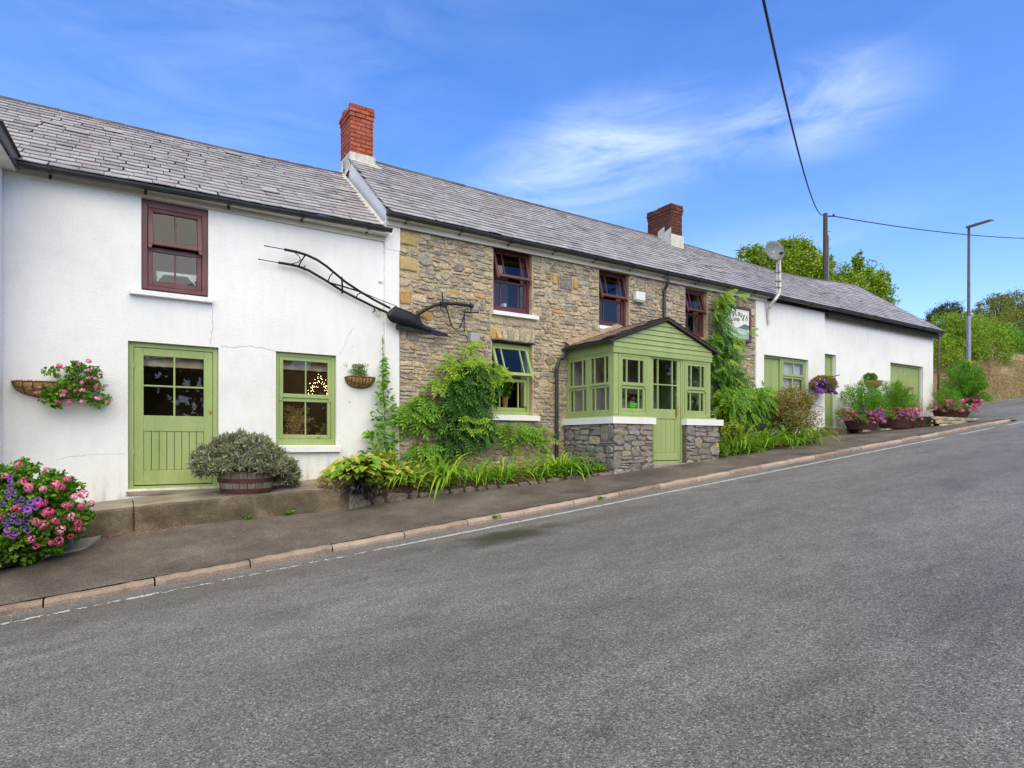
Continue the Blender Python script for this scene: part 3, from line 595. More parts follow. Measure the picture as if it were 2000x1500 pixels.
def gutter(house, x0, x1, z, y, brk=1.05, mat='gutter_plastic', r=.062, name='gutter'):
    mb = MB(); n = 8; prof = [(math.cos(PI+PI*k/n)*r, math.sin(PI+PI*k/n)*r) for k in range(n+1)]; prof2 = [(a*.9, b*.9) for a, b in reversed(prof)]; P = prof+prof2; m = len(P)
    xs = frange(x0, x1, 1.0); vs = [(xx, y+a, z(xx)+b+.03) for xx in xs for a, b in P]
    fs = [(i*m+j, i*m+(j+1) % m, (i+1)*m+(j+1) % m, (i+1)*m+j) for i in range(len(xs)-1) for j in range(m)]+[tuple(range(m)), tuple(range(len(vs)-1, len(vs)-m-1, -1))]
    mb.add(vs, fs)
    for e in (x0, x1-.012):                       # stop ends
        mb.extr([(e, y+a, z(e)+b+.03) for a, b in prof], (.012, 0, 0))
    g = obj(name, mb, mat, house)
    x = x0+.35
    while x < x1:
        b = MB(); pr = [(math.cos(PI+PI*k/6)*(r+.008), math.sin(PI+PI*k/6)*(r+.008)) for k in range(7)]+[(r+.03, .03), (r+.03, -.09)]
        for (a0, b0), (a1, b1) in zip(pr, pr[1:]):
            b.extr([(x, y+a0, z(x)+b0+.03), (x, y+a1, z(x)+b1+.03), (x, y+a1*1.12, z(x)+b1*1.12+.03), (x, y+a0*1.12, z(x)+b0*1.12+.03)], (.035, 0, 0))
        obj('bracket', b, mat, g); x += brk
    return g
def crack(house, pts, y, wd=.0022):
    p = [W(a, b, y) for a, b in pts]; q = [p[0]]
    for a, b in zip(p, p[1:]):
        n = max(2, int((b-a).length/.05))
        for i in range(1, n+1): q.append(a.lerp(b, i/n)+Vector((random.uniform(-.012, .012), 0, random.uniform(-.012, .012))))
    mb = MB()
    for a, b in zip(q, q[1:]):
        d = (b-a).normalized(); s = Vector((-d.z, 0, d.x))*wd*random.uniform(.5, 1.3); o = Vector((0, -.003, 0))
        mb.add([a-s+o, b-s+o, b+s+o, a+s+o], [(0, 1, 2, 3)])
    obj('crack', mb, 'crack_line', house, recalc=False)

# ================================================================== WHITE COTTAGE (left)
XL, XG = -1.17, W(750, 600).x            # left end, joint with the inn
cot = thing('cottage', (1.3, 2.8, .4), 'white rendered cottage with slate roof, green door and one maroon window', 'cottage')
def rx(px, py, y=0): return W(px, py, y).x
W1 = (rx(276, 480), rx(407, 480), W(340, 573).z, W(340, 396).z)
D1 = (rx(250, 800), rx(427, 800), W(340, 953).z, W(340, 672).z)
W2 = (rx(539, 780), rx(657, 780), W(597, 872).z, W(597, 690).z)
wt = lambda x: EYE+3.50
facade(XL, XG, lambda x: slab_top(x)-.5, wt, [W1, D1, W2], 0, .34, 'wall', 'white_render', cot)
mb = MB(); mb.box(XL, XG, 5.4, 5.6, -.5, 5); mb.box(XL-.1, XL, 0, 5.6, -.5, 5); obj('back_wall', mb, 'white_render', cot)
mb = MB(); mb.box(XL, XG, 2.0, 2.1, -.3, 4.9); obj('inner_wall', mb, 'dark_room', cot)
mb = MB(); mb.box(XL, XG, .35, 5.4, EYE+3.36, EYE+3.4); mb.box(XL, XG, .35, 2.0, .6, .7); mb.box(XL, XG, .35, 5.4, 2.85, 3.05); obj('inner_floor', mb, 'room_floor', cot)
eL = lambda x: EYE+lerp(3.50, 3.60, (x+1.2)/5.0)+.01*noise.noise(Vector((x*.8, 0, 0)))
rL = lambda x: EYE+tab(x, [(-1.2, 5.55), (1.9, 5.57), (4.05, 5.63)])+.012*noise.noise(Vector((x*1.2, 7, 0)))
fixL = lambda t: (XL-.9, 3.76+.26*t)
roofL = slate_roof(cot, XL-.9, 3.76, eL, rL, -.24, 2.8, edgefix=fixL)
ridge_tiles(roofL, XL-.95, 4.02, rL, 2.8)
mb = MB(); mb.box(XL, XG+.02, -.035, -.001, EYE+3.42, EYE+3.56); mb.box(XL, XG+.02, -.20, -.036, EYE+3.50, EYE+3.52); obj('fascia', mb, 'fascia_paint', cot)
gutter(cot, XL+.12, XG+.05, lambda x: eL(x)-.045, -.215)
# mortar fillet against the inn gable
mb = MB()
for i in range(12):
    a, b = i/12, (i+1)/12
    def Q(t, s): return Vector((3.79+.26*t-s, lerp(-.24, 2.8, t), EYE+lerp(3.60, 5.63, t)+.02+(.03 if s < .03 else .012)))
    j = random.uniform(.05, .09); mb.add([Q(a, j), Q(b, j*random.uniform(.8, 1.2)), Q(b, 0), Q(a, 0)], [(0, 1, 2, 3)])
obj('mortar_fillet', mb, 'lead_flashing', cot)
win1 = window(cot, FM(.055), W1[0]+.004, W1[1]-.004, W1[2]+.03, W1[3]-.004, 'maroon_paint', (1, 1), open_top=math.radians(9), split=.50, frame=.075, sash=.062, wide_top=.10, horn=.06)
win2 = window(cot, FM(.06), W2[0]+.004, W2[1]-.004, W2[2]+.004, W2[3]-.004, 'sage_paint', (1, 1), split=.50, frame=.06, sash=.055, wide_bottom=.115, horn=.06)
a = W(253, 563); b = W(415, 584); sill(cot, a.x, b.x, (a.z+b.z)/2-.0, 0, h=.075)
a = W(530, 880); b = W(664, 872); sill(cot, W2[0]-.05, b.x, W2[2]+.012, 0, d=.07, h=.10)
# panelled door, built plank by plank
def plank_door(parent, M, u0, u1, v0, v1, glass, cols, rows, planks, pv0, pv1, stile=.10, name='door', frame_=.075, lab=None, pu=None):
    mb = MB(); bars(mb, u0, u1, v0-.01, v1, -.11, -.012, frame_, M, wide_bottom=.045)
    fr = obj('door_frame', mb, 'sage_paint', parent)
    a, b, c, d = u0+frame_+.004, u1-frame_-.004, v0+.05, v1-frame_-.004
    L = MB(); g0, g1 = glass
    lf = lambda x0, x1, z0, z1, o=-.026: L.bbox(x0, x1, -o, .07, z0, z1, .004, lambda x, y, z: M(x, z, -y))
    lf(a, a+stile, c, d); lf(b-stile, b, c, d); lf(a+stile, b-stile, g1, d); lf(a+stile, b-stile, pv1, g0); lf(a+stile, b-stile, c, pv0)
    us = [lerp(a+stile, b-stile, t) for t in cols]; vs = [lerp(g0, g1, t) for t in rows]
    for u in us[1:-1]: lf(u-.012, u+.012, g0, g1, -.030)
    for v in vs[1:-1]:
        for i in range(len(us)-1): lf(us[i]+(.012 if i else 0), us[i+1]-(.012 if i < len(us)-2 else 0), v-.012, v+.012, -.030)
    dr = obj(name, L, 'sage_paint', parent)
    if lab: dr['label'] = lab
    p0, p1 = pu or (a+stile, b-stile)
    if pu:
        for m0, m1 in ((a+stile+.002, pu[0]-.002), (pu[1]+.002, b-stile-.002)): obj('muntin', MB().bbox(m0, m1, .027, .066, pv0+.002, pv1-.002, .004, lambda x, y, z: M(x, z, -y)), 'sage_paint', dr)
    for i in range(planks):
        x0, x1 = lerp(p0, p1, i/planks)+.003, lerp(p0, p1, (i+1)/planks)-.003
        obj('plank', MB().bbox(x0, x1, .034+random.uniform(0, .0015), .062, pv0+.002, pv1-.002, .005, lambda x, y, z: M(x, z, -y)), 'sage_paint', dr)
    for i in range(len(us)-1):
        for j in range(len(vs)-1):
            obj('pane', MB().box(us[i], us[i+1], .044, .049, vs[j], vs[j+1], lambda x, y, z: M(x, z, -y)), 'window_glass', dr)
    return dr
def zz(py, px=340, y=0): return W(px, py, y).z
door1 = plank_door(cot, FM(.05), D1[0]+.003, D1[1]-.003, D1[2], D1[3]-.003, (zz(812), zz(697)), (0, .5, 1), (0, .5, 1), 8, zz(918), zz(842.5), stile=.115, frame_=.065)
p = W(411.5, 805, .04); mb = MB(); mb.box(p.x-.018, p.x+.018, .070, .079, p.z-.032, p.z+.032); obj('lock_plate', mb, 'brass', door1)
mb = MB(); mb.box(p.x-.005, p.x+.005, .064, .071, p.z-.012, p.z+.012); obj('keyhole', mb, 'card_black', door1)
for z in (zz(715), zz(880)): obj('hinge', MB().tube([(D1[0]+.072, .068, z-.05), (D1[0]+.072, .068, z+.05)], .009), 'sage_paint', door1)
sill(cot, D1[0]-.02, D1[1]+.02, D1[2]-.02, .02, d=.05, h=.06, name='threshold', mat='concrete_top')
crack(cot, [(412, 590), (417, 625), (411, 672)], 0); crack(cot, [(430, 676), (455, 678), (480, 676), (510, 679), (537, 686)], 0)
crack(cot, [(662, 692), (672, 675), (680, 655), (690, 640)], 0); crack(cot, [(110, 898), (150, 890), (190, 888), (245, 885)], 0, .0014); crack(cot, [(661, 872), (664, 858), (672, 850)], 0, .0014)
crack(cot, [(749, 470), (751, 540), (750, 640), (748, 740), (750, 800)], 0, .003)
# joint strip between the two fronts: a raised quoin band on the inn side
# ================================================================== NEIGHBOURING WING (far left edge)
nb = thing('wing', (-1.6, -.8, 3), 'corner of a neighbouring white wing with dark eaves at the left edge', 'house')
mb = MB(); mb.box(-4, XL-.0, -.5, -.02, -.4, EYE+3.42); obj('wall', mb, 'white_render', nb)
mb = MB(); zf = lambda y: EYE+3.60+.15*y; y0_, y1_ = -1.72, .0
mb.hexa([(-1.02, y0_, zf(y0_)-.13), (-.995, y0_, zf(y0_)-.13), (-.995, y1_, zf(y1_)-.13), (-1.02, y1_, zf(y1_)-.13), (-1.02, y0_, zf(y0_)), (-.995, y0_, zf(y0_)), (-.995, y1_, zf(y1_)), (-1.02, y1_, zf(y1_))]); obj('gutter', mb, 'gutter_plastic', nb)
mb = MB(); mb.hexa([(-1.4, y0_, zf(y0_)-.16), (-1.03, y0_, zf(y0_)-.16), (-1.03, y1_, zf(y1_)-.16), (-1.4, y1_, zf(y1_)-.16), (-1.4, y0_, zf(y0_)-.14), (-1.03, y0_, zf(y0_)-.14), (-1.03, y1_, zf(y1_)-.14), (-1.4, y1_, zf(y1_)-.14)]); obj('soffit', mb, 'fascia_paint', nb)
mb = MB(); mb.add([(-.97, y0_, zf(y0_)+.02), (-.97, y1_, zf(y1_)+.02), (-1.35, y1_, zf(y1_)+.09), (-1.35, y0_, zf(y0_)+.09), (-.97, y0_, zf(y0_)-.0), (-.97, y1_, zf(y1_)-.0), (-1.35, y1_, zf(y1_)+.06), (-1.35, y0_, zf(y0_)+.06)], [(0, 1, 2, 3), (7, 6, 5, 4), (0, 4, 5, 1), (1, 5, 6, 2), (0, 3, 7, 4)]); obj('roof', mb, 'ridge_tile', nb)

# ================================================================== STONE INN (middle)
XS = W(779, 600).x; XI = W(1490, 640).x; XQ = W(1474, 640).x
inn = thing('inn', (9, 2.8, 1), 'rubble stone inn with slate roof, maroon upper windows and two brick chimneys', 'inn')
def rect(a, b, px, top, bot, y=0): return (rx(a, (top+bot)/2, y), rx(b, (top+bot)/2, y), W(px, bot, y).z, W(px, top, y).z)
S1 = rect(963.5, 1039, 1001, 486, 612); S2 = rect(1170, 1228.5, 1199, 529, 640); S3 = rect(1338.5, 1380.5, 1359, 565, 658); S4 = rect(961, 1040, 1000, 668, 812)
MAXT = EYE+3.70
zb_inn = lambda x: inz(min(x, 7))-.2 if x < 7.5 else inz(x)-.4
wall_inn = facade(XS, XQ, zb_inn, lambda x: EYE+3.82, [S1, S2, S3, S4], .0, .42, 'wall', 'lime_mortar', inn)
mb = MB(); mb.bbox(XG, XS, -.045, .0, .2, EYE+3.78, .015); obj('quoin_strip', mb, 'white_render', inn)
mb = MB(); mb.bbox(XQ, XI, -.045, .0, 1.0, EYE+3.80, .015); obj('quoin_strip', mb, 'white_render', inn)
# gable wall that stands proud of the cottage roof
mb = MB(); gx = lambda y: XG+.26*(y+.2)/3.0
top = lambda y: EYE+3.86+.725*(y+.25)-.008
P = [(-.20, 2.), (2.8, 2.), (5.6, 2.), (5.6, 2.), ]
ys = frange(-.05, 2.8, .4); A = [(gx(y), y, EYE+3.3) for y in ys]; Bp = [(gx(y), y, top(y)) for y in ys]; n = len(ys)
mb.add(A+Bp+[(x+.26, y, z) for x, y, z in A]+[(x+.26, y, z) for x, y, z in Bp], [(i, i+1, n+i+1, n+i) for i in range(n-1)]+[(3*n+i, 3*n+i+1, 2*n+i+1, 2*n+i) for i in range(n-1)]+[(n+i, n+i+1, 3*n+i+1, 3*n+i) for i in range(n-1)]+[(0, n, 3*n, 2*n), (n-1, 2*n-1, 4*n-1, 3*n-1)])
mb.box(3.95, 4.2, 2.8, 5.6, 0, EYE+3.6); mb.add([(4.05, 2.8, EYE+3.6), (4.05, 5.6, EYE+3.6), (4.05, 2.8, top(2.8)-.1), (4.2, 2.8, EYE+3.6), (4.2, 5.6, EYE+3.6), (4.2, 2.8, top(2.8)-.1)], [(0, 1, 2), (5, 4, 3), (1, 4, 5, 2)])
obj('gable_wall', mb, 'white_render', inn)
mb = MB(); mb.box(XS-.3, XI, 5.5, 5.7, -.3, EYE+3.9); obj('back_wall', mb, 'white_render', inn)
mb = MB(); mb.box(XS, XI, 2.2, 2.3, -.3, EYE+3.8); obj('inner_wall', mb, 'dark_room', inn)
mb = MB(); mb.box(XS, XI, .43, 5.4, EYE+3.66, EYE+3.70); mb.box(XS, XI, .43, 5.4, EYE+1.22, EYE+1.42); mb.box(XS, XI, .43, 5.4, .6, .7); obj('inner_floor', mb, 'room_floor', inn)
eI = lambda x: EYE+3.865+.012*noise.noise(Vector((x*.7, 0, 3)))
rI = lambda x: EYE+tab(x, [(3.8, 6.07), (8, 6.03), (13, 6.02), (15.5, 5.97), (17.5, 5.91), (19.3, 5.88), (21, 5.92), (22.6, 6.04), (23.9, 6.10)])+.01*noise.noise(Vector((x*.9, 2, 3)))
fixI = lambda t: (XG-.03+.26*t, XI)
roofI = slate_roof(inn, XG-.0, XI, eI, rI, -.25, 2.8, edgefix=fixI)
ridge_tiles(roofI, 4.62, XI, rI, 2.8)
zFI = EYE+3.70
mb = MB(); mb.box(XG+.02, XI+.05, -.085, -.047, zFI, EYE+3.83); mb.box(XG+.02, XI+.05, -.21, -.086, EYE+3.79, EYE+3.81); obj('fascia', mb, 'fascia_paint', inn)
gutter(inn, XG-.03, XI+.12, lambda x: eI(x)-.045, -.225)
# --- rubble
def rubble(face, u0, u1, v0, v1, ops, h=.072, wmin=.10, wmax=.34, seed=1, top=None, bot=None, big=.16):
    """irregular stones in (u, v); returns list of outlines (points), never crossing an opening"""
    R = random.Random(seed); n = int((v1-v0)/h); h = (v1-v0)/n; blocked = [[] for _ in range(n+4)]; out = []
    hs = [v0+h*i+R.uniform(-.018, .018) for i in range(n+1)]
    def free(k):
        z0, z1 = hs[k]+.012, hs[k+1]-.012; seg = [(u0, u1)]
        bl = [(o[0], o[1]) for o in ops if o[2] < z1 and o[3] > z0]+blocked[k]
        for a, b in bl:
            q = []
            for s, e in seg:
                if b <= s or a >= e: q.append((s, e)); continue
                if a > s: q.append((s, a))
                if b < e: q.append((b, e))
            seg = q
        return seg
    for k in range(n):
        for s, e in free(k):
            x = s
            while x < e-.03:
                wd = R.uniform(wmin, wmax); 
                if e-x-wd < wmin*.8: wd = e-x
                if wd > wmax*1.3: wd = wd/2
                hh = 1
                if wd < wmax*.85 and R.random() < big and k+1 < n:
                    hh = 2 if R.random() < .75 or k+2 >= n else 3
                    for kk in range(k+1, min(n, k+hh)):
                        if not any(a <= x+.004 and b >= x+wd-.004 for a, b in free(kk)): hh = kk-k; break
                for kk in range(k+1, k+hh): blocked[kk].append((x, x+wd))
                z0, z1 = hs[k], hs[k+hh]; m_ = (x+wd/2)
                if hh == 1 and R.random() < .22 and wd > .16 and h > .09:           # two thin slivers
                    zm = lerp(z0, z1, R.uniform(.4, .6)); out.append((x, x+wd, z0, zm)); out.append((x, x+wd, zm, z1))
                else: out.append((x, x+wd, z0, z1))
                x += wd
    wav = lambda u: .022*noise.noise(Vector((u*1.1, seed, 0)))+.012*noise.noise(Vector((u*3.1, seed, 5)))
    res = []
    for a, b, c, d in out:
        mid = (a+b)/2
        if top and d > top(mid): continue
        if bot and d < bot(mid): continue
        g = R.uniform(.003, .011); a += g; b -= g; c += g*.8; d -= g*.8
        if d-c < .02: continue
        rr = min(b-a, d-c)*R.uniform(.22, .62); j = lambda s: R.uniform(-s, s); jj = min(.016, (d-c)*.20)
        nu = 3 if b-a > .22 else 2
        pts = [(a+rr*R.uniform(.3, 1.6), c)]
        for q in range(1, nu): pts.append((lerp(a, b, q/nu)+j(.02), c+j(jj)))
        pts += [(b-rr*R.uniform(.3, 1.6), c), (b, c+rr*R.uniform(.3, 1)), (b+j(.004), d-rr*R.uniform(.4, 1)), (b-rr*R.uniform(.3, 1.3), d)]
        for q in range(1, nu): pts.append((lerp(b, a, q/nu)+j(.02), d+j(jj)))
        pts += [(a+rr*R.uniform(.3, 1.3), d), (a, d-rr*R.uniform(.4, 1)), (a+j(.004), c+rr*R.uniform(.4, 1))]
        sl = R.gauss(-.02, .05); pts = [(u, v+(u-mid)*sl+wav(u)) for u, v in pts]
        res.append(pts)
    return res
def stone_mb(pts, M, R, proud=None, ca=0.):
    mb = MB(); mb.ca = ca; n = len(pts); cu = sum(p[0] for p in pts)/n; cv = sum(p[1] for p in pts)/n; pr = proud or R.uniform(.008, .030)
    tu, tv = R.gauss(0, .05), R.gauss(0, .10)
    def ring(s, w_): return [M(cu+(u-cu)*s, cv+(v-cv)*s, w_*(1)+((u-cu)*tu+(v-cv)*tv if w_ > 0 else 0)+(R.uniform(-.004, .004) if w_ > 0 else 0)) for u, v in pts]
    r0, r1, r2 = ring(1.0, -.03), ring(.985, pr*.55), ring(.80, pr)
    c = M(cu+R.uniform(-.01, .01), cv, pr*R.uniform(.9, 1.25))
    mb.add(r0+r1+r2+[c], [(i, (i+1) % n, n+(i+1) % n, n+i) for i in range(n)]+[(n+i, n+(i+1) % n, 2*n+(i+1) % n, 2*n+i) for i in range(n)]+[(2*n+i, 2*n+(i+1) % n, 3*n) for i in range(n)])
    return mb
def lay(parent, outlines, M, mat, cap, seed, special=None):
    R = random.Random(seed); L = []
    for p in outlines:
        c = Vector(M(sum(q[0] for q in p)/len(p), sum(q[1] for q in p)/len(p), 0)); us = [q[0] for q in p]; vs = [q[1] for q in p]
        L.append(((max(us)-min(us))*(max(vs)-min(vs))/(c-CAMP).length**2, p, c))
    L.sort(key=lambda q: -q[0]); rest = MB()
    for i, (s, p, c) in enumerate(L):
        m = stone_mb(p, M, R, ca=0 if i < cap else R.random())
        mt = special(c) if special else mat
        if i < cap: obj('stone', m, mt or mat, parent, recalc=True)
        else: rest.ca = R.random(); rest.add(m.v, m.f)
    if rest.v: obj('stones', rest, mat, parent, kind='stuff')
pad = lambda o, a=.012: (o[0]-a, o[1]+a, o[2]-a, o[3]+a)
vous = (S4[0]-.03, S4[1]+.05, S4[3], S4[3]+.30)
QX = [(XS, XS+.36, W(800, 481).z, W(800, 455).z), (XS, XS+.36, W(800, 531).z, W(800, 503).z), (XS, XS+.24, W(795, 596).z, W(795, 566).z), (rx(1092, 560), rx(1117, 560), W(1105, 567).z, W(1105, 537).z), (rx(1078, 550), rx(1089, 550), W(1083, 557).z, W(1083, 533).z), (rx(1119, 560), rx(1128, 560), W(1123, 566).z, W(1123, 542).z)]
sills = [(S[0]-.07, S[1]+.16, S[2]-.11, S[2]+.02) for S in (S1, S2, S4)]
# a small pale blocked light between the first two upper windows keeps its own stones
ol = rubble(None, XS+.004, XQ-.004, EYE-1.0, EYE+3.80, [pad(S1), pad(S2), pad(S3), pad(S4), vous]+QX+sills, seed=5, bot=lambda u: inz(min(u, 7))+.05-EYE*0, top=None)
ol = [p for p in ol if not (7.95 < sum(q[0] for q in p)/len(p) < 10.4 and sum(q[1] for q in p)/len(p) < EYE+1.6)]
rr_ = random.Random(3)
lay(wall_inn, ol, FM(0), 'rubble_stone', 286, 6, special=lambda c: 'ochre_stone' if rr_.random() < .035 else None)
for i, o in enumerate(QX):
    a, b, c, d = o; g = .012; pts = [(a+g+.02, c+g), ((a+b)/2, c+g+.006), (b-g-.01, c+g), (b-g, (c+d)/2), (b-g-.02, d-g), (a+g+.03, d-g-.005), (a+g, d-g-.03), (a+g, c+g+.03)]
    obj('stone', stone_mb(pts, FM(0), rr_, .03), 'grey_stone' if i == 3 else 'ochre_stone', wall_inn)
nv = 8; x0, x1 = vous[0]+.0, vous[1]
for i in range(nv):                                       # rough stone arch over the lower window
    a, b = lerp(x0, x1, i/nv)+.008, lerp(x0, x1, (i+1)/nv)-.008; l = (i-nv/2+.5)/nv*.13; d = vous[2]+.27+random.uniform(-.05, .03)
    pts = [(a, vous[2]+.012), (b, vous[2]+.012), (b+l*.5, (vous[2]+d)/2), (b+l, d-.02), (b+l-.02, d), (a+l+.02, d+random.uniform(-.02, .02)), (a+l, d-.03), (a+l*.5, (vous[2]+d)/2)]
    obj('voussoir', stone_mb(pts, FM(0), rr_, .03), 'ochre_stone' if i in (0, 1) else 'rubble_stone', wall_inn)
obj('lintel', MB().box(S4[0]-.02, S4[1]+.06, -.012, .10, S4[3]-.01, S4[3]+.012), 'slate_bed', inn)
K3 = (.5, 1.55, .5)
for S, ang, sp in ((S1, 17, .50), (S2, 14, .50), (S3, 16, .5)):
    window(inn, FM(.10), S[0]+.004, S[1]-.004, S[2]+.012, S[3]-.004, 'maroon_paint', K3, open_top=math.radians(ang), split=sp, frame=.05, sash=.05, bar=.022, wide_bottom=.07, horn=.05)
window(inn, FM(.10), S4[0]+.004, S4[1]-.004, S4[2]+.012, S4[3]-.03, 'sage_paint', K3, open_top=math.radians(22), split=.50, frame=.05, sash=.055, bar=.026, wide_bottom=.085, horn=.05)
for S, ext in ((S1, .12), (S2, .02)): sill(inn, S[0]-.04, S[1]+ext, S[2]+.012, 0, d=.075, h=.085)
sill(inn, S4[0]-.04, S4[1]+.12, S4[2]+.008, 0, d=.10, h=.10)

# --- chimneys, brick by brick
def chimney(house, x0, x1, y0, y1, zb, zt, mat, courses, base, cap_out=.03, lab=None):
    core = MB(); core.box(x0+.012, x1-.012, y0+.012, y1-.012, zb-.6, zt-.02); core.box(x0+.05, x1-.05, y0+.05, y1-.05, zt-.02, zt+.01)
    ch = obj('chimney', core, 'brick_mortar', house)
    if lab: ch['label'] = lab
    h = (zt-base)/courses; g = .013
    for c in range(courses):
        z0, z1 = base+c*h+g/2, base+(c+1)*h-g/2; o = 0
        if c == courses-2: o = cap_out
        if c == courses-1: o = cap_out*.6
        if c == courses-3: o = cap_out*.5
        def run(a, b, fix, axis, off):
            L = .225; x = a-(L/2 if (c % 2) == off else 0)
            while x < b-.02:
                s, e = max(x, a), min(x+L, b)
                if e-s > .03 and not (c == courses-1 and random.random() < .25):
                    j = random.uniform(-.003, .003)
                    if axis == 'x': q = (s+g/2, e-g/2, fix-o+j, fix+.08, z0, z1); M = None
                    else: q = (s+g/2, e-g/2, -0+j-o, .08, z0, z1); M = lambda X, Y, Z: (fix+Y, X, Z)
                    obj('brick', MB().bbox(*q, b=.004, M=M), mat, ch)
                x += L
        run(x0-o+.0, x1+o, y0, 'x', 0); run(y0-o+.085, y1+o, x0, 'y', 1)
        q = MB(); q.box(x1-.06+o, x1+o, y0-o+.085, y1+o, z0, z1); q.box(x0-o+.085, x1+o-.065, y1+o-.06, y1+o, z0, z1); obj('brick_course', q, mat, ch)
    return ch
ch1 = chimney(inn, 4.10, 4.60, 2.49, 3.15, EYE+5.6, EYE+7.03, 'red_brick', 17, EYE+5.55, lab='bright red brick chimney with white rendered foot')
mb = MB(); mb.add([(4.08, 2.46, EYE+5.60), (4.63, 2.46, EYE+5.60), (4.63, 3.1, EYE+5.9), (4.08, 3.1, EYE+5.9), (4.08, 2.46, EYE+6.01), (4.63, 2.46, EYE+6.01), (4.63, 3.1, EYE+6.02), (4.08, 3.1, EYE+6.02)], [(0, 1, 5, 4), (1, 2, 6, 5), (4, 5, 6, 7), (0, 4, 7, 3)])
mb.add([(4.06, 2.33, EYE+5.74), (4.72, 2.30, EYE+5.73), (4.64, 2.455, EYE+5.86), (4.08, 2.455, EYE+5.86)], [(0, 1, 2, 3)])
obj('flashing', mb, 'lead_flashing', ch1)
mb = MB(); mb.add([(4.075, 2.44, EYE+5.7), (4.075, 3.16, EYE+5.4), (4.095, 2.44, EYE+6.02), (4.095, 2.75, EYE+5.85)], [(0, 1, 3, 2)]); obj('render_foot', mb, 'white_render', ch1)
ch2 = chimney(inn, 13.27, 13.74, 2.2, 3.12, EYE+5.4, EYE+6.81, 'sooty_brick', 17, EYE+5.3, cap_out=.025, lab='soot blackened brick chimney with stepped lead flashing')
mb = MB(); mb.add([(13.24, 2.17, EYE+5.45), (13.76, 2.17, EYE+5.45), (13.76, 2.17, EYE+5.93), (13.24, 2.17, EYE+5.93), (13.24, 2.9, EYE+5.9)], [(0, 1, 2, 3)])
mb.add([(13.24, 2.17, EYE+5.45), (13.24, 2.17, EYE+6.12), (13.24, 2.42, EYE+6.02), (13.24, 2.42, EYE+6.2), (13.24, 2.68, EYE+6.12), (13.24, 2.68, EYE+5.85)], [(0, 1, 2, 5), (2, 3, 4, 5)])
obj('flashing', mb, 'lead_flashing', ch2, recalc=False)
# rainwater pipe of the inn
a = W(1305, 552, -.16); b = W(1297.5, 567, -.06); c = W(1297.5, 632, -.06)
dp = obj('downpipe', MB().tube([a+Vector((0, 0, .1)), a, b, c], .034, 10), 'gutter_plastic', inn)
for t in (.02, .5): obj('pipe_clip', MB().tube([b.lerp(c, t), b.lerp(c, t)-Vector((0, 0, .05))], .042, 10), 'gutter_plastic', dp)

# ================================================================== WHITE OUTBUILDING (right)
XE = 24.15; XP = W(1611, 640).x
outb = thing('outbuilding', (19, 2.5, 1.8), 'low white rendered outbuilding running uphill from the inn, green doors', 'outbuilding')
OA = (XI+.005, rx(1579, 720), EYE+.3, W(1538, 698).z)
Yb = .08
zo = lambda x: inz(x)-.3
OB = (rx(1611, 760, Yb)+.0, rx(1633, 760, Yb), W(1622, 835.5, Yb).z, W(1622, 692, Yb).z)
OG = rect(1739, 1803, 1771, 712, 838, Yb)
facade(XI, XP, zo, lambda x: EYE+3.84, [OA], 0, .35, 'wall', 'white_render', outb)
mb = MB(); mb.box(XP-.02, XP, .001, Yb+.3, .8, EYE+3.78); 
facade(XP, XE-.02, zo, lambda x: EYE+3.76, [OB, OG], Yb, Yb+.35, 'wall', 'white_render', outb)
mb = MB(); mb.box(XI, XE-.02, 5.2, 5.4, .3, EYE+3.8); mb.box(XE-.35, XE-.025, Yb+.01, 5.2, .3, EYE+3.7)
mb.extr([(XE-.35, Yb+.01, EYE+3.7), (XE-.35, 5.2, EYE+3.7), (XE-.35, 2.8, EYE+5.9)], (.325, 0, 0)); obj('end_wall', mb, 'white_render', outb)
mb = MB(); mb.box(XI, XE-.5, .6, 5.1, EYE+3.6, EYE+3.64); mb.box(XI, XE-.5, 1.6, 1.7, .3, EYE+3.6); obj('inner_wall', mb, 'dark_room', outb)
roofO = slate_roof(outb, XI, XE, eI, rI, -.25, 2.8)
ridge_tiles(roofO, XI, XE, rI, 2.8, mat='ridge_tile')
gutter(outb, XI+.15, XE+.03, lambda x: eI(x)-.045, -.225, brk=1.3)
mb = MB(); mb.box(XI+.05, XP, -.045, -.001, EYE+3.76, EYE+3.84); mb.box(XP, XE, -.10, -.04, EYE+3.63, EYE+3.83); mb.box(XP, XE, -.04, Yb, EYE+3.72, EYE+3.74); obj('fascia', mb, 'slate_bed', outb)
# boarded door beside a small window
mb = MB(); z0, z1 = OA[2], OA[3]; xd = rx(1522, 720, .1)
bars(mb, OA[0]+.004, xd+.06, z0, z1-.004, -.10, 0, .055, FM(.08)); obj('door_frame', mb, 'sage_paint', outb)
for i in range(7):
    a, b = lerp(OA[0]+.06, xd+.003, i/7), lerp(OA[0]+.06, xd+.003, (i+1)/7); obj('plank', MB().bbox(a+.002, b-.002, .125, .16, z0, z1-.06, .004), 'sage_paint', outb)
wz0 = W(1553, 771, 0).z
window(outb, FM(.08), xd+.065, OA[1]-.004, wz0, z1-.004, 'sage_paint', (1, 1), frame=.06, sash=.055, wide_bottom=.07, bar=.05, horn=.04)
obj('infill_wall', MB().box(xd+.062, OA[1]-.002, .05, .3, z0-.3, wz0-.003), 'white_render', outb)
obj('net_curtain', MB().box(xd+.1, OA[1]-.05, .20, .21, wz0+.05, z1-.06), 'net_curtain', outb)
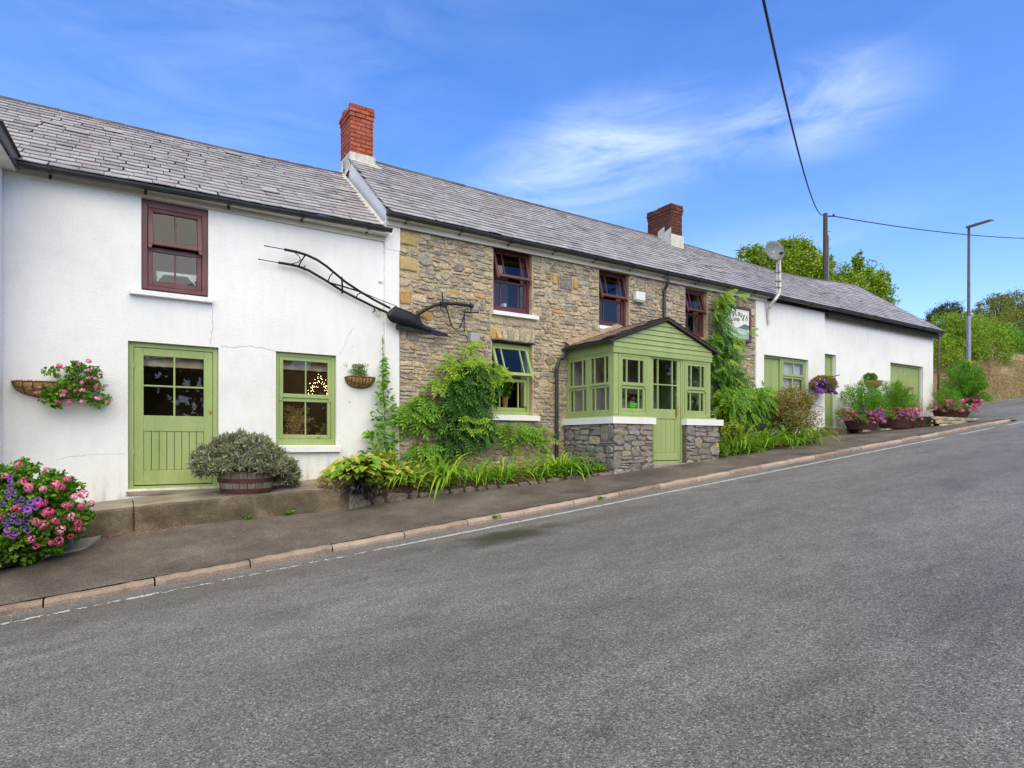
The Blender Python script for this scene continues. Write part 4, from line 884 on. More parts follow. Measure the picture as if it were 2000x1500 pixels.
# narrow plank door
fr = MB(); bars(fr, OB[0]+.03, OB[1]-.003, OB[2]+.0, OB[3]-.003, -.10, 0, .05, FM(Yb+.10)); dfr = obj('door_frame', fr, 'sage_paint', outb)
d2 = obj('door', MB().box(OB[0]+.085, OB[1]-.055, Yb+.165, Yb+.18, OB[2]+.05, OB[3]-.06), 'sage_paint', outb)
for i in range(6):
    a, b = lerp(OB[0]+.085, OB[1]-.055, i/6), lerp(OB[0]+.085, OB[1]-.055, (i+1)/6); obj('plank', MB().bbox(a+.003, b-.003, Yb+.13, Yb+.163, OB[2]+.05, OB[3]-.06, .005), 'sage_paint', d2)
mb = MB(); a = W(1608, 843, -.1); b = W(1673, 840, -.1); mb.bbox(a.x, b.x, -.30, Yb, OB[2]-.22, OB[2]-.012, .02); obj('door_step', mb, 'concrete', outb)
# garage door: herringbone boards on two leaves
gd = obj('garage_door', MB().box(OG[0]+.01, OG[1]-.01, Yb+.16, Yb+.18, OG[2], OG[3]-.005), 'sage_paint', outb)
mb = MB(); bars(mb, OG[0]+.004, OG[1]-.004, OG[2], OG[3]-.004, -.1, 0, .06, FM(Yb+.1)); obj('door_frame', mb, 'sage_paint', outb)
gm = (OG[0]+OG[1])/2; step_ = .115
def clip_poly(poly, x0, x1, z0, z1):
    for ax, lim, sgn in ((0, x0, 1), (0, x1, -1), (1, z0, 1), (1, z1, -1)):
        q = []
        for i in range(len(poly)):
            a, b = poly[i], poly[(i+1) % len(poly)]; da, db = sgn*(a[ax]-lim), sgn*(b[ax]-lim)
            if da >= 0: q.append(a)
            if (da >= 0) != (db >= 0): t = da/(da-db); q.append((a[0]+(b[0]-a[0])*t, a[1]+(b[1]-a[1])*t))
        poly = q
        if len(poly) < 3: return None
    return poly
for side, (xa_, xb_) in ((1, (OG[0]+.07, gm-.006)), (-1, (gm+.006, OG[1]-.07))):
    c = -2.5
    while c < 4.5:
        s = 1.25*side; base_ = OG[2]+c; xr = xa_ if side == 1 else xb_
        q = [(xa_-1, base_-(xa_-1-xr)*s), (xb_+1, base_-(xb_+1-xr)*s), (xb_+1, base_-(xb_+1-xr)*s+step_*1.5), (xa_-1, base_-(xa_-1-xr)*s+step_*1.5)]
        q = clip_poly(q, xa_, xb_, OG[2]+.03, OG[3]-.07)
        if q: obj('board', MB().extr([(u, Yb+.130, v) for u, v in q], (0, .03, 0)), 'sage_paint', gd)
        c += step_*1.6
# end downpipe
a = W(1833, 655, .05); obj('downpipe', MB().tube([a+Vector((0, -.2, .12)), a+Vector((.03, 0, -.05)), a+Vector((.03, .02, -2.9))], .04, 10), 'rusty_pipe', outb)

# ================================================================== PORCH
PY = -1.42; XPL = 7.80; XPR = rx(1388, 780, PY)
porch = thing('porch', (9.15, -.7, EYE-.4), 'sage green glazed porch on a grey stone base with gabled roof', 'porch')
zc = lambda py, px=1235: W(px, py, PY).z
ZS = zc(816.5, 1278)            # top of the white sill
DP = (rx(1268.5, 790, PY), rx(1334, 790, PY)); ZD0 = W(1305, 903.5, PY).z; ZH = zc(692.5, 1235); ZE = zc(667, 1200)
yb_ = PY-.07                                              # stone base stands a little proud
def basewall(u0, u1, M, seedk, name='base_wall'):
    mb = MB(); mb.box(u0, u1, 0, .28, EYE-.95, ZS-.115, lambda x, y, z: M(x, z, -y)); return obj(name, mb, 'grey_mortar', porch)
xq = XPL-.08
bw1 = basewall(xq, DP[0]+.02, FM(yb_), 1); bw2 = basewall(DP[1]+.0, XPR+.17, FM(yb_), 2)
mb = MB(); mb.box(-.02, -yb_-.28, 0, .28, EYE-.95, ZS-.117, lambda x, y, z: SM(xq)(x, z, -y)); bw3 = obj('base_wall', mb, 'grey_mortar', porch)
bx0, bx1 = DP[1], XPR+.17
o1 = rubble(None, xq, DP[0]+.01, EYE-.80, ZS-.12, [], h=.10, wmin=.15, wmax=.38, seed=21, big=.24)
lay(bw1, o1, FM(yb_), 'grey_stone', 300, 22)
o2 = rubble(None, bx0+.01, bx1, EYE-.60, ZS-.12, [], h=.115, wmin=.18, wmax=.45, seed=23, big=.26)
lay(bw2, o2, FM(yb_), 'grey_stone', 300, 24)
o3 = rubble(None, .03, -yb_, EYE-.80, ZS-.12, [], h=.10, wmin=.17, wmax=.38, seed=25, big=.22)
lay(bw3, o3, SM(xq), 'grey_stone', 300, 26)
# white coping
def L_cap(z0, z1, o, mat, nm):
    mb = MB(); A = [(XPL-.08-o, .0), (XPL-.08-o, yb_-o), (DP[0]+.055, yb_-o), (DP[0]+.055, PY+.10), (XPL+.12, PY+.10), (XPL+.12, .0)]
    mb.extr([(x, y, z0) for x, y in A], (0, 0, z1-z0)); mb.box(DP[1]-.03, XPR+.20+o, yb_-o, PY+.1, z0, z1); return obj(nm, mb, mat, porch)
L_cap(ZS-.125, ZS, .055, 'white_paint', 'coping'); L_cap(ZS+.002, ZS+.035, -.045, 'sage_paint', 'sill_board')
ZW = ZS+.037; fM = FM(PY); sM = SM(XPL)
for (x0, x1, y0, y1) in ((XPL, XPL+.12, PY, PY+.12), (XPR-.09, XPR, PY, PY+.10), (DP[1]+.0, DP[1]+.045, PY, PY+.1), (DP[0]-.045, DP[0], PY, PY+.1)):
    obj('post', MB().bbox(x0, x1, y0, y1, ZW if x0 < DP[0]-.1 or x0 > DP[1]+.02 else ZD0-.0, ZE-.0, .008), 'sage_paint', porch)
K = (.34, 1, .34)
window(porch, FM(PY-.004), XPL+.125, DP[0]-.05, ZW, ZH, 'sage_paint', K, split=.47, frame=.045, sash=.055, bar=.028, wide_bottom=.07, horn=.045)
window(porch, FM(PY-.004), DP[1]+.05, XPR-.095, ZW, ZH, 'sage_paint', K, split=.47, frame=.045, sash=.055, bar=.028, wide_bottom=.07, horn=.045)
mid_ = -PY*.5-.0
for u0, u1 in ((.02, .675), (.68, 1.34)):
    window(porch, SM(XPL-.004), u0, u1, ZW, ZH+.03, 'sage_paint', K, split=.47, frame=.03, sash=.046, bar=.028, wide_bottom=.05, horn=.045)
door2 = plank_door(porch, FM(PY+.0), DP[0]+.002, DP[1]-.002, ZD0-.005, ZH+.02, (W(1300, 799, PY).z, W(1300, 702, PY).z), (0, .20, .80, 1), (0, .49, 1), 4, W(1300, 884, PY).z, W(1300, 818, PY).z, stile=.085, frame_=.045, pu=(DP[0]+.235, DP[1]-.20))
p = W(1322, 802, PY); obj('handle', MB().box(p.x-.018, p.x+.018, PY+.012, PY+.024, p.z-.14, p.z+.14), 'brass', door2)
obj('pull', MB().tube([(p.x, PY+.012, p.z-.05), (p.x, PY-.035, p.z-.05), (p.x, PY-.035, p.z+.06), (p.x, PY+.012, p.z+.06)], .008), 'brass', door2)
obj('door_step', MB().bbox(DP[0]-.03, DP[1]+.12, PY-.16, PY+.1, ZD0-.11, ZD0-.012, .02), 'concrete_top', porch)
# header boards, gable boards
ZA = W(1304, 629, PY-.02).z; xm = (XPL+XPR)/2
mb = MB(); mb.bbox(XPL-.02, XPR+.02, PY-.022, PY+.05, ZH+.004, ZH+.115, .006); mb.box(XPL-.012, XPL+.05, PY+.06, .0, ZH+.034, ZE-.0); obj('header_board', mb, 'sage_paint', porch)
nb_ = 6; zb0 = ZH+.118; sl = (ZA-ZE)/(xm-(XPL-.06))
for i in range(nb_):
    z0 = zb0+i*(ZA-zb0)/nb_; z1 = z0+(ZA-zb0)/nb_-.007
    q = clip_poly([(XPL-.3, z0), (XPR+.3, z0), (XPR+.3, z1), (XPL-.3, z1)], XPL-.02, XPR+.02, z0, z1)
    # clip under the two roof slopes
    pts = []
    lim = lambda z: max(.0, (ZA-.0-z)/sl)
    w0, w1 = min(lim(z0), (XPR-XPL)/2+.02), min(lim(z1), (XPR-XPL)/2+.02)
    if w0 < .02: continue
    A = [(xm-w0, PY-.030, z0), (xm+w0, PY-.030, z0), (xm+w1, PY-.014, z1), (xm-w1, PY-.014, z1)]; Bq = [(x, PY+.02, z) for x, y, z in A]
    obj('gable_board', MB().hexa([A[0], A[1], Bq[1], Bq[0], A[3], A[2], Bq[2], Bq[3]]), 'sage_paint', porch)
# roof
ov = .12; ye_ = PY-.075
eLx, eRx = XPL-.09, XPR+.09; zE2 = ZA+.03-(xm-eLx)*sl
mb = MB()
for (xe) in (eLx, eRx):
    A = [(xe, ye_, zE2), (xe, .0, zE2), (xm, .0, ZA+.03), (xm, ye_, ZA+.03)]; n_ = Vector((-sl if xe == eLx else sl, 0, 1)).normalized()*.035
    mb.add([Vector(a) for a in A]+[Vector(a)+n_ for a in A], [(0, 1, 2, 3), (7, 6, 5, 4), (0, 3, 7, 4), (0, 4, 5, 1), (1, 5, 6, 2)])
pr = obj('roof', mb, 'verge_tile', porch)
slr = math.hypot(xm-eLx, ZA+.03-zE2); rows_ = 8
for xe in (eLx, eRx):
    sg = 1 if xe == eLx else -1
    for r in range(rows_):
        t0, t1 = r/rows_, (r+1)/rows_+.02; y = ye_-.02-(.08 if r % 2 else 0)
        while y < -.02:
            ya_, yb2 = max(y, ye_-.02), min(y+.165, .0)-.005
            if yb2-ya_ > .03:
                P = lambda t, y, h: (lerp(xe, xm, t), y, lerp(zE2, ZA+.03, t)+.045+h)
                l = .018+random.uniform(-.003, .006)
                obj('roof_tile', MB().hexa([P(t0, ya_, l-.014), P(t0, yb2, l-.014), P(t1, yb2, -.008), P(t1, ya_, -.008), P(t0, ya_, l), P(t0, yb2, l), P(t1, yb2, .004), P(t1, ya_, .004)]), 'moss_tile' if (sg == 1 and y > ye_+.25) else 'verge_tile', pr)
            y += .165
mb = MB()   # sandy mortar fillet where the porch roof meets the stone
for i in range(10):
    t0, t1 = i/10, (i+1)/10
    for xe in (eLx, eRx):
        P = lambda t, y, h: Vector((lerp(xe, xm, t), y, lerp(zE2, ZA+.03, t)+h))
        wv = .10+.03*noise.noise(Vector((t0*7, xe, 0))); mb.add([P(t0, -.22+.03*math.sin(t0*31), .068), P(t1, -.22+.03*math.sin(t1*31), .068), P(t1, -.035, .07+wv), P(t0, -.035, .07+wv)], [(0, 1, 2, 3)])
obj('mortar_fillet', mb, 'moss_tile', porch)
obj('bargeboard', MB().hexa([(eLx, ye_-.012, zE2-.012), (eLx, ye_-.002, zE2-.012), (xm, ye_-.002, ZA+.018), (xm, ye_-.012, ZA+.018), (eLx, ye_-.012, zE2+.03), (eLx, ye_-.002, zE2+.03), (xm, ye_-.002, ZA+.065), (xm, ye_-.012, ZA+.065)]), 'verge_tile', porch)
obj('bargeboard', MB().hexa([(eRx, ye_-.012, zE2-.012), (eRx, ye_-.002, zE2-.012), (xm, ye_-.002, ZA+.018), (xm, ye_-.012, ZA+.018), (eRx, ye_-.012, zE2+.03), (eRx, ye_-.002, zE2+.03), (xm, ye_-.002, ZA+.065), (xm, ye_-.012, ZA+.065)]), 'verge_tile', porch)
for xe in (eLx-.045, eRx+.045):
    mb = MB(); r = .055; n = 8; prof = [(math.cos(PI+PI*k/n)*r, math.sin(PI+PI*k/n)*r) for k in range(n+1)]+[(math.cos(2*PI-PI*k/n)*r*.86, math.sin(2*PI-PI*k/n)*r*.86) for k in range(n+1)]
    m = len(prof); vs = [(xe+a, y, zE2+b+.0) for y in (ye_-.03, -.06) for a, b in prof]; mb.add(vs, [(j, (j+1) % m, m+(j+1) % m, m+j) for j in range(m)]); mb.extr([(xe+a, ye_-.03, zE2+b) for a, b in prof[:n+1]], (0, .012, 0)); obj('gutter', mb, 'gutter_plastic', porch)
xd_ = rx(1087.5, 800, -.09); zq = zE2-.05
obj('downpipe', MB().tube([(eLx-.045, -.12, zE2-.03), (eLx-.045, -.12, zE2-.12), (eLx-.10, -.10, zE2-.2), (xd_+.06, -.09, W(1090, 706, -.09).z+.04), (xd_, -.09, W(1086, 720, -.09).z), (xd_, -.09, EYE-.7)], .036, 12), 'gutter_plastic', porch)
# porch interior: curtain-dark wall and shelf
obj('inner_lining', MB().box(XPL+.15, XPR-.12, -.10, -.06, EYE-.3, ZE), 'porch_plaster', porch)
obj('inner_floor', MB().box(XPL+.12, XPR-.1, PY+.13, -.05, ZD0-.03, ZD0), 'room_floor', porch)
mb = MB(); mb.bbox(XPR-.09, XPR, PY+.12, -.0, EYE-.4, ZE, .008); obj('side_wall', mb, 'sage_paint', porch)
# ================================================================== FOLIAGE HELPERS
class LM:
    """many small folded leaves, built as arrays"""
    def __init__(s): s.V = []; s.F = []; s.A = []; s.n = 0
    def add(s, P, D, Nn, L, Wd, val=None, fold=.25):
        """P base points, D growth directions, Nn rough normals (n x 3); L, Wd arrays"""
        P, D, Nn = map(np.asarray, (P, D, Nn)); n = len(P)
        if n == 0: return s
        L = np.broadcast_to(np.asarray(L, float), (n,))[:, None]; Wd = np.broadcast_to(np.asarray(Wd, float), (n,))[:, None]
        D = D/np.maximum(np.linalg.norm(D, axis=1, keepdims=True), 1e-6); S = np.cross(D, Nn); S = S/np.maximum(np.linalg.norm(S, axis=1, keepdims=True), 1e-6); U = np.cross(S, D)
        tip = P+D*L-U*L*.12; lf = P+D*L*.45-S*Wd*.5+U*Wd*fold; rt = P+D*L*.45+S*Wd*.5+U*Wd*fold
        v = np.stack([P, lf, tip, rt], 1).reshape(-1, 3); b = (np.arange(n)*4+s.n)[:, None]
        f = np.concatenate([b+[[0, 1, 2]], b+[[0, 2, 3]]], 1).reshape(-1, 3)
        a = RNG.random(n) if val is None else np.asarray(val, float); s.V.append(v); s.F.append(f); s.A.append(np.repeat(a, 2)); s.n += 4*n; return s
    def mesh(s, name, mat, off):
        V = np.concatenate(s.V)-np.array(off); F = np.concatenate(s.F); me = bpy.data.meshes.new(name)
        me.vertices.add(len(V)); me.vertices.foreach_set('co', V.ravel().astype(np.float32)); me.loops.add(F.size); me.loops.foreach_set('vertex_index', F.ravel().astype(np.int32))
        me.polygons.add(len(F)); me.polygons.foreach_set('loop_start', (np.arange(len(F))*3).astype(np.int32)); me.polygons.foreach_set('loop_total', np.full(len(F), 3, np.int32))
        at = me.attributes.new('v', 'FLOAT', 'FACE'); at.data.foreach_set('value', np.concatenate(s.A).astype(np.float32)); me.materials.append(MATS[mat]); me.update(); me.validate(); return me
def lobj(name, lm, mat, parent, **k):
    me = lm.mesh(name, mat, org(parent) if parent else (0, 0, 0)); o = bpy.data.objects.new(name, me); COL.objects.link(o)
    if parent: o.parent = parent
    return tag(o, **k)
def rdir(n, up=0.):
    d = RNG.normal(size=(n, 3)); d[:, 2] += up; return d/np.linalg.norm(d, axis=1, keepdims=True)
def ell(n, c, r, shell=.0):
    d = rdir(n); q = (RNG.random(n)**(1/3)); q = shell+(1-shell)*q; return np.array(c)+d*np.array(r)*q[:, None], d
def clumps(lm, centres, radii, per, L, Wd, up=.4, droop=.0, flat=.8):
    for c, r in zip(centres, radii):
        n = per if isinstance(per, int) else int(per*r*r)
        d = rdir(n); p = np.array(c)+d*r*np.array([1, 1, flat])*(RNG.random(n)**.4)[:, None]; p = p+RNG.normal(size=(n, 3))*r*.12
        g = d+rdir(n)*.9+np.array([0, 0, -droop]); nn = rdir(n, up*2)+d*.5
        lm.add(p, g, nn, L*(.7+.6*RNG.random(n)), Wd*(.7+.6*RNG.random(n)))
# single leaf meshes for leaves that are parts of their own; grow along +Y, face +Z
def leaf_broad(k, L=1., wd=.62):
    r = random.Random(k); mb = MB(); n = 5; vs = []
    for i in range(n+1):
        t = i/n; w_ = wd*.5*math.sin(PI*min(1, t*.95+.04)**.75)*(1 if i < n else .0); z = -.28*t*t+r.uniform(-.015, .015); vs += [(-w_, t*L, z+w_*.35), (0, t*L, z), (w_, t*L, z+w_*.35)]
    fs = []
    for i in range(n): a = 3*i; fs += [(a, a+1, a+4, a+3), (a+1, a+2, a+5, a+4)]
    return mb.add(vs, fs)
def leaf_strap(k):
    r = random.Random(k); mb = MB(); n = 7; vs = []; arch = r.uniform(.8, 1.7); side = r.uniform(-.3, .3); y = z = 0.; ang = r.choice((r.uniform(.55, .95), r.uniform(.9, 1.4)))
    for i in range(n+1):
        t = i/n; w_ = .026*(1-t**2.2)+.001; vs += [(-w_+side*t*t, y, z+.004), (side*t*t, y, z-.003), (w_+side*t*t, y, z+.004)]
        y += math.cos(ang)/n; z += math.sin(ang)/n; ang -= arch*2.0/n*(.4+t*1.3)
    fs = []
    for i in range(n): a = 3*i; fs += [(a, a+1, a+4, a+3), (a+1, a+2, a+5, a+4)]
    return mb.add(vs, fs)
def leaf_compound(k, pairs=4, ll=.36, lw=.185, droop=.35):
    r = random.Random(k); mb = MB(); pt = lambda t: Vector((.06*math.sin(t*3+k), t, -droop*t*t))
    mb.tube([pt(t) for t in (0, .35, .7, 1)], .008, 3, False)
    def lf(p, d):
        d = d.normalized(); s = d.cross(Vector((0, 0, 1))).normalized()*lw/2; L = ll*r.uniform(.85, 1.15); u = Vector((0, 0, 1))
        a, b, c = p+d*L*.4-s+u*.015, p+d*L*.4+s+u*.015, p+d*L-u*.06; mb.add([p, a, c, b, p+d*L*.45-u*.01], [(0, 1, 4), (1, 2, 4), (4, 2, 3), (0, 4, 3)])
    for i in range(pairs):
        t = .22+.68*i/(pairs-1)
        for s_ in (-1, 1): lf(pt(t), Vector((s_*1.0, .75, -.25+r.uniform(-.15, .15))))
    lf(pt(1), Vector((0, 1, -.4))); return mb
def mset(fn, name, mat, ks): return [fn(k).mesh(name+'_'+'abcdefgh'[i], mat, recalc=False) for i, k in enumerate(ks)]
STRAP = mset(leaf_strap, 'strap', 'leaf_strap', range(6)); STRAPB = mset(leaf_strap, 'strap_black', 'leaf_black', range(4))
HOSTA = mset(leaf_broad, 'broad', 'leaf_hosta', range(4))
JAS = mset(lambda k: leaf_broad(k, 1, .5), 'oval', 'leaf_mid', range(3))
CMPD = mset(leaf_compound, 'compound', 'leaf_dark', range(4)); CMPM = mset(leaf_compound, 'compound_mid', 'leaf_mid', range(3)); CMPL = mset(lambda k: leaf_compound(k, 4), 'compound_lime', 'leaf_lime', range(3))
def basis(p, d, up, s):
    d = Vector(d).normalized(); x = d.cross(Vector(up));
    if x.length < 1e-3: x = d.cross(Vector((1, 0, .01)))
    x.normalize(); z = x.cross(d)
    return Matrix(((x.x*s, d.x*s, z.x*s, p[0]), (x.y*s, d.y*s, z.y*s, p[1]), (x.z*s, d.z*s, z.z*s, p[2]), (0, 0, 0, 1)))
def flowerhead(k, mat, n=24, r=.5, pet=.30):
    R = np.random.default_rng(k); d = R.normal(size=(n, 3)); d[:, 2] = np.abs(d[:, 2])*.7+.05; d /= np.linalg.norm(d, axis=1, keepdims=True)
    lm = LM()
    for a in range(3):
        t = R.normal(size=(n, 3)); t -= (t*d).sum(1, keepdims=True)*d; lm.add(d*r*(.75+.3*R.random((n, 1))), t, d, pet*(.8+.4*R.random(n)), pet*.75, val=np.clip(R.random(n)*.35+.1*k % .6, 0, 1), fold=.1)
    return lm.mesh('flower_head_'+mat+str(k), mat, (0, 0, 0))
FH = [flowerhead(k, 'petal_pink') for k in range(5)]
def trumpet(k):
    mb = MB(); n = 10; R = random.Random(k)
    vs = [(0, 0, -.5)]+[(.22*math.cos(2*PI*i/n), .22*math.sin(2*PI*i/n), -.02) for i in range(n)]+[((.5+.05*(i % 2))*math.cos(2*PI*i/n), (.5+.05*(i % 2))*math.sin(2*PI*i/n), .06*(i % 2)) for i in range(n)]
    mb.ca = R.random(); return mb.add(vs, [(0, 1+i, 1+(i+1) % n) for i in range(n)]+[(1+i, 1+(i+1) % n, 1+n+(i+1) % n, 1+n+i) for i in range(n)]).mesh('trumpet_%s' % 'abc'[k], 'petal_purple', recalc=False)
TR = [trumpet(k) for k in range(3)]
def heads(parent, pts, size, meshes=FH, name='flower_head', nrm=(0, -.6, .8)):
    for p in pts:
        d = Vector(nrm)+Vector((random.uniform(-.5, .5), random.uniform(-.4, .4), random.uniform(-.3, .3))); q = d.to_track_quat('Z', 'Y')
        s = size*random.uniform(.7, 1.2); inst(name, random.choice(meshes), Matrix.Translation(p) @ q.to_matrix().to_4x4() @ Matrix.Rotation(random.uniform(0, 6), 4, 'Z') @ Matrix.Scale(s, 4), parent)
def rosette(parent, base, n, meshes, L, up=(.2, 1.2), spread=.10, name='leaf', front=0., lmul=(.6, 1.15), ell_=(1, 1)):
    for i in range(n):
        a = random.uniform(0, 2*PI); d = Vector((math.cos(a), math.sin(a)-front, 0)); d.normalize(); s = L*random.uniform(*lmul); q = spread*math.sqrt(random.random())
        p = Vector(base)+Vector((math.cos(a)*q*ell_[0], math.sin(a)*q*ell_[1], random.uniform(0, .02)))
        tilt = random.gauss(0, .22)
        M = Matrix.Translation(p) @ Matrix.Rotation(math.atan2(-d.x, d.y), 4, 'Z') @ Matrix.Rotation(tilt, 4, 'X') @ Matrix.Scale(s, 4)
        inst(name, random.choice(meshes), M, parent)

# ================================================================== BED IN FRONT OF THE INN
def bedz(x, y=0): return inz(x)+tab(x, [(3, .22), (4.2, .17), (5.5, .11), (8, .08)])+.08*max(0, min(1, (y+1.1)/1.0))
def brow(x): y0 = iny(x)+.04; return [(x, y0-.03, inz(x)-.08)]+[(x, lerp(y0, .02, i/6), bedz(x, lerp(y0, 0, i/6))+.03*noise.noise(Vector((x*3, i, 0)))) for i in range(7)]
grid(frange(xb+.05, XPL-.1, .15), brow, 'soil', 'flower_bed', kind='structure')
grid(frange(XPR+.2, 16.5, .2), lambda x: [(x, iny(x)+.03, inz(x)-.08)]+[(x, lerp(iny(x)+.06, .02, i/6), inz(x)+.03+.12*(i/6)+.03*noise.noise(Vector((x*3, i, 0)))) for i in range(7)], 'soil', 'flower_bed', kind='structure')
edg = thing('stone_edging', (5, -1.2, inz(5)), 'low irregular stone edging along the flower bed beside the raised step', 'edging')
x = xb+.03; R5 = random.Random(77)
while x < 8.1:
    wd = R5.uniform(.14, .42); y = iny(min(x, 7.9))+R5.uniform(-.03, .03); h = tab(x, [(3, .17), (4, .11), (5.5, .07), (8, .06)])*R5.uniform(.75, 1.1); wd *= random.choice((.6, .8, 1)); z = inz(x)
    g = .012; a, b = x+g, x+wd-g; pts = [(a+.02, z-.03), ((a+b)/2, z-.03+GR*.1), (b-.02, z-.03+GR*wd), (b, z+h*.5), (b-R5.uniform(.01, .05), z+h*R5.uniform(.75, 1.05)), ((a+b)/2, z+h*R5.uniform(.9, 1.15)), (a+R5.uniform(.01, .05), z+h*R5.uniform(.75, 1.05)), (a, z+h*.5)]
    m = stone_mb(pts, lambda u, v, w_: (u, y-w_, v), R5, .05); n = len(pts); top_ = [(u, y+.16, v-.005) for u, v in pts]
    m.add([(u, y+.03, v) for u, v in pts]+top_, [(i, (i+1) % n, n+(i+1) % n, n+i) for i in range(n)]); obj('edging_stone', m, 'edge_rock', edg); x += wd
# broken end stone of the step
m = stone_mb([(xb-.02, inz(xb)-.05), (xb+.2, inz(xb)-.05), (xb+.26, inz(xb)+.05), (xb+.18, inz(xb)+.2), (xb+.06, inz(xb)+.32), (xb-.01, inz(xb)+.33)], lambda u, v, w_: (u, -1.0-w_, v), R5, .04)
m.add([(xb-.02, -1.0, inz(xb)-.05), (xb+.24, -1.0, inz(xb)-.02), (xb+.12, -.75, inz(xb)+.3), (xb-.01, -.8, inz(xb)+.33)], [(0, 1, 2, 3)]); obj('end_stone', m, 'concrete_top', step)

# --- strap-leaved clumps
def daylily(px, py, y, n, L, label, name='daylily', group=None, meshes=None, spread=.12, lit=(.55, 1.15), w=1.0):
    b = W(px, py, y); b.z = (bedz(b.x, y) if b.x < 8 else inz(b.x)+.08)
    t = thing(name, b, label, 'plant', group); rosette(t, b, int(n*1.8), meshes or STRAP, L*1.3, spread=spread*1.25, front=.15, lmul=lit); return t
GL = 'strap-leaved clumps in the flower beds'
daylily(865, 945, -.85, 60, .66, 'strap-leaved plant with the tallest upright blades, under the dark climbing shrub', group=GL, spread=.16)
for i in range(16):
    pass
daylily(935, 940, -.9, 42, .50, 'low arching strap-leaved plant right beside the tallest clump of blades', group=GL, spread=.2)
daylily(795, 945, -.95, 34, .46, 'small arching strap-leaved plant between the yellow-green broad leaves and the tallest clump', group=GL, spread=.18)
daylily(982, 925, -.75, 44, .54, 'strap-leaved plant in the middle of the bed, under the opened green window', group=GL, spread=.16)
daylily(1095, 915, -.85, 60, .55, 'fountain of strap leaves at the foot of the black porch downpipe', group=GL, spread=.24)
daylily(1062, 922, -.95, 26, .42, 'small strap-leaved tuft left of the downpipe clump', group=GL, spread=.14)
GR2 = 'strap-leaved clumps beyond the porch'
daylily(1440, 872, -1.0, 52, .62, 'strap-leaved clump nearest the porch on its uphill side', group=GR2, spread=.25)
daylily(1497, 858, -.8, 56, .68, 'middle strap-leaved clump of the three beyond the porch', group=GR2, spread=.3)
daylily(1552, 850, -.7, 60, .72, 'rightmost strap-leaved clump, spilling onto the pavement before the white outbuilding', group=GR2, spread=.32)
# low ground cover between the clumps
def cover(x0, x1, ya, n, mat, label, L=.07, Wd=.035, hgt=.12):
    xm_ = (x0+x1)/2; t = thing('ground_cover', (xm_, ya(xm_)+.2, bedz(xm_, -.8) if xm_ < 8 else inz(xm_)+.1), label, 'plant'); lm = LM(); P = []
    while len(P) < n:
        x = random.uniform(x0, x1); y = ya(x)-.05+abs(random.gauss(0, .28)); 
        if y > -.05 or noise.noise(Vector((x*1.9, y*2.2, 4))) < -.10: continue
        z = (bedz(x, y) if x < 8 else inz(x)+.05+.1*(y+1.2)); P.append((x, y, z+random.random()**1.5*hgt*(1+noise.noise(Vector((x*2.5, y, 1))))))
    lm.add(np.array(P), rdir(n, .3)+np.array([0, -.5, 0]), rdir(n, 1.2), L*(.5+RNG.random(n)), Wd); lobj('foliage', lm, mat, t, kind='stuff')
cover(3.3, 7.6, lambda x: iny(x)+.02, 2600, 'leaf_mid', 'mixed low green leaves covering the soil between the strap-leaved clumps')
cover(2.92, 4.1, lambda x: iny(x)+.35, 1500, 'leaf_hosta', 'yellow-green leaves filling the back of the bed below the white wall', .10, .06, .42)
cover(3.2, 4.4, lambda x: iny(x)+.0, 900, 'leaf_hosta', 'pale yellow-green low leaves spilling over the edging near the broad-leaved mound', .09, .05, .2)
cover(10.9, 16.2, lambda x: iny(x)+.02, 3600, 'leaf_mid', 'low green leaves along the pavement edge uphill of the porch', .08, .03, .16)
# black mondo grass
b = W(706, 966, -1.06); t = thing('black_grass', b, 'dark purple-black grass tuft beside the end of the step', 'plant'); rosette(t, b, 230, STRAPB, .36, spread=.13, front=.2)
lm = LM(); p, d = ell(2600, W(655, 950, -.85)+Vector((0, 0, .06)), (.26, .22, .14)); lm.add(p, d+rdir(2600, .6), rdir(2600, 1), .05, .012); t = thing('rush_tuft', W(655, 962, -.85), 'brownish fine rush tuft under the broad yellow-green leaves', 'plant'); lobj('foliage', lm, 'dry_grass', t, kind='stuff')
# hosta-like broad leaves
def broad(px0, px1, py0, py1, y, n, L, meshes, label, name, nm='leaf', mx=None, lowz=.0):
    c = W((px0+px1)/2, py1, y); t = thing(name, c, label, 'plant')
    a, b_ = W(px0, py1, y), W(px1, py0, y); cx, cz = (a.x+b_.x)/2, a.z; rx_, rz = abs(b_.x-a.x)/2, abs(b_.z-a.z)
    for i in range(n):
        u = random.uniform(-1, 1); v = random.uniform(-1, 1)
        if u*u+v*v > 1: continue
        h = math.sqrt(max(0, 1-u*u-v*v*.6)); p = Vector((cx+u*rx_*.9, y+v*.38, cz+rz*(.06+.82*h*random.uniform(.15, 1)**.6)))
        d = Vector((u*1.1+random.uniform(-.5, .5), v*.9-.35+random.uniform(-.5, .5), .25-.5*abs(u)+random.uniform(-.3, .25))); s = L*random.uniform(.7, 1.25)
        inst(nm, random.choice(meshes), basis(p-d.normalized()*s*.3, d, (0, -.3, 1), s), t)
    return t
t = broad(628, 775, 882, 945, -.8, 330, .20, HOSTA, 'mound of broad yellow-green leaves at the end of the step', 'hosta')
t = broad(745, 800, 890, 958, -.85, 170, .14, HOSTA, 'smaller yellow-green leafy plant between the broad-leaved mound and the strap leaves', 'hosta')
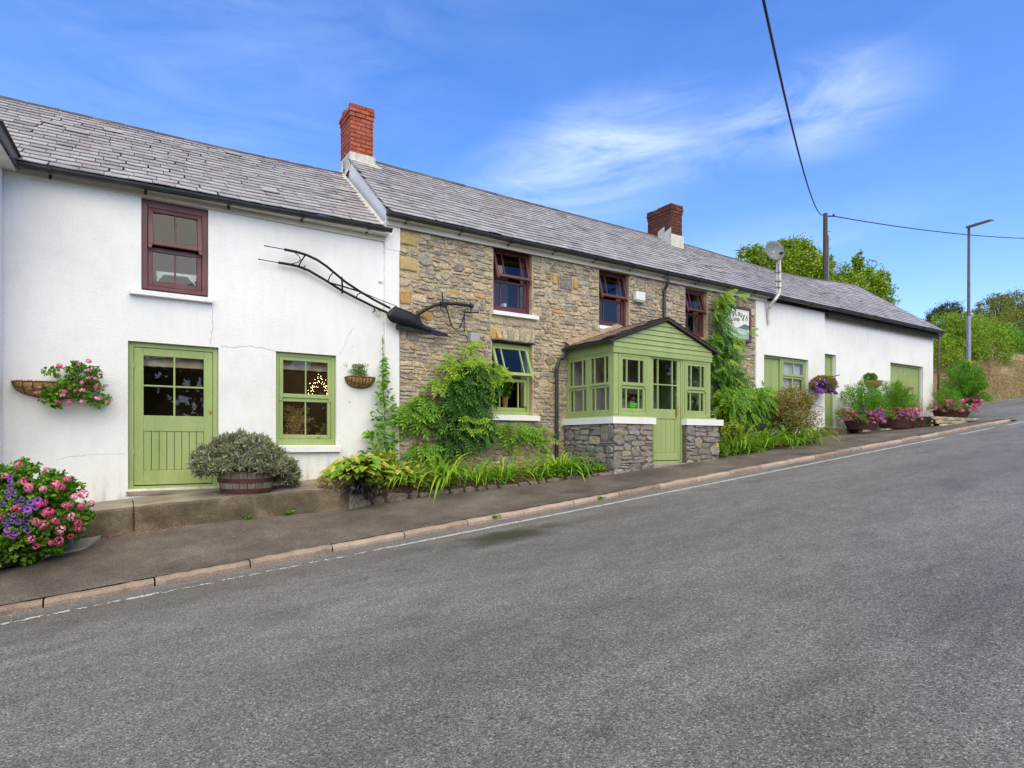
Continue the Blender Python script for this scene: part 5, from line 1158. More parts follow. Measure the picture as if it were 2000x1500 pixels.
# slender climber against the white quoin
b = W(752, 885, -.12); t = thing('slender_climber', b, 'thin climber with glossy oval leaves rising against the white wall', 'climber')
sp = [W(755, 900, -.1), W(750, 850, -.1), W(752, 800, -.08), W(747, 760, -.07), W(748, 700, -.06), W(747, 655, -.05)]
obj('stem', MB().tube(sp, [.012, .010, .008, .006, .005, .003], 6), 'stem_brown', t)
for i in range(290):
    u = random.random()**1.4; py = lerp(895, 700, u); hw = 5+30*math.exp(-((py-835)/48)**2)+6*math.exp(-((py-770)/12)**2); p = W(750+random.uniform(-1, 1)*hw, py, -.10-random.random()*.12); d = Vector((random.uniform(-1, 1), random.uniform(-.8, .1), random.uniform(-.3, .5)))
    inst('leaf', random.choice(JAS), basis(p, d, (0, -.8, .6), random.uniform(.09, .14)*(1-.3*u)), t)
for i in range(16): u = random.random(); p = W(747+random.uniform(-3, 3), lerp(700, 660, u), -.07); inst('leaf', random.choice(JAS), basis(p, (random.uniform(-1, 1), -.4, .5), (0, -.8, .6), .035), t)

# --- wisteria-like climbers with compound leaves
def climber(regions, label, name, base, n_parts, mats=CMPD, size=.30, fill=0, fillmat='leaf_dark', stems=(), limes=(), mids=0.15, dp=(.08, .50), midset=CMPM, fillL=.075, fillW=.03):
    """regions: (px, py, rx, ry) ellipses in the photo, seen here as places on the wall"""
    t = thing(name, base, label, 'climber'); area = [a*b for _, _, a, b in regions]; tot = sum(area)
    for s in stems: obj('stem', MB().tube([W(*q) for q in s], .014, 6), 'stem_brown', t)
    def pick(R_):
        k = random.choices(range(len(regions)), area)[0]; cx, cy, rx_, ry = regions[k]; r = R_(); a = random.uniform(0, 2*PI)
        q = math.sqrt(max(0, 1-r*r)); y = -(dp[0]+(dp[1]-dp[0])*q*random.uniform(.6, 1)); return cx+rx_*r*math.cos(a), cy+ry*r*math.sin(a), y, math.cos(a)*r, -math.sin(a)*r
    for i in range(n_parts):
        px, py, y, u, v = pick(lambda: math.sqrt(random.random())); p = W(px, py, y); d = Vector((u*.9+random.uniform(-.6, .6), -.55+random.uniform(-.3, .3), v*.35-.45+random.uniform(-.35, .35)))
        inst('leaf', random.choice(midset if random.random() < mids else mats), basis(p, d, (0, -.9, .5), size*random.uniform(.7, 1.15)), t)
    for (cx, cy, rx_, ry, n) in limes:
        for i in range(n):
            r = math.sqrt(random.random()); a = random.uniform(0, 2*PI); p = W(cx+rx_*r*math.cos(a), cy+ry*r*math.sin(a), -dp[0]-random.uniform(.05, .25)-(dp[1]*.7 if n < 4 else 0)); d = Vector((random.uniform(-1, 1), -.5, random.uniform(-.7, .4)))
            inst('leaf', random.choice(CMPL), basis(p, d, (0, -.9, .5), size*random.uniform(.65, 1.0)), t)
    if fill:
        P = []; D = []
        for i in range(fill):
            px, py, y, u, v = pick(lambda: random.random()**.5*.97); p = W(px, py, y*random.uniform(.4, .95)); P.append(p); D.append((u+random.gauss(0, .7), -.3+random.gauss(0, .5), -.4+random.gauss(0, .5)))
        lm = LM(); P = np.array(P); D = np.array(D); lm.add(P, D, rdir(len(P))+np.array([0, -1.2, .8]), fillL*(.7+.6*RNG.random(len(P))), fillW); lobj('foliage', lm, fillmat, t, kind='stuff')
    return t
climber([(912, 766, 48, 44), (902, 820, 50, 38), (942, 848, 28, 22), (928, 738, 32, 34), (888, 730, 12, 18), (895, 852, 38, 20)], 'large dark green climbing shrub with feathery leaves between the white wall and green window', 'wisteria', W(900, 905, -.2),
        292, fill=3600, size=.225, dp=(.06, .34), stems=[((905, 930, -.3), (900, 860, -.25), (915, 780, -.2), (900, 700, -.1)), ((920, 930, -.3), (935, 860, -.25), (950, 780, -.15)), ((895, 920, -.3), (870, 850, -.25), (850, 780, -.12)), ((900, 760, -.2), (908, 700, -.08), (915, 672, -.06))],
        limes=[(905, 708, 38, 14, 46), (955, 728, 30, 26, 40), (846, 745, 16, 8, 10), (880, 745, 20, 6, 12), (912, 675, 16, 8, 10), (930, 815, 12, 14, 3), (912, 838, 8, 6, 3), (968, 735, 20, 6, 12)])
t = climber([(808, 806, 24, 20), (826, 788, 16, 18)], 'feathery mid-green plant low on the stone wall beside the white quoin', 'wisteria', W(812, 900, -.1), 60, mats=CMPM, size=.24, fill=500, fillmat='leaf_mid', dp=(.04, .2), stems=[((815, 900, -.15), (818, 860, -.1), (815, 800, -.08))])
climber([(1010, 838, 28, 16), (1052, 850, 18, 18)], 'thin trailing feathery leaves below the sill of the opened green window', 'wisteria', W(1015, 900, -.1), 46, mats=CMPM, size=.24, fill=120, fillmat='leaf_mid', dp=(.05, .22), mids=.3)
climber([(822, 880, 20, 18), (850, 885, 16, 16)], 'small leafy seedling at the foot of the stone wall', 'shrub', W(830, 905, -.2), 22, mats=CMPM, size=.2, fill=250, fillmat='leaf_mid', dp=(.05, .3))
climber([(1412, 590, 9, 16), (1408, 615, 10, 24), (1410, 650, 16, 28), (1400, 690, 15, 20), (1420, 715, 24, 36), (1432, 755, 30, 30), (1428, 672, 18, 16), (1390, 668, 10, 14)], 'tall green climber rising past the inn sign to the eaves', 'wisteria', W(1425, 800, -.2),
        270, mats=CMPM, size=.24, fill=2000, fillmat='leaf_mid', midset=CMPD, mids=.45, dp=(.06, .40), stems=[((1420, 850, -.2), (1415, 760, -.15), (1406, 680, -.12), (1404, 590, -.1)), ((1424, 850, -.2), (1422, 760, -.15), (1410, 680, -.12), (1408, 600, -.1))],
        limes=[(1409, 585, 14, 16, 26), (1428, 578, 22, 8, 14), (1402, 612, 12, 18, 14), (1392, 730, 6, 10, 4), (1432, 675, 6, 6, 3), (1420, 700, 8, 6, 3), (1462, 650, 10, 3, 4), (1440, 655, 8, 8, 4)])
# rounded green bush beyond the porch
def bush(px, py, y, rx_, ry_, rz, label, name, mat, n, L, Wd, cat='shrub', up=.5, stems=0, stemmat='stem_brown', clump=40, cr=.3, base=None, droop=.1, jag=.12):
    c = W(px, py, y); b = Vector((c.x, y, c.z-rz)) if base is None else base; t = thing(name, b, label, cat)
    cs, rs = [], []
    for i in range(clump):
        d = rdir(1, .3)[0]; q = random.uniform(.45, 1.0); cs.append((c.x+d[0]*rx_*q, y+d[1]*ry_*q, c.z+d[2]*rz*q)); rs.append(cr*min(rx_, rz)*random.uniform(.7, 1.2))
    lm = LM(); clumps(lm, cs, rs, max(4, n//clump), L, Wd, up=up, droop=droop); lobj('foliage', lm, mat, t, kind='stuff')
    if stems:
        mb = MB()
        for i in range(stems):
            k = random.randrange(clump); q = Vector(cs[k]); m_ = (b+q)/2+Vector((random.uniform(-.1, .1), 0, .1)); mb.tube([b+Vector((random.uniform(-.1, .1), 0, 0)), m_, q], [.012, .008, .004], 5, False)
        obj('stems', mb, stemmat, t)
    return t
climber([(1455, 792, 50, 36), (1492, 782, 28, 28), (1430, 785, 32, 32)], 'full green feathery shrub between the porch and the outbuilding window', 'shrub', W(1455, 850, -.4), 290, mats=CMPM, size=.25, fill=4000, fillmat='leaf_mid', midset=CMPL, mids=.30, dp=(.15, .95), fillL=.09, fillW=.035)
bush(1546, 806, -.75, .95, .45, .58, 'loose red and green bush with small pink flowers under the small outbuilding window', 'fuchsia', 'leaf_red', 8200, .065, .026, stems=26, clump=90, cr=.36)
t = [o for o in bpy.data.objects if o.name.startswith('fuchsia')][-1]; heads(t, [W(px, py, -.9) for px, py in ((1568, 778), (1583, 790), (1590, 776), (1575, 786), (1583, 835), (1560, 782))], .07)
bush(1432, 846, -1.0, .35, .25, .22, 'yellowing low plant beside the uphill end of the porch wall', 'shrub', 'leaf_hosta', 900, .07, .035, clump=22)
# yellow roses at the porch corner
t = bush(1412, 880, -1.35, .14, .12, .16, 'small plant with two yellow flowers at the corner of the porch', 'flower', 'leaf_fern', 260, .04, .015, cat='plant', clump=12); heads(t, [W(1401, 872, -1.5), W(1402, 882, -1.5), W(1400, 868, -1.5)], .07, meshes=[flowerhead(9, 'petal_yellow', 10)])

# ================================================================== BARREL WITH SAGE
def half_barrel(c, r0, r1, h, label, staves=22, group=None, name='half_barrel'):
    t = thing(name, c, label, 'planter', group)
    for k in range(staves):
        a0, a1 = 2*PI*k/staves+.012, 2*PI*(k+1)/staves-.012; mb = MB(); vs = []
        j = random.uniform(-.003, .003)
        for z, r in ((0, r0), (h*.5, (r0+r1)/2+.018), (h, r1)):
            for a in (a0, a1):
                for rr in (r+j, r-.03): vs.append((c[0]+rr*math.cos(a), c[1]+rr*math.sin(a), c[2]+z+(random.uniform(-.004, .004) if z == h else 0)))
        fs = []
        for s in (0, 4): fs += [(s, s+2, s+6, s+4), (s+1, s+5, s+7, s+3), (s, s+4, s+5, s+1), (s+2, s+3, s+7, s+6)]
        fs += [(0, 1, 3, 2), (8, 10, 11, 9)]; obj('stave', mb.add(vs, fs), 'oak_stave', t)
    for z0, z1 in ((.02, .085), (h*.42, h*.42+.055), (h*.80, h*.80+.055)):
        f = lambda z: lerp(r0, r1, z/h)+.018*math.sin(PI*z/h)
        obj('hoop', MB().lathe([(f(z0)+.004, z0), (f(z0)+.008, z0), (f(z1)+.008, z1), (f(z1)+.004, z1)], c, 40), 'rusty_hoop', t)
    obj('potting_soil', MB().lathe([(r1-.03, h-.05), (.0001, h-.03)], c, 20), 'soil', t); return t
cb = Vector(W(482, 952, -.62)); cb.z = slab_top(cb.x)-.065
half_barrel(cb, .325, .385, .40, 'half whisky barrel planter with rusty hoops on the step beside the green door')
t = thing('sage_bush', cb+Vector((0, 0, .38)), 'grey-green and purple sage bush overflowing the half barrel', 'plant')
lm = LM(); cs = []; rs = []
for i in range(380):
    a = random.uniform(0, 2*PI); q = math.sqrt(random.random()); x_ = .66*q*math.cos(a); y_ = .46*q*math.sin(a); z_ = .40+.38*math.sqrt(max(0, 1-q*q))*random.uniform(.78, 1)+random.uniform(-.07, .03)+(0 if q < .7 else -.10*random.random())
    if x_ > .25: z_ -= .12*(x_-.25)/.4+random.random()*.12
    z_ += .05*noise.noise(Vector((x_*4, y_*4, 1))); cs.append((cb.x+x_, cb.y+y_, cb.z+z_)); rs.append(.062)
for i in range(40): cs.append((cb.x+random.uniform(.34, .60), cb.y+random.uniform(-.3, .1), cb.z+random.uniform(.13, .42))); rs.append(.055)
for i in range(24): cs.append((cb.x-random.uniform(.40, .66), cb.y+random.uniform(-.3, .1), cb.z+random.uniform(.30, .46))); rs.append(.05)
for c, r in zip(cs, rs):
    n = 58; d = rdir(n, .35); o = np.array(c)-np.array(cb); o = o/np.linalg.norm(o); lm.add(np.array(c)+RNG.normal(size=(n, 3))*.022, d+o*.7, rdir(n, 1)+o, .082*(.6+.8*RNG.random(n)), .026)
lobj('foliage', lm, 'leaf_sage', t, kind='stuff')
mb = MB()
for c in cs[::3]: mb.tube([cb+Vector((random.uniform(-.15, .15), random.uniform(-.12, .1), .36)), cb.lerp(Vector(c), .6)+Vector((0, 0, .15)), Vector(c)], [.007, .006, .003], 5, False)
obj('stems', mb, 'stem_brown', t)

# ================================================================== HANGING BASKETS
def trough(x0, x1, yw, ztop, h, d, label, group=None, ribs=9, name='wall_basket', cat='basket'):
    c = Vector(((x0+x1)/2, yw, ztop-h)); t = thing(name, c, label, cat, group); a = (x1-x0)/2; n = 24; m = 7
    def S(u, v, o=0.): # u -1..1 along, v 0..1 around from wall-bottom to front-top
        s = (1-abs(u)**2.6)**.5; ph = v*PI/2
        return (c.x+u*(a+o), yw-(d+o)*math.sin(ph)*s**.6-.0, ztop-(h+o)*s*math.cos(ph)*1.0)
    vs = [S(-1+2*i/n, j/m) for i in range(n+1) for j in range(m+1)]
    mb = MB().add([Vector(v)+Vector((0, .004*random.random(), .006*random.uniform(-1, 1))) for v in vs], [(i*(m+1)+j, (i+1)*(m+1)+j, (i+1)*(m+1)+j+1, i*(m+1)+j+1) for i in range(n) for j in range(m)])
    mb.add([(c.x-a, yw, ztop-.02), (c.x+a, yw, ztop-.02), (c.x+a*.9, yw-d*.7, ztop-.02), (c.x, yw-d, ztop-.02), (c.x-a*.9, yw-d*.7, ztop-.02)], [(0, 1, 2, 3, 4)])
    # shaggy fibre rim
    for k in range(160):
        u = random.uniform(-1, 1); p = Vector(S(u, 1)); q = p+Vector((random.uniform(-.02, .02), random.uniform(-.015, .005), random.uniform(.005, .03))); mb.add([p, q, p+Vector((.008, 0, 0))], [(0, 1, 2)])
    obj('coir_liner', mb, 'coir', t); w_ = MB()
    w_.tube([S(-1+2*i/n, 1, .004) for i in range(n+1)], .0045, 5); w_.tube([S(-1+2*i/n, 0.02, .004) for i in range(n+1)], .0045, 5); w_.tube([S(-1+2*i/n, .55, .004) for i in range(n+1)], .003, 5)
    for k in range(ribs): u = -.92+1.84*k/(ribs-1); w_.tube([S(u+.02*math.sin(j), j/6, .005) for j in range(7)], .0035, 5)
    obj('wire_frame', w_, 'black_iron', t); return t
a, b = W(22, 745, -.05), W(187, 752, -.05)
trough(a.x, b.x, -.004, a.z, .19, .24, 'long coir-lined wall trough holding pink geraniums left of the green door')
def geranium(t, lm, region, n, nh, y, size=.065, L=.05):
    pass
t = thing('trailing_geranium', W(140, 770, -.15), 'pink trailing geranium spilling from the long wall trough', 'plant'); lm = LM(); cs = []; pts = []
for (cx, cy, rx_, ry, n) in ((150, 735, 42, 24, 34), (120, 765, 40, 14, 22), (175, 765, 30, 20, 18), (110, 782, 20, 9, 9), (192, 778, 20, 14, 8), (95, 770, 20, 8, 6), (105, 722, 14, 8, 3)):
    for i in range(n): r = math.sqrt(random.random()); g = random.uniform(0, 6.3); cs.append(W(cx+rx_*r*math.cos(g), cy+ry*r*math.sin(g), -random.uniform(.05, .34)))
clumps(lm, cs, [.045]*len(cs), 16, .042, .044, up=.8); lobj('foliage', lm, 'leaf_geranium', t, kind='stuff')
mb = MB(); o_ = W(130, 748, -.12)
for c in cs[::4]: mb.tube([o_, o_.lerp(Vector(c), .6)+Vector((0, 0, .03)), c], .003, 4, False)
obj('stems', mb, 'stem_brown', t)
heads(t, [W(px, py, -.36) for px, py in ((173, 706), (174, 724), (197, 728), (172, 739), (187, 740), (208, 754), (188, 756), (161, 763), (147, 764), (126, 765), (189, 778), (194, 779), (210, 786), (113, 786), (160, 785), (70, 768), (78, 757), (117, 715), (153, 711), (135, 787), (122, 772), (160, 748))], .062)
a, b = W(675, 737, -.05), W(732, 738, -.05)
trough(a.x, b.x, -.004, a.z+.01, .17, .17, 'half-round coir wall basket right of the green cottage window')
t = thing('basket_plant', W(704, 735, -.1), 'small green plant with pale flowers in the half-round wall basket', 'plant'); lm = LM(); cs = [W(702+random.gauss(0, 10), random.uniform(712, 736), -random.uniform(.03, .13)) for i in range(46)]; clumps(lm, cs, [.03]*46, 14, .026, .018, up=.8); lobj('foliage', lm, 'leaf_geranium', t, kind='stuff')
mb = MB()
for c in cs[::4]: mb.tube([W(703, 740, -.08), c], .002, 4, False)
obj('stems', mb, 'stem_brown', t); heads(t, [W(698, 717, -.1), W(705, 714, -.1), W(700, 713, -.08)], .03)

# ================================================================== BIG GERANIUM MASS, bottom left
gc = Vector((-1.03, -1.46, 0)); gc.z = pave(gc.x, gc.y)
t = thing('geranium_planter', gc, 'dark tub almost hidden under pink geraniums at the left edge', 'planter'); obj('tub', MB().lathe([(.0, .02), (.26, .02), (.33, .42), (.30, .42), (.27, .36), (.0, .36)], gc, 24), 'black_iron', t)
t = thing('pink_geranium', gc+Vector((0, 0, .35)), 'large mound of bright pink geraniums at the left edge of the pavement', 'plant'); lm = LM(); cs = []
for i in range(560):
    d = rdir(1, .12)[0]; q = random.uniform(.55, 1); z = .52+d[2]*(.60 if d[2] > 0 else .52)*q; cs.append((gc.x+d[0]*.83*q, gc.y+d[1]*.50*q, max(gc.z+.08, gc.z+z)))
clumps(lm, cs, [.06]*len(cs), 26, .05, .055, up=.7); lobj('foliage', lm, 'leaf_geranium', t, kind='stuff')
mb = MB()
for c in cs[::5]: mb.tube([gc+Vector((random.uniform(-.15, .15), 0, .38)), (gc+Vector((0, 0, .5))).lerp(Vector(c), .6), c], .004, 4, False)
obj('stems', mb, 'stem_brown', t)
def surf(px, py, extra=.03):         # front of the mound under a given line of sight
    d = ray(px, py); o = CAMP-(gc+Vector((0, 0, .52))); sc = Vector((1/.85, 1/.54, 1/.60)); dd = Vector((d.x*sc.x, d.y*sc.y, d.z*sc.z)); oo = Vector((o.x*sc.x, o.y*sc.y, o.z*sc.z))
    A, B, C = dd.dot(dd), 2*dd.dot(oo), oo.dot(oo)-1; D = B*B-4*A*C
    if D < 0: return None
    return CAMP+d*((-B-math.sqrt(D))/(2*A))
PH = [(36, 896), (38, 910), (66, 906), (86, 897), (91, 918), (150, 932), (130, 936), (108, 947), (117, 952), (56, 953), (84, 956), (145, 970), (163, 965), (137, 986), (128, 988), (85, 982), (75, 985), (160, 990), (178, 983), (31, 995), (95, 1000), (90, 1004), (70, 1020), (84, 1025), (140, 1010), (107, 1018), (152, 1022), (153, 1032), (118, 1035), (60, 1053), (115, 1057), (70, 1067), (138, 1048), (100, 1060), (10, 930), (20, 1040), (5, 1010), (45, 940)]
heads(t, [p for p in (surf(*q) for q in PH) if p], .085, nrm=(.1, -.9, .5))
PP = [(21, 931), (20, 938), (20, 950), (14, 960), (26, 962), (17, 971), (35, 975), (43, 974), (60, 981), (5, 983), (43, 988), (69, 990), (54, 994), (58, 999), (16, 1010), (24, 1018), (36, 1018), (52, 1019), (14, 1026), (30, 1040), (47, 1030), (55, 1036), (16, 1034), (28, 1036), (74, 977), (88, 984), (10, 1018), (40, 1000), (50, 1004), (30, 985), (27, 1006), (12, 1044), (25, 1047)]
t = thing('purple_petunia', gc+Vector((-.1, -.1, .45)), 'purple petunias trailing among the pink geraniums at the left edge', 'plant')
heads(t, [p+Vector((0, -.02, 0)) for p in (surf(*q) for q in PP) if p], .062, meshes=TR, name='flower', nrm=(.2, -1, .3))
lm = LM(); cs = [p for p in (surf(random.gauss(35, 18), random.gauss(1000, 26)) for i in range(50)) if p]; clumps(lm, cs, [.05]*len(cs), 10, .035, .025); lobj('foliage', lm, 'leaf_mid', t, kind='stuff')
# fallen petals and leaf litter
mb = MB()
for k in range(260):
    if k < 150: u = random.uniform(-.9, .75); y = -1.02-abs(random.gauss(.04, .07))
    elif k < 200: u = random.uniform(-1.2, 2.5); y = random.uniform(-2.2, -1.1)
    else: u = random.uniform(2.9, 5.2); y = iny(u)-abs(random.gauss(0, .06))
    p = Vector((u, y, pave(u, y)+.012)); s = random.uniform(.007, .016)*(1 if k < 200 else 1.3); a = random.uniform(0, 6); d = Vector((math.cos(a), math.sin(a), 0))*s; e = Vector((-d.y, d.x, random.uniform(0, .006))); mb.ca = random.random()
    mb.cm = 0 if k < 170 else 1; mb.add([p-d, p+e*.7, p+d, p-e*.7], [(0, 1, 2, 3)])
obj('leaf_litter', mb, ['petal_pink', 'leaf_red'], kind='stuff', recalc=False)
# weeds in the joints
for px, py, y, lab in ((478, 1011, -1.03, 'small green weed growing at the foot of the step, the left one'), (556, 1001, -1.03, 'small green weed growing at the foot of the step, the right one'), (962, 1010, -2.68, 'small grass tuft in the kerb joint below the flower bed'), (1168, 974, -2.69, 'tiny green weed at the kerb opposite the porch')):
    b = W(px, py, y); t = thing('weed', b, lab, 'weed'); lm = LM(); n = 60; o = RNG.normal(size=(n, 3))*np.array([.05, .02, .008]); lm.add(np.array(b)+np.abs(o)*np.array([1, -1, 1])*np.array([1, 1, 1]), rdir(n, .6), rdir(n, 1), .03, .02); lobj('foliage', lm, 'leaf_fern', t)
# ================================================================== THE PLOUGH ON THE WALL
pl = thing('plough', W(760, 610, -.15), 'old black iron horse plough fixed across the white wall and stonework', 'plough')
Z = lambda x, y, d=-.14: W(500+x/4.348, 460+y/4.348, d)
def bar(pts, r, y=-.14, name='bar', n=8, flat=1, par=None): return obj(name, MB().tube([Z(a, b, y) for a, b in pts], r, n, flat=flat), 'black_iron', par or pl)
bar([(240, 118), (340, 138), (430, 165), (520, 207), (600, 262), (660, 312), (760, 395), (890, 480), (1010, 550), (1140, 618)], .021, -.20, 'handle_beam')
bar([(78, 88), (160, 103), (245, 119)], .007, -.20, 'handle_rod'); bar([(74, 84), (80, 92)], .012, -.20, 'handle_knob')
bar([(190, 230), (290, 246), (360, 262), (450, 298), (530, 345), (610, 392), (720, 462), (850, 530), (1000, 605), (1115, 655)], .021, -.09, 'handle_beam')
bar([(28, 202), (100, 215), (195, 232)], .007, -.09, 'handle_rod'); bar([(24, 197), (30, 207)], .012, -.09, 'handle_knob')
obj('loop_brace', MB().tube([Z(270, 122, -.19), Z(330, 145, -.17), Z(368, 178, -.15), Z(378, 205, -.14), Z(358, 228, -.12), Z(300, 240, -.10), Z(205, 238, -.09)], .007, 6), 'black_iron', pl)
for pts, r in (([(418, 168, -.2), (385, 215, -.15), (362, 262, -.09)], .011), ([(655, 315, -.2), (628, 345, -.15), (610, 390, -.09)], .009), ([(728, 352, -.2), (733, 425, -.14), (731, 492, -.08)], .015), ([(615, 398, -.10), (740, 432, -.15), (890, 480, -.2)], .013), ([(895, 486, -.2), (862, 500, -.15), (850, 530, -.09)], .009), ([(905, 484, -.2), (1050, 545, -.2), (1200, 602, -.2)], .006), ([(1005, 622, -.09), (1012, 640, -.05)], .012)):
    obj('brace', MB().tube([Z(*q) for q in pts], r, 6), 'black_iron', pl)
# mouldboard: a twisted curved plate
mb = MB(); n = 14; m = 8
topc = [(1180, 600), (1240, 620), (1310, 650), (1370, 680), (1392, 705), (1410, 740), (1450, 775), (1530, 805), (1625, 832)]
botc = [(1150, 738), (1190, 750), (1235, 758), (1290, 770), (1340, 785), (1400, 803), (1460, 820), (1540, 840), (1632, 852)]
def ev(c, t): k = t*(len(c)-1); i = min(int(k), len(c)-2); f = k-i; return lerp(c[i][0], c[i+1][0], f), lerp(c[i][1], c[i+1][1], f)
vs = []
for side in (0, 1):
    for i in range(n+1):
        t = i/n; a, b = ev(topc, t), ev(botc, t)
        for j in range(m+1):
            s = j/m; bul = math.sin(PI*s)*(.06 if t < .9 else .03); lft = -55*math.sin(PI*s)*(1-t)**3; vs.append(Z(lerp(a[0], b[0], s)+lft, lerp(a[1], b[1], s), -.20-bul*(1-.6*t)+.05*t+(.014 if side else 0)))
q = (n+1)*(m+1); g = lambda s, i, j: s*q+i*(m+1)+j
fs = [(g(0, i, j), g(0, i, j+1), g(0, i+1, j+1), g(0, i+1, j)) for i in range(n) for j in range(m)]+[(g(1, i, j), g(1, i+1, j), g(1, i+1, j+1), g(1, i, j+1)) for i in range(n) for j in range(m)]
fs += [(g(0, i, j), g(0, i+1, j), g(1, i+1, j), g(1, i, j)) for i in range(n) for j in (0, m)]+[(g(0, i, j), g(0, i, j+1), g(1, i, j+1), g(1, i, j)) for i in (0, n) for j in range(m)]
obj('mouldboard', mb.add(vs, fs), 'black_iron', pl, smooth=True)
obj('landside', MB().extr([Z(*p, -.17) for p in ((1200, 752), (1290, 768), (1385, 795), (1480, 815), (1600, 838), (1560, 850), (1390, 818), (1262, 808), (1205, 798), (1196, 775))], (0, .06, 0)), 'black_iron', pl)
obj('share', MB().extr([Z(*p, -.19) for p in ((1500, 812), (1615, 830), (1638, 856), (1560, 852), (1470, 832))], (0, .03, 0)), 'black_iron', pl)
bar([(1340, 700), (1375, 670), (1440, 628), (1520, 592), (1600, 576), (1700, 580), (1770, 590), (1845, 600)], .030, -.16, 'draught_beam', flat=.6)
bar([(1383, 680), (1390, 730)], .02, -.16, 'frog'); bar([(1582, 485), (1585, 590)], .010, -.15, 'coulter', flat=1.6); obj('collar', MB().box(Z(1560, 0).x, Z(1612, 0).x, -.20, -.12, Z(1590, 604, -.16).z, Z(1590, 566, -.16).z), 'black_iron', pl)
obj('hitch', MB().tube([Z(1822, 568, -.16), Z(1826, 650, -.16)], .012, 6).tube([Z(1765, 652, -.16), Z(1890, 656, -.16)], .012, 6, flat=1.4).tube([Z(1838, 585, -.16), Z(1840, 616, -.16)], .022, 6), 'black_iron', pl)
def chainpts(c, step_):
    P = [Z(a, b, -.17) for a, b in c]; o = [P[0]]; acc = 0
    for a, b in zip(P, P[1:]):
        n = max(1, int((b-a).length/.004))
        for i in range(1, n+1):
            q = a.lerp(b, i/n)
            if (q-o[-1]).length >= step_: o.append(q)
    return o
mb = MB()
for c in ([(1610, 600), (1632, 660), (1648, 720), (1662, 770), (1695, 798), (1728, 788), (1752, 740), (1762, 695), (1776, 655)], [(1770, 680), (1768, 760), (1768, 828)]):
    cp = chainpts(c, .030)
    for i, (a, b) in enumerate(zip(cp, cp[1:])):
        d = (b-a).normalized(); u = Vector((0, 1, 0)) if i % 2 else d.cross(Vector((0, 1, 0))); m_ = (a+b)/2
        mb.tube([m_+d*.021*math.cos(t*PI/4)+u*.0105*math.sin(t*PI/4) for t in range(9)], .006, 5, False)
c = Z(1768, 838, -.17); mb.tube([c+Vector((.024*math.cos(t), 0, .024*math.sin(t))) for t in [2*PI*i/12 for i in range(13)]], .005, 5, False)
obj('chain', mb, 'black_iron', pl)
for (a, b) in ((1010, 640), (420, 255), (1380, 640), (1590, 570)): p = Z(a, b, -.10); obj('wall_bracket', MB().tube([p, Vector((p.x, -.002, p.z))], .009, 6), 'black_iron', pl)

# ================================================================== LIGHTS AND BOXES ON THE WALLS
def boxthing(px0, px1, py0, py1, y, d, mat, name, label, cat, under=False):
    c = W((px0+px1)/2, py1, y); x0, x1 = rx(px0, py0, y-d*.5), rx(px1, py0, y-d*.5); z0, z1 = W(px0, py1, y-d*.5).z, W(px0, py0, y-d*.5).z
    t = thing(name, c, label, cat); obj('housing', MB().bbox(x0, x1-.03, y-d, y-.03, z0, z1, .012), mat, t); obj('bracket', MB().box(x0+.03, x1-.05, y-.03, y+.01, z0+.02, z1-.02), mat, t); return t, (x0, x1, z0, z1)
t, q = boxthing(916, 937, 650, 668, -.02, .16, 'plastic_grey', 'security_light', 'small grey security light on the stone wall below the plough chain', 'light'); obj('lens', MB().box(q[0]+.02, q[1]-.05, -.17, -.05, q[2]-.008, q[2]-.001), 'card_black', t)
t, q = boxthing(1239, 1259, 569, 586, -.01, .12, 'plastic_white', 'alarm_box', 'white alarm box on the stone wall beside the second maroon window', 'alarm box'); obj('lower_cover', MB().box(q[0]+.02, q[1]-.06, -.12, -.02, q[2]-.035, q[2]-.002), 'plastic_grey', t)
# cables
for pts, lab, nm in (([(777, 447, -.05), (769, 460, -.05), (756, 463, -.05)], 'thin looping cable at the top of the white quoin', 'cable'), ([(1440, 688, -.06), (1452, 692, -.06), (1474, 692, -.06), (1482, 686, -.05), (1491, 680, -.02), (1491, 620, -.02), (1492, 590, -.02)], 'thin pale cable crossing the stone under the inn sign', 'cable'), ([(1432, 604, -.02), (1440, 580, -.03), (1450, 590, -.02)], '', '')):
    if nm: single(nm, MB().tube([W(*p) for p in pts], .005, 5), 'dirty_white_pipe', lab, 'cable')
t = thing('wall_hook', W(738, 609, -.02), 'white wall fitting with a ring behind the plough handles', 'hook'); c = W(740, 611, -.06); obj('ring', MB().tube([c+Vector((.045*math.cos(a), .01, .04*math.sin(a))) for a in [2*PI*i/14 for i in range(15)]], .008, 6), 'dirty_white_pipe', t); obj('back_plate', MB().box(c.x-.03, c.x+.03, -.02, .0, c.z-.02, c.z+.04), 'white_paint', t)
single('wall_boss', MB().lathe([(.0, .03), (.03, .02), (.035, 0)], (0, 0, 0), 12).map(lambda p: W(743, 549, -.01)+Vector((p.x, -p.z, p.y))), 'white_paint', 'small white round wall fixing near the corner of the cottage', 'fixing')
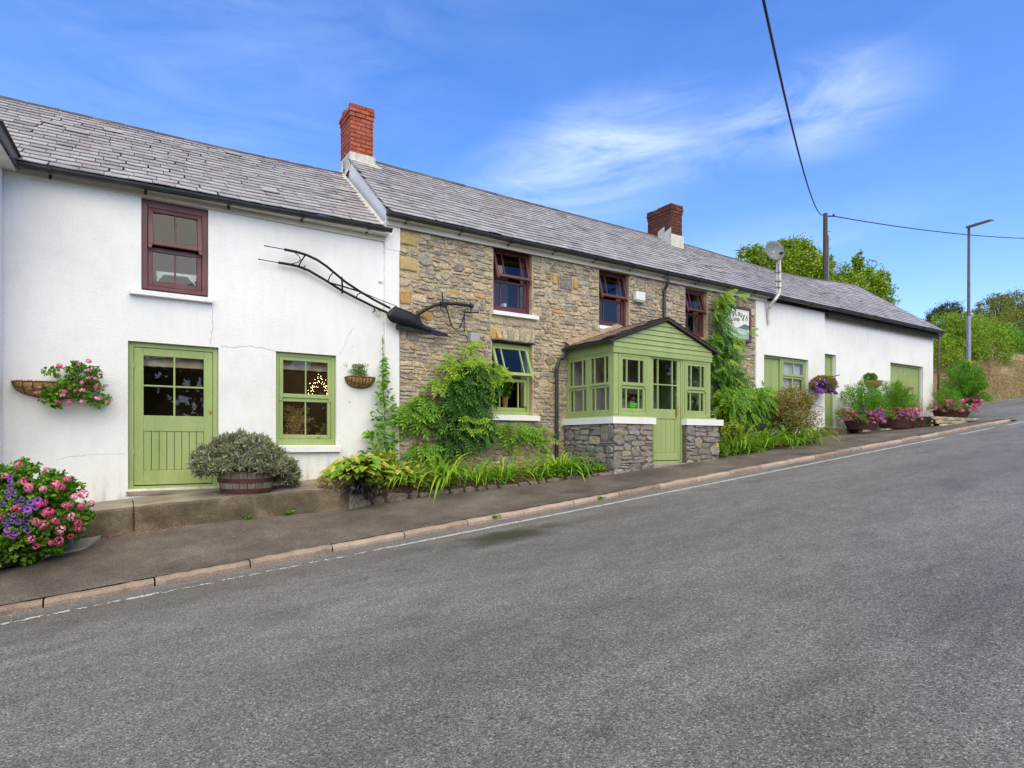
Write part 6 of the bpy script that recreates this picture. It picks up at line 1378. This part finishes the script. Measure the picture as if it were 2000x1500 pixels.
# ================================================================== SATELLITE DISH
t = thing('satellite_dish', W(1502, 632, -.05), 'grey satellite dish on a dirty white pole bracketed to the wall end', 'satellite dish')
yq = -.32; P = lambda x, y, d=yq: W(x, y, d)
obj('mast', MB().tube([P(1522, 505), P(1523, 560), P(1521, 575), P(1514, 585, -.28), P(1503, 598, -.12), P(1501, 604, -.06), P(1502, 632, -.05)], .042, 10), 'dirty_white_pipe', t)
obj('stay', MB().tube([P(1517, 513), P(1517, 572), P(1508, 580, -.2), P(1495, 583, -.1)], .016, 8), 'dirty_white_pipe', t)
for y_ in (532, 549, 561): obj('clamp', MB().tube([P(1514, y_, yq-.03), P(1526, y_, yq-.03)], .014, 6), 'rusty_pipe', t)
c = P(1511, 491, yq-.10); ax = Vector((-.28, -.94, .20)).normalized(); u_ = ax.cross(Vector((0, 0, 1))).normalized(); v_ = u_.cross(ax); mb = MB(); vs = []; nr, na = 6, 24; RR = .285
for s in (0, .008):
    for i in range(nr+1):
        r = RR*i/nr
        for k in range(na): a = 2*PI*k/na; vs.append(c+u_*r*math.cos(a)*1.02+v_*r*math.sin(a)*.96-ax*(.075*(1-(r/RR)**2)+s-.05))
q = (nr+1)*na; fs = []
for s in (0, 1):
    for i in range(nr):
        for k in range(na): fs.append((s*q+i*na+k, s*q+i*na+(k+1) % na, s*q+(i+1)*na+(k+1) % na, s*q+(i+1)*na+k))
fs += [(nr*na+k, nr*na+(k+1) % na, q+nr*na+(k+1) % na, q+nr*na+k) for k in range(na)]
obj('reflector', mb.add(vs, fs), 'dish_grey', t, recalc=False, smooth=True)
e = c+ax*.30+v_*-.20; obj('feed_arm', MB().tube([c-v_*.27, c-v_*.28+ax*.15, e], .011, 6), 'dish_grey', t); obj('receiver', MB().tube([e, e-ax*.10+v_*.03], .032, 10), 'card_black', t); obj('mount', MB().tube([c-ax*.03, P(1522, 510)], .03, 8), 'dirty_white_pipe', t)

# ================================================================== INN SIGN
YS = -.09; sx0, sx1 = rx(1409, 630, YS), rx(1466, 640, YS); sz0, sz1 = W(1455, 668, YS).z, W(1440, 598, YS).z
t = thing('inn_sign', ((sx0+sx1)/2, YS, sz0), 'white painted inn sign in a maroon frame lettered The Plough Inn', 'sign')
mb = MB(); bars(mb, sx0, sx1, sz0, sz1, -.03, .03, .065, FM(YS), b=.010); obj('frame', mb, 'maroon_paint', t); i0, i1, j0, j1 = sx0+.065, sx1-.065, sz0+.065, sz1-.065; wS, hS = i1-i0, j1-j0
obj('board', MB().box(i0, i1, YS+.0, YS+.02, j0, j1), 'sign_white', t)
lay_ = lambda pts, y, mat, nm: obj(nm, MB().add([(i0+wS*a, YS-y, j0+hS*b) for a, b in pts], [tuple(range(len(pts)))]), mat, t, recalc=False)
lay_([(0, 0), (1, 0), (1, .30), (.85, .31), (.6, .36), (.4, .35), (.2, .38), (0, .36)], .003, 'sign_blue', 'painted_water')
lay_([(.55, .36), (.95, .33), (1, .36), (1, .50), (.93, .49), (.85, .52), (.78, .50), (.70, .44), (.6, .39)], .005, 'sign_green', 'painted_hill')
lay_([(.02, .40), (.08, .39), (.3, .37), (.3, .40), (.15, .45), (.05, .44)], .005, 'sign_green', 'painted_hill')
def letter(ch, cx, cz, size, rot, nm='lettering'):
    cu = bpy.data.curves.new('glyph', 'FONT'); cu.body = ch; cu.size = size; cu.extrude = .002; cu.align_x = 'CENTER'; cu.resolution_u = 3
    ob = bpy.data.objects.new('glyph', cu); COL.objects.link(ob); bpy.context.view_layer.update()
    me = bpy.data.meshes.new_from_object(ob.evaluated_get(bpy.context.evaluated_depsgraph_get())); COL.objects.unlink(ob); bpy.data.objects.remove(ob)
    me.materials.clear(); me.materials.append(MATS['sign_ink']); M = Matrix.Translation((cx, YS-.006, cz)) @ Matrix.Rotation(-rot, 4, 'Y') @ Matrix.Rotation(PI/2, 4, 'X') @ Matrix.Diagonal((.85, 1.2, 1, 1)); return inst(nm, me, M, t)
arc = [('T', -.42, .60, .45), ('h', -.34, .68, .38), ('e', -.26, .73, .28), ('p', -.10, .765, .12), ('L', -.01, .765, 0), ('o', .09, .76, -.12), ('u', .18, .735, -.25), ('g', .27, .70, -.38), ('h', .37, .63, -.5)]
for ch, a, b, r in arc: letter(ch, i0+wS*(.5+a), j0+hS*b, .19 if ch not in 'TLh' else .20, r)
for k, ch in enumerate('inn'): letter(ch, i0+wS*(.46+.065*k), j0+hS*.60, .13, 0)

# ================================================================== THINGS BEHIND THE GLASS
t = thing('chair', W(334, 556, .35), 'white painted chair back seen behind the lower panes of the upper cottage window', 'chair'); A = lambda px, py, y=.30: W(px, py, y)
obj('top_rail', MB().extr([A(305, 529), A(384, 538), A(382, 550), A(373, 549), A(366, 541), A(320, 536), A(314, 543), A(306, 541)], (0, .04, 0)), 'plastic_white', t)
for a, b in (((311, 541), (307, 549)), ((375, 549), (382, 558))): obj('post', MB().tube([A(*a), A(*b)], .016, 6), 'plastic_white', t)
xx = W2; b0 = W2[2]+.12
bl = lambda x0, x1, z1, h, y, lab: single('roller_blind', MB().box(x0, x1, y, y+.02, z1-h, z1).tube([(x0, y+.01, z1-h), (x1, y+.01, z1-h)], .014, 6), 'blind', lab, 'blind')
bl(W2[0]+.08, W2[1]-.08, W2[3]-.05, .19, .22, 'rolled beige blind at the top of the green cottage window')
bl(D1[0]+.12, D1[1]-.12, zz(690), .17, .20, 'rolled beige blind behind the glass of the green cottage door')
# dried flowers, plants and fairy lights inside the cottage window
p0 = W(575, 850, .27); t = thing('window_box', p0-Vector((0, 0, .1)), 'terracotta window box of dried yellow flowers inside the cottage window', 'flower box')
obj('box', MB().box(p0.x-.20, p0.x+.16, .20, .36, p0.z-.14, p0.z+.02), 'terracotta', t); lm = LM(); cs = [W(random.gauss(578, 12), random.uniform(795, 845), random.uniform(.20, .34)) for i in range(60)]; clumps(lm, cs, [.05]*60, 26, .035, .010); lobj('dried_stems', lm, 'dried_flower', t, kind='stuff')
p0 = W(625, 856, .27); t = thing('houseplant', p0-Vector((0, 0, .1)), 'leafy houseplant with orange flowers inside the cottage window', 'plant'); obj('pot', MB().lathe([(.0, 0), (.07, 0), (.09, .10), (.08, .10)], p0-Vector((0, 0, .10)), 14), 'terracotta', t)
rosette(t, p0, 26, JAS, .20, spread=.05); lm = LM(); cs = [W(random.gauss(630, 9), random.uniform(828, 856), random.uniform(.20, .30)) for i in range(16)]; clumps(lm, cs, [.03]*16, 14, .03, .016); lobj('flowers', lm, 'leaf_red', t, kind='stuff')
t = thing('fairy_lights', W(620, 740, 1.2), 'string of warm fairy lights glowing inside the cottage window', 'fairy lights'); mb = MB(); R7 = random.Random(4)
for i in range(70):
    u = R7.random(); px = 600+44*u; py = (770-62*u if u < .55 else 736+(u-.55)*70)+R7.gauss(0, 8); p = W(px, py, 1.2+R7.uniform(-.1, .1)); s = .0042; mb.add([p+Vector((s, 0, 0)), p+Vector((0, -s, 0)), p-Vector((s, 0, 0)), p+Vector((0, s, 0)), p+Vector((0, 0, s)), p-Vector((0, 0, s))], [(0, 1, 4), (1, 2, 4), (2, 3, 4), (3, 0, 4), (1, 0, 5), (2, 1, 5), (3, 2, 5), (0, 3, 5)])
obj('bulbs', mb, 'fairy_light', t, kind='stuff'); wp = [W(600+44*i/20, (770-62*i/20 if i < 11 else 736+(i/20-.55)*70), 1.22) for i in range(21)]; obj('wire', MB().tube(wp, .002, 4), 'wire_black', t)
p = W(632, 718, 1.0); pl_ = bpy.data.lights.new('lamp_light', 'POINT'); pl_.energy = 11; pl_.color = (1, .72, .42); pl_.shadow_soft_size = .03; plo = bpy.data.objects.new('lamp_light', pl_); COL.objects.link(plo); plo.location = p+Vector((0, -.04, -.03)); t = thing('ceiling_lamp', p, 'small bright round lamp inside the top of the cottage window', 'lamp'); obj('bulb', MB().lathe([(.0001, -.022), (.016, -.015), (.022, 0), (.016, .015), (.0001, .022)], p, 10), 'lamp_glow', t)
# cups and pots on sills
def mug(px, py, y, lab): p = W(px, py, y); t = thing('mug', p, lab, 'mug'); obj('cup', MB().lathe([(.0001, 0), (.04, 0), (.045, .09), (.038, .09), (.035, .01), (.0001, .01)], p, 14), 'plastic_white', t); obj('handle', MB().tube([p+Vector((-.04, 0, .02)), p+Vector((-.07, 0, .03)), p+Vector((-.07, 0, .06)), p+Vector((-.04, 0, .07))], .007, 5), 'plastic_white', t)
mug(985, 602, .30, 'white mug on the sill inside the first maroon window of the inn')
p = W(986, 800, .30); t = thing('potted_houseplant', p, 'tall pot with trailing plant inside the lower green window of the inn', 'plant'); obj('pot', MB().lathe([(.0001, 0), (.05, 0), (.065, .24), (.055, .24)], p, 14), 'coir', t); lm = LM(); clumps(lm, [p+Vector((random.gauss(0, .09), 0, random.uniform(.25, .55))) for i in range(24)], [.05]*24, 14, .06, .02); lobj('foliage', lm, 'leaf_mid', t, kind='stuff')
p = W(1022, 800, .26); t = thing('houseplant', p, 'small broad-leaved plant at the right of the lower green inn window', 'plant'); rosette(t, p, 18, JAS, .22, spread=.04)
p = W(1237, 778, PY+.35); t = thing('houseplant', p, 'bright lime houseplant behind the green card in the porch window', 'plant'); rosette(t, p+Vector((0, 0, .05)), 26, mset(lambda k: leaf_broad(k, 1, .5), 'limeleaf', 'leaf_lime', range(2)), .24, spread=.04); obj('pot', MB().lathe([(.0001, -.25), (.06, -.25), (.08, .04), (.07, .04)], p, 14), 'terracotta', t)
p = W(1358, 812, PY+.3); t = thing('houseplant', p, 'green plant inside the right-hand porch window', 'plant'); lm = LM(); clumps(lm, [p+Vector((random.gauss(0, .07), 0, random.uniform(0, .35))) for i in range(20)], [.05]*20, 14, .07, .02); lobj('foliage', lm, 'leaf_mid', t, kind='stuff')
# notice card in the porch window
a, b = W(1229, 782, PY+.09), W(1244, 798, PY+.09); x0, x1, z0, z1 = a.x, b.x, b.z, a.z; t = thing('notice_card', ((x0+x1)/2, PY+.09, z0), 'bright green card with a black header in the porch window', 'notice')
obj('card', MB().box(x0, x1, PY+.088, PY+.092, z0, z1), 'card_black', t); obj('green_panel', MB().box(x0+.006, x1-.006, PY+.084, PY+.0865, z0+.012, z1-.045), 'card_green', t)
mb = MB()
for k in range(5): mb.box(x0+.012+k*.026, x0+.026+k*.026, PY+.084, PY+.0865, z1-.032, z1-.020)
obj('header_marks', mb, 'plastic_white', t); mb = MB()
for k in range(4): mb.box(x0+.014, x1-.014-.02*(k % 2), PY+.081, PY+.0835, z0+.026+k*.022, z0+.031+k*.022)
obj('print_lines', mb, 'leaf_lime', t)
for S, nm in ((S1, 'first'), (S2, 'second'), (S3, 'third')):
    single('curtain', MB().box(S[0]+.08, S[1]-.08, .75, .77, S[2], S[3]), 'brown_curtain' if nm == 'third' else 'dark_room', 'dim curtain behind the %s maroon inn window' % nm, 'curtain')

# ================================================================== TUBS AT THE FAR END
def tub(px, py, y, r, h, lab, group='dark tubs of pink flowers before the outbuilding'):
    c = Vector(W(px, py, y)); t = thing('flower_tub', c, lab, 'planter', group); obj('tub', MB().lathe([(.0001, .0), (r*.8, .0), (r, h), (r*.92, h), (r*.9, h-.05), (.0001, h-.05)], c, 22), 'rusty_hoop', t); return c
def feathery(c, rx_, rz, n, lab, mat='leaf_fern', dz=0):
    t = thing('feathery_plant', c, lab, 'plant'); lm = LM(); mb = MB()
    for k in range(70):
        d = rdir(1, .7)[0]; e = np.array(c)+np.array([d[0]*rx_, d[1]*rx_*.7, abs(d[2])*rz+dz]); m_ = np.array(c)*.5+e*.5+np.array([0, 0, .15*rz]); mb.tube([c, m_, e], [.006, .005, .002], 4, False)
        q = n//70; s = RNG.random(q)[:, None]**.6; p = np.array(c)*(1-s)**2+2*m_*s*(1-s)+e*s*s; p += RNG.normal(size=(q, 3))*.05*rx_; lm.add(p, rdir(q, .5)+d, rdir(q), .09*(.6+.8*RNG.random(q)), .016)
    lobj('foliage', lm, mat, t, kind='stuff'); obj('stems', mb, 'leaf_fern', t); return t
def petals(c, rx_, n, lab, purple=0, size=.10, dz=.05):
    t = thing('bedding_flowers', c, lab, 'plant'); fr = lambda s: Vector((-.84*(.55+.3*random.random())*rx_+.54*s*rx_, -.54*(.55+.3*random.random())*rx_-.84*s*rx_, 0)); heads(t, [c+fr(random.uniform(-1, 1))+Vector((0, 0, dz+random.uniform(-.16, .22))) for i in range(n)], size, nrm=(-.7, -.7, .5))
    if purple: heads(t, [c+fr(random.uniform(-.1, 1))+Vector((0, 0, dz+random.uniform(-.12, .2))) for i in range(purple*2)], size*.8, meshes=TR, name='purple_flower', nrm=(-.7, -.7, .4))
    lm = LM(); q, d = ell(700, c+Vector((0, -.1, dz-.06)), (rx_, rx_*.55, .14)); lm.add(q, d, rdir(700, 1), .06, .045); lobj('foliage', lm, 'leaf_geranium', t, kind='stuff')
c1 = tub(1683, 839, -.55, .46, .26, 'dark tub of pink and purple flowers right of the narrow green door'); feathery(c1+Vector((0, 0, .2)), .85, 1.25, 5600, 'tall feathery green plant in the tub right of the narrow door'); petals(c1+Vector((0, 0, .30)), .55, 46, 'pink and white bedding flowers around the tub by the narrow door', 16)
c2 = tub(1748, 836, -.55, .50, .26, 'dark tub of bright pink flowers before the herringbone garage door'); feathery(c2+Vector((-.15, 0, .2)), .9, 1.15, 5200, 'feathery green plant in the tub before the garage door', dz=.1); petals(c2+Vector((.1, 0, .32)), .60, 74, 'dense pink bedding flowers in the tub before the garage door', 6)
t = feathery(c2+Vector((.35, 0, .25)), .75, 1.05, 1400, 'airy stems with pink blossoms rising over the garage door', 'leaf_red'); heads(t, [W(px, py, -.6) for px, py in ((1767, 775), (1771, 768), (1745, 765), (1748, 768), (1760, 780), (1780, 760))], .12)
# low stone planter and its pots
ps = thing('stone_planter', W(1868, 830, -.9), 'low dry-stone planter wall at the uphill corner of the outbuilding', 'planter'); zt0 = W(1868, 815, -.9).z; a, b = rx(1822, 830, -1.15), rx(1908, 822, -1.15)
R8 = random.Random(8)
for r in range(3):
    x = a
    while x < b:
        w_ = R8.uniform(.3, .65); z0 = zt0-.12*(r+1)-.02; pts = [(x+.02, z0), (x+w_-.02, z0), (x+w_, z0+.06), (x+w_-.03, z0+.108), (x+w_/2, z0+.115), (x+.03, z0+.108), (x, z0+.06)]; m = stone_mb(pts, lambda u, v, q: (u, -1.15-q+.10*r*-1, v), R8, .05)
        m.add([(u, -1.15, v) for u, v in pts[2:]]+[(u, -.2, v) for u, v in pts[2:]], [(i, i+1, 5+i+1, 5+i) for i in range(4)]); obj('stone', m, 'rubble_stone', ps); x += w_
obj('planter_soil', MB().box(a, b, -1.1, .0, zt0-.4, zt0-.03), 'soil', ps)
c3 = tub(1858, 815, -.8, .55, .24, 'shallow dark tub of pink flowers on the low stone planter'); petals(c3+Vector((0, 0, .28)), .72, 62, 'pink bedding flowers in the shallow tub on the stone planter', 0); feathery(c3+Vector((-.3, 0, .22)), .7, .75, 2000, 'grey-green feathery plant in the shallow tub on the stone planter')
c4 = Vector(W(1893, 812, -.75)); t = thing('blue_pot', c4, 'blue-grey glazed pot at the uphill end of the stone planter', 'pot'); obj('pot', MB().lathe([(.0001, 0), (.17, 0), (.24, .42), (.20, .42), (.19, .36), (.0001, .36)], c4, 20), 'galvanised', t)
feathery(c4+Vector((-.12, .1, .4)), 1.0, 1.4, 11000, 'large bright green feathery bush beside the lamp post', dz=.05); petals(c4+Vector((-.1, -.1, .5)), .25, 10, 'small pink and white flowers in the blue-grey pot', 0)
# wall baskets on the outbuilding
bk = W(1609, 752, -.3); bk.y = 0; t = thing('hanging_basket', bk, 'basket of deep purple petunias on the corner by the narrow green door', 'basket'); obj('bracket', MB().tube([Vector((XP-.02, -.02, bk.z+.25)), Vector((XP-.02, -.45, bk.z+.3))], .012, 6), 'black_iron', t)
obj('bowl', MB().lathe([(.0001, -.16), (.12, -.13), (.19, 0), (.0001, .0)], Vector((bk.x, -.3, bk.z)), 18), 'coir', t)
t = thing('petunia', bk+Vector((0, -.3, 0)), 'deep purple petunias spilling from the basket by the narrow door', 'plant'); heads(t, [bk+Vector((random.gauss(-.12, .28), -.3-random.uniform(.05, .28), random.uniform(-.25, .14))) for i in range(46)], .13, meshes=TR, name='flower'); lm = LM(); q, d = ell(1300, bk+Vector((-.02, -.3, .02)), (.40, .3, .22)); lm.add(q, d, rdir(1300, .6), .07, .04); lobj('foliage', lm, 'leaf_red', t, kind='stuff')
a, b = W(1683, 745, .15), W(1711, 747, .15); trough(a.x, b.x, Yb-.004, a.z+.03, .24, .22, 'small coir wall basket high between the narrow door and the garage', ribs=7); t = thing('basket_plant', W(1697, 742, .1), 'green plant in the small wall basket on the outbuilding', 'plant'); lm = LM(); q, d = ell(700, W(1698, 738, .05), (.30, .15, .12)); lm.add(q, d, rdir(700, .6), .07, .045); lobj('foliage', lm, 'leaf_geranium', t, kind='stuff')
# ================================================================== BANK, HEDGE, TREES, POLES
YB = 3.5
def bankz(x): return zroad(x)
bk_x = frange(26.5, 74, .8)
def bkrow(x):
    h = tab(x, [(26, 1.5), (32, 2.1), (40, 2.2), (75, 2.6)]); n_ = lambda k: .28*noise.noise(Vector((x*.5, k*1.7, 2)))
    return [(x, YB-.1+.25*noise.noise(Vector((x*.4, 0, 0))), bankz(x)-.15), (x, YB+.15+n_(1), bankz(x)+h*.35), (x, YB+.4+n_(2), bankz(x)+h*.7), (x, YB+.9+n_(3), bankz(x)+h), (x, YB+3, bankz(x)+h+1.0), (x, YB+7, bankz(x)+h+1.6), (x, 60, bankz(x)+h+3)]
grid(bk_x, bkrow, 'dry_bank', 'roadside_bank', kind='structure')
grid(frange(24.6, 26.5, .5), lambda x: [(x, YB+1+(26.5-x)*.6, bankz(x)-.1), (x, YB+2.4, bankz(x)+.8), (x, YB+6, bankz(x)+1.8), (x, 60, bankz(x)+3)], 'dry_bank', 'roadside_bank', kind='structure')
lm = LM(); n = 16000; xs_ = 26+RNG.random(n)*24; q = RNG.random(n); hh = np.interp(xs_, [26, 32, 40, 75], [1.5, 2.1, 2.2, 2.6]); zz_ = np.array([bankz(x) for x in xs_])+hh*q; P_ = np.stack([xs_, YB-.1+q*.85-.08, zz_], 1)
lm.add(P_, rdir(n, -.3)*np.array([1, .6, 1])+np.array([0, -.6, -.3]), rdir(n)+np.array([0, -1, .3]), .18*(.5+RNG.random(n)), .02); lobj('dry_grass', lm, 'dry_grass', None, kind='stuff')
def tree(px, py, y, blobs, label, mat, nleaf, L, trunk_r=.18, name='tree', group=None, base_z=None, per=None, crad=.16, up=.3, bark='bark', cat='tree', shell=.35, wd=.55):
    """blobs: (px, py, rpx, rpy) lobes of the crown at the distance of the tree"""
    c = W(px, py, y); sc = (c-CAMP).dot(Vector((.544, .839, 0)))/FP; bz = base_z if base_z is not None else zroad(c.x)+1
    b = Vector((c.x, y, bz)); t = thing(name, b, label, cat, group); tops = []
    lm = LM(); tot = sum(a*b_ for _, _, a, b_ in blobs)
    for (bx, by, ra, rb) in blobs:
        o = W(bx, by, y); o = np.array(o); r = np.array([ra*sc*1.05, ra*sc*.9, rb*sc]); tops.append(Vector(o)); n = int(nleaf*ra*rb/tot); k = max(6, int(n/26))
        d = rdir(k, .1); q = shell+(1-shell)*RNG.random(k)**.5; cs = o+d*r*q[:, None]+RNG.normal(size=(k, 3))*r*.05
        for j in range(k):
            m_ = 26; s = crad*ra*sc*(.5+RNG.random()); pp = cs[j]+RNG.normal(size=(m_, 3))*s*.5; lm.add(pp, rdir(m_)+d[j]*.4, rdir(m_, up*2)+d[j]*.4, L*(.6+.8*RNG.random(m_)), L*wd)
    lobj('crown', lm, mat, t, kind='stuff')
    mb = MB(); fork = b.lerp(Vector((c.x, y, sum(p.z for p in tops)/len(tops))), .45); mb.tube([b, (b+fork)/2+Vector((.05, 0, 0)), fork], [trunk_r, trunk_r*.8, trunk_r*.65], 8)
    for p in tops:
        mb.tube([fork, fork.lerp(p, .5)+Vector((0, 0, .2)), p+Vector((0, 0, .2))], [trunk_r*.5, trunk_r*.3, trunk_r*.1], 6)
        for j in range(9):
            d = rdir(1, .4)[0]; e = p+Vector((d[0], d[1], d[2]))*(.9*random.uniform(.6, 1)*blobs[tops.index(p)][2]*sc); mb.tube([fork.lerp(p, .7), p.lerp(e, .4), e], [trunk_r*.16, trunk_r*.1, trunk_r*.03], 4, False)
    obj('trunk', mb, bark, t); return t
tree(1560, 560, 10, [(1510, 525, 42, 38), (1550, 515, 42, 42), (1590, 540, 36, 44), (1470, 500, 26, 18), (1533, 490, 18, 18), (1565, 486, 22, 16), (1640, 560, 44, 38), (1615, 520, 14, 22)], 'leafy green tree rising behind the outbuilding roof', 'tree_leaf', 19000, .17, .22, crad=.26)
tree(1700, 580, 10.5, [(1690, 560, 36, 42), (1712, 585, 34, 34), (1676, 515, 10, 24), (1718, 545, 22, 14), (1665, 570, 30, 26), (1738, 592, 10, 6)], 'second green tree with thin twigs right of the telegraph pole', 'tree_leaf', 10500, .17, .18, crad=.26)
tree(1850, 620, 34, [(1850, 604, 26, 10), (1835, 614, 26, 9), (1868, 612, 22, 9), (1815, 624, 16, 7)], 'distant flat-topped dark pine beyond the hedge', 'tree_leaf_dark', 5200, .24, .2, name='pine_tree', crad=.20)
tree(1960, 620, 20, [(1945, 600, 34, 22), (1985, 595, 40, 24), (1915, 622, 22, 18), (1965, 640, 40, 28), (2030, 615, 44, 36)], 'olive-green tree on the bank right of the lamp post', 'tree_leaf_olive', 15000, .22, .25, crad=.20)
def hedge(px, py, y, rx_, rz, ry, lab, mat, n, L, g='rounded bushes along the top of the bank', wd=.5):
    c = W(px, py, y); t = thing('hedge_bush', Vector((c.x, y, c.z-rz)), lab, 'bush', g); lm = LM(); k = n//24; d = rdir(k, .35); q = .6+.4*RNG.random(k)**.5; cs = np.array(c)+d*np.array([rx_, ry, rz])*q[:, None]*(1+.08*RNG.normal(size=(k, 1)))
    for j in range(k): m_ = 24; pp = cs[j]+RNG.normal(size=(m_, 3))*L*.9; lm.add(pp, rdir(m_)+d[j]*.6, rdir(m_, .7)+d[j]*.5, L*(.6+.8*RNG.random(m_)), L*wd)
    lobj('foliage', lm, mat, t, kind='stuff'); mb = MB(); mb.tube([Vector((c.x, y, c.z-rz-.4)), c], [.12, .05], 6)
    for j in range(10): e = Vector(cs[random.randrange(k)]); mb.tube([Vector((c.x, y, c.z-rz*.6)), e], [.04, .01], 4, False)
    obj('stems', mb, 'bark', t)
hedge(1862, 672, 5.2, 2.4, 1.6, 1.6, 'pale green bush nearest the end of the outbuilding', 'hedge_leaf', 15000, .11)
hedge(1835, 700, 4.2, 1.3, 1.0, .8, 'darker foliage low beside the end downpipe', 'tree_leaf', 6000, .10)
hedge(1915, 680, 5.0, 2.2, 1.3, 1.4, 'green bush on the bank directly behind the lamp post', 'hedge_leaf', 12000, .11)
hedge(1950, 690, 6.0, 2.6, 1.5, 1.6, 'fresh green bush on the bank right of the lamp post', 'leaf_fern', 12000, .12)
hedge(1990, 695, 6.0, 2.8, 1.4, 1.6, 'blue-green bush on the bank at the right edge', 'leaf_mid', 12000, .12)
hedge(2050, 680, 7.0, 3.2, 2.0, 1.6, 'bush on the bank just outside the right edge', 'hedge_leaf', 9000, .13)
hedge(1985, 650, 10, 3.0, 1.8, 2, 'taller olive bush behind the bank at the right', 'tree_leaf_olive', 9000, .14)
hedge(1900, 655, 9, 3.2, 1.2, 2, 'yellow-green shrub on the skyline behind the lamp post', 'hedge_leaf', 9000, .13)
# tall dead flower spike on the bank
b = W(1932, 735, 3.9); t = thing('dried_spike', b, 'tall yellow dried flower spike on the bank right of the lamp post', 'plant'); e = W(1938, 668, 3.9); obj('stem', MB().tube([b, (b+e)/2, e], [.03, .02, .01], 6), 'dry_bank', t); lm = LM(); q = RNG.random(500)[:, None]; lm.add(np.array(b)*(1-q)+np.array(e)*q+RNG.normal(size=(500, 3))*.05, rdir(500), rdir(500), .09, .03); lobj('seed_heads', lm, 'dry_grass', t, kind='stuff')
# tall hedge across the road, behind the camera; the windows mirror it
for i, xx in enumerate(range(-14, 34, 6)):
    c = Vector((xx, -17.5+.8*math.sin(i*2.1), zroad(xx)+2.2)); t = thing('roadside_hedge', Vector((c.x, c.y, c.z-2.2)), 'tall hedge bush across the road behind the camera', 'hedge', 'hedge across the road'); lm = LM(); n = 2600; q, d = ell(n, c, (4.2, 1.5, 2.6+.5*math.sin(i)), .5); lm.add(q, rdir(n)+d, rdir(n, .5)+d, .42, .30); lobj('foliage', lm, 'tree_leaf_dark', t, kind='stuff')
# woodland that closes the view beyond the hill
lm = LM(); n = 26000; xx = 50+RNG.random(n)*50; yy = -14+RNG.random(n)*50; 
lm.add(np.stack([xx+30, yy, 7+RNG.random(n)*4*(1+.3*np.sin(yy*.7))], 1), rdir(n), rdir(n, .6), .5, .4); lobj('distant_wood', lm, 'tree_leaf_olive', None, kind='stuff')
# telegraph pole
pt = W(1612, 417, 6); pbz = zroad(pt.x)+1; t = thing('telegraph_pole', (pt.x, 6, pbz), 'dark wooden telegraph pole with step irons behind the outbuilding', 'pole')
obj('post', MB().tube([(pt.x, 6, pbz), (pt.x, 6, pt.z)], [.13, .095], 12), 'pole_wood', t)
for i, py in enumerate((452, 468, 485, 502)):
    z = W(1612, py, 6).z; obj('step_iron', MB().tube([(pt.x, 6, z), (pt.x+.24, 5.9, z), (pt.x+.24, 5.9, z+.05)], .018, 5), 'galvanised', t)
z = W(1612, 422, 6).z; obj('bracket', MB().tube([(pt.x, 6, z), (pt.x+.35, 5.8, z)], .03, 6), 'black_iron', t); obj('insulator', MB().lathe([(.0001, -.06), (.06, -.05), (.04, .05), (.0001, .08)], (pt.x+.33, 5.8, z+.04), 10), 'card_black', t); obj('cable_guard', MB().box(pt.x+.08, pt.x+.15, 5.9, 6.0, pbz, z-.9), 'galvanised', t)
def cat(a, b, sag, n=24): return [a.lerp(b, i/n)-Vector((0, 0, sag*4*(i/n)*(1-i/n))) for i in range(n+1)]
single('overhead_wire', MB().tube(cat(Vector((pt.x, 6, pt.z)), WT(1478, -60, 6.5), .9), .017, 6), 'wire_black', 'overhead cable running from the pole down over the road toward the camera', 'wire', 'overhead wires')
single('overhead_wire', MB().tube(cat(Vector((pt.x+.33, 5.8, z)), WT(2150, 464, 42), .45), .022, 6), 'wire_black', 'overhead cable running right from the pole behind the lamp post', 'wire', 'overhead wires')
# street lamp
lb = Vector((29.2, .9, zroad(29.2)-.1)); zt_ = WT(1893, 443, 25).z; t = thing('street_lamp', lb, 'tall grey street lamp with a yellow band and flat head', 'lamp post')
xt = lb.x
zb2 = EYE+(865-618)/1200*25; obj('column', MB().tube([lb, (xt, .9, zb2)], [.085, .08], 14), 'galvanised', t); obj('upper_column', MB().tube([(xt, .9, zb2), (xt+.02, .9, zt_)], [.058, .048], 12), 'post_brown', t)
for k, (p0, p1) in enumerate(((709, 703), (716, 711))): obj('band', MB().tube([(xt, .9, EYE+(865-p0)/1200*25), (xt, .9, EYE+(865-p1)/1200*25)], .092, 14), 'yellow_band', t)
h0 = WT(1889, 446, 25); h1 = WT(1937, 430, 24); d = (h1-h0).normalized(); s = Vector((-d.y, d.x, 0)).normalized()*.13; u = Vector((0, 0, .05))
obj('lamp_head', MB().hexa([h0-s*.6, h1-s, h1+s, h0+s*.6, h0-s*.5+u*1.6, h1-s*.8+u*.6, h1+s*.8+u*.6, h0+s*.5+u*1.6]), 'post_brown', t); obj('photocell', MB().lathe([(.03, 0), (.03, .06), (.0001, .07)], h0.lerp(h1, .35)+Vector((0, 0, .07)), 8), 'plastic_grey', t)
obj('lens', MB().hexa([h0-s*.4-u*.1, h1-s*.8-u*.1, h1+s*.8-u*.1, h0+s*.4-u*.1, h0-s*.4-u*.02, h1-s*.8-u*.02, h1+s*.8-u*.02, h0+s*.4-u*.02]), 'plastic_grey', t)
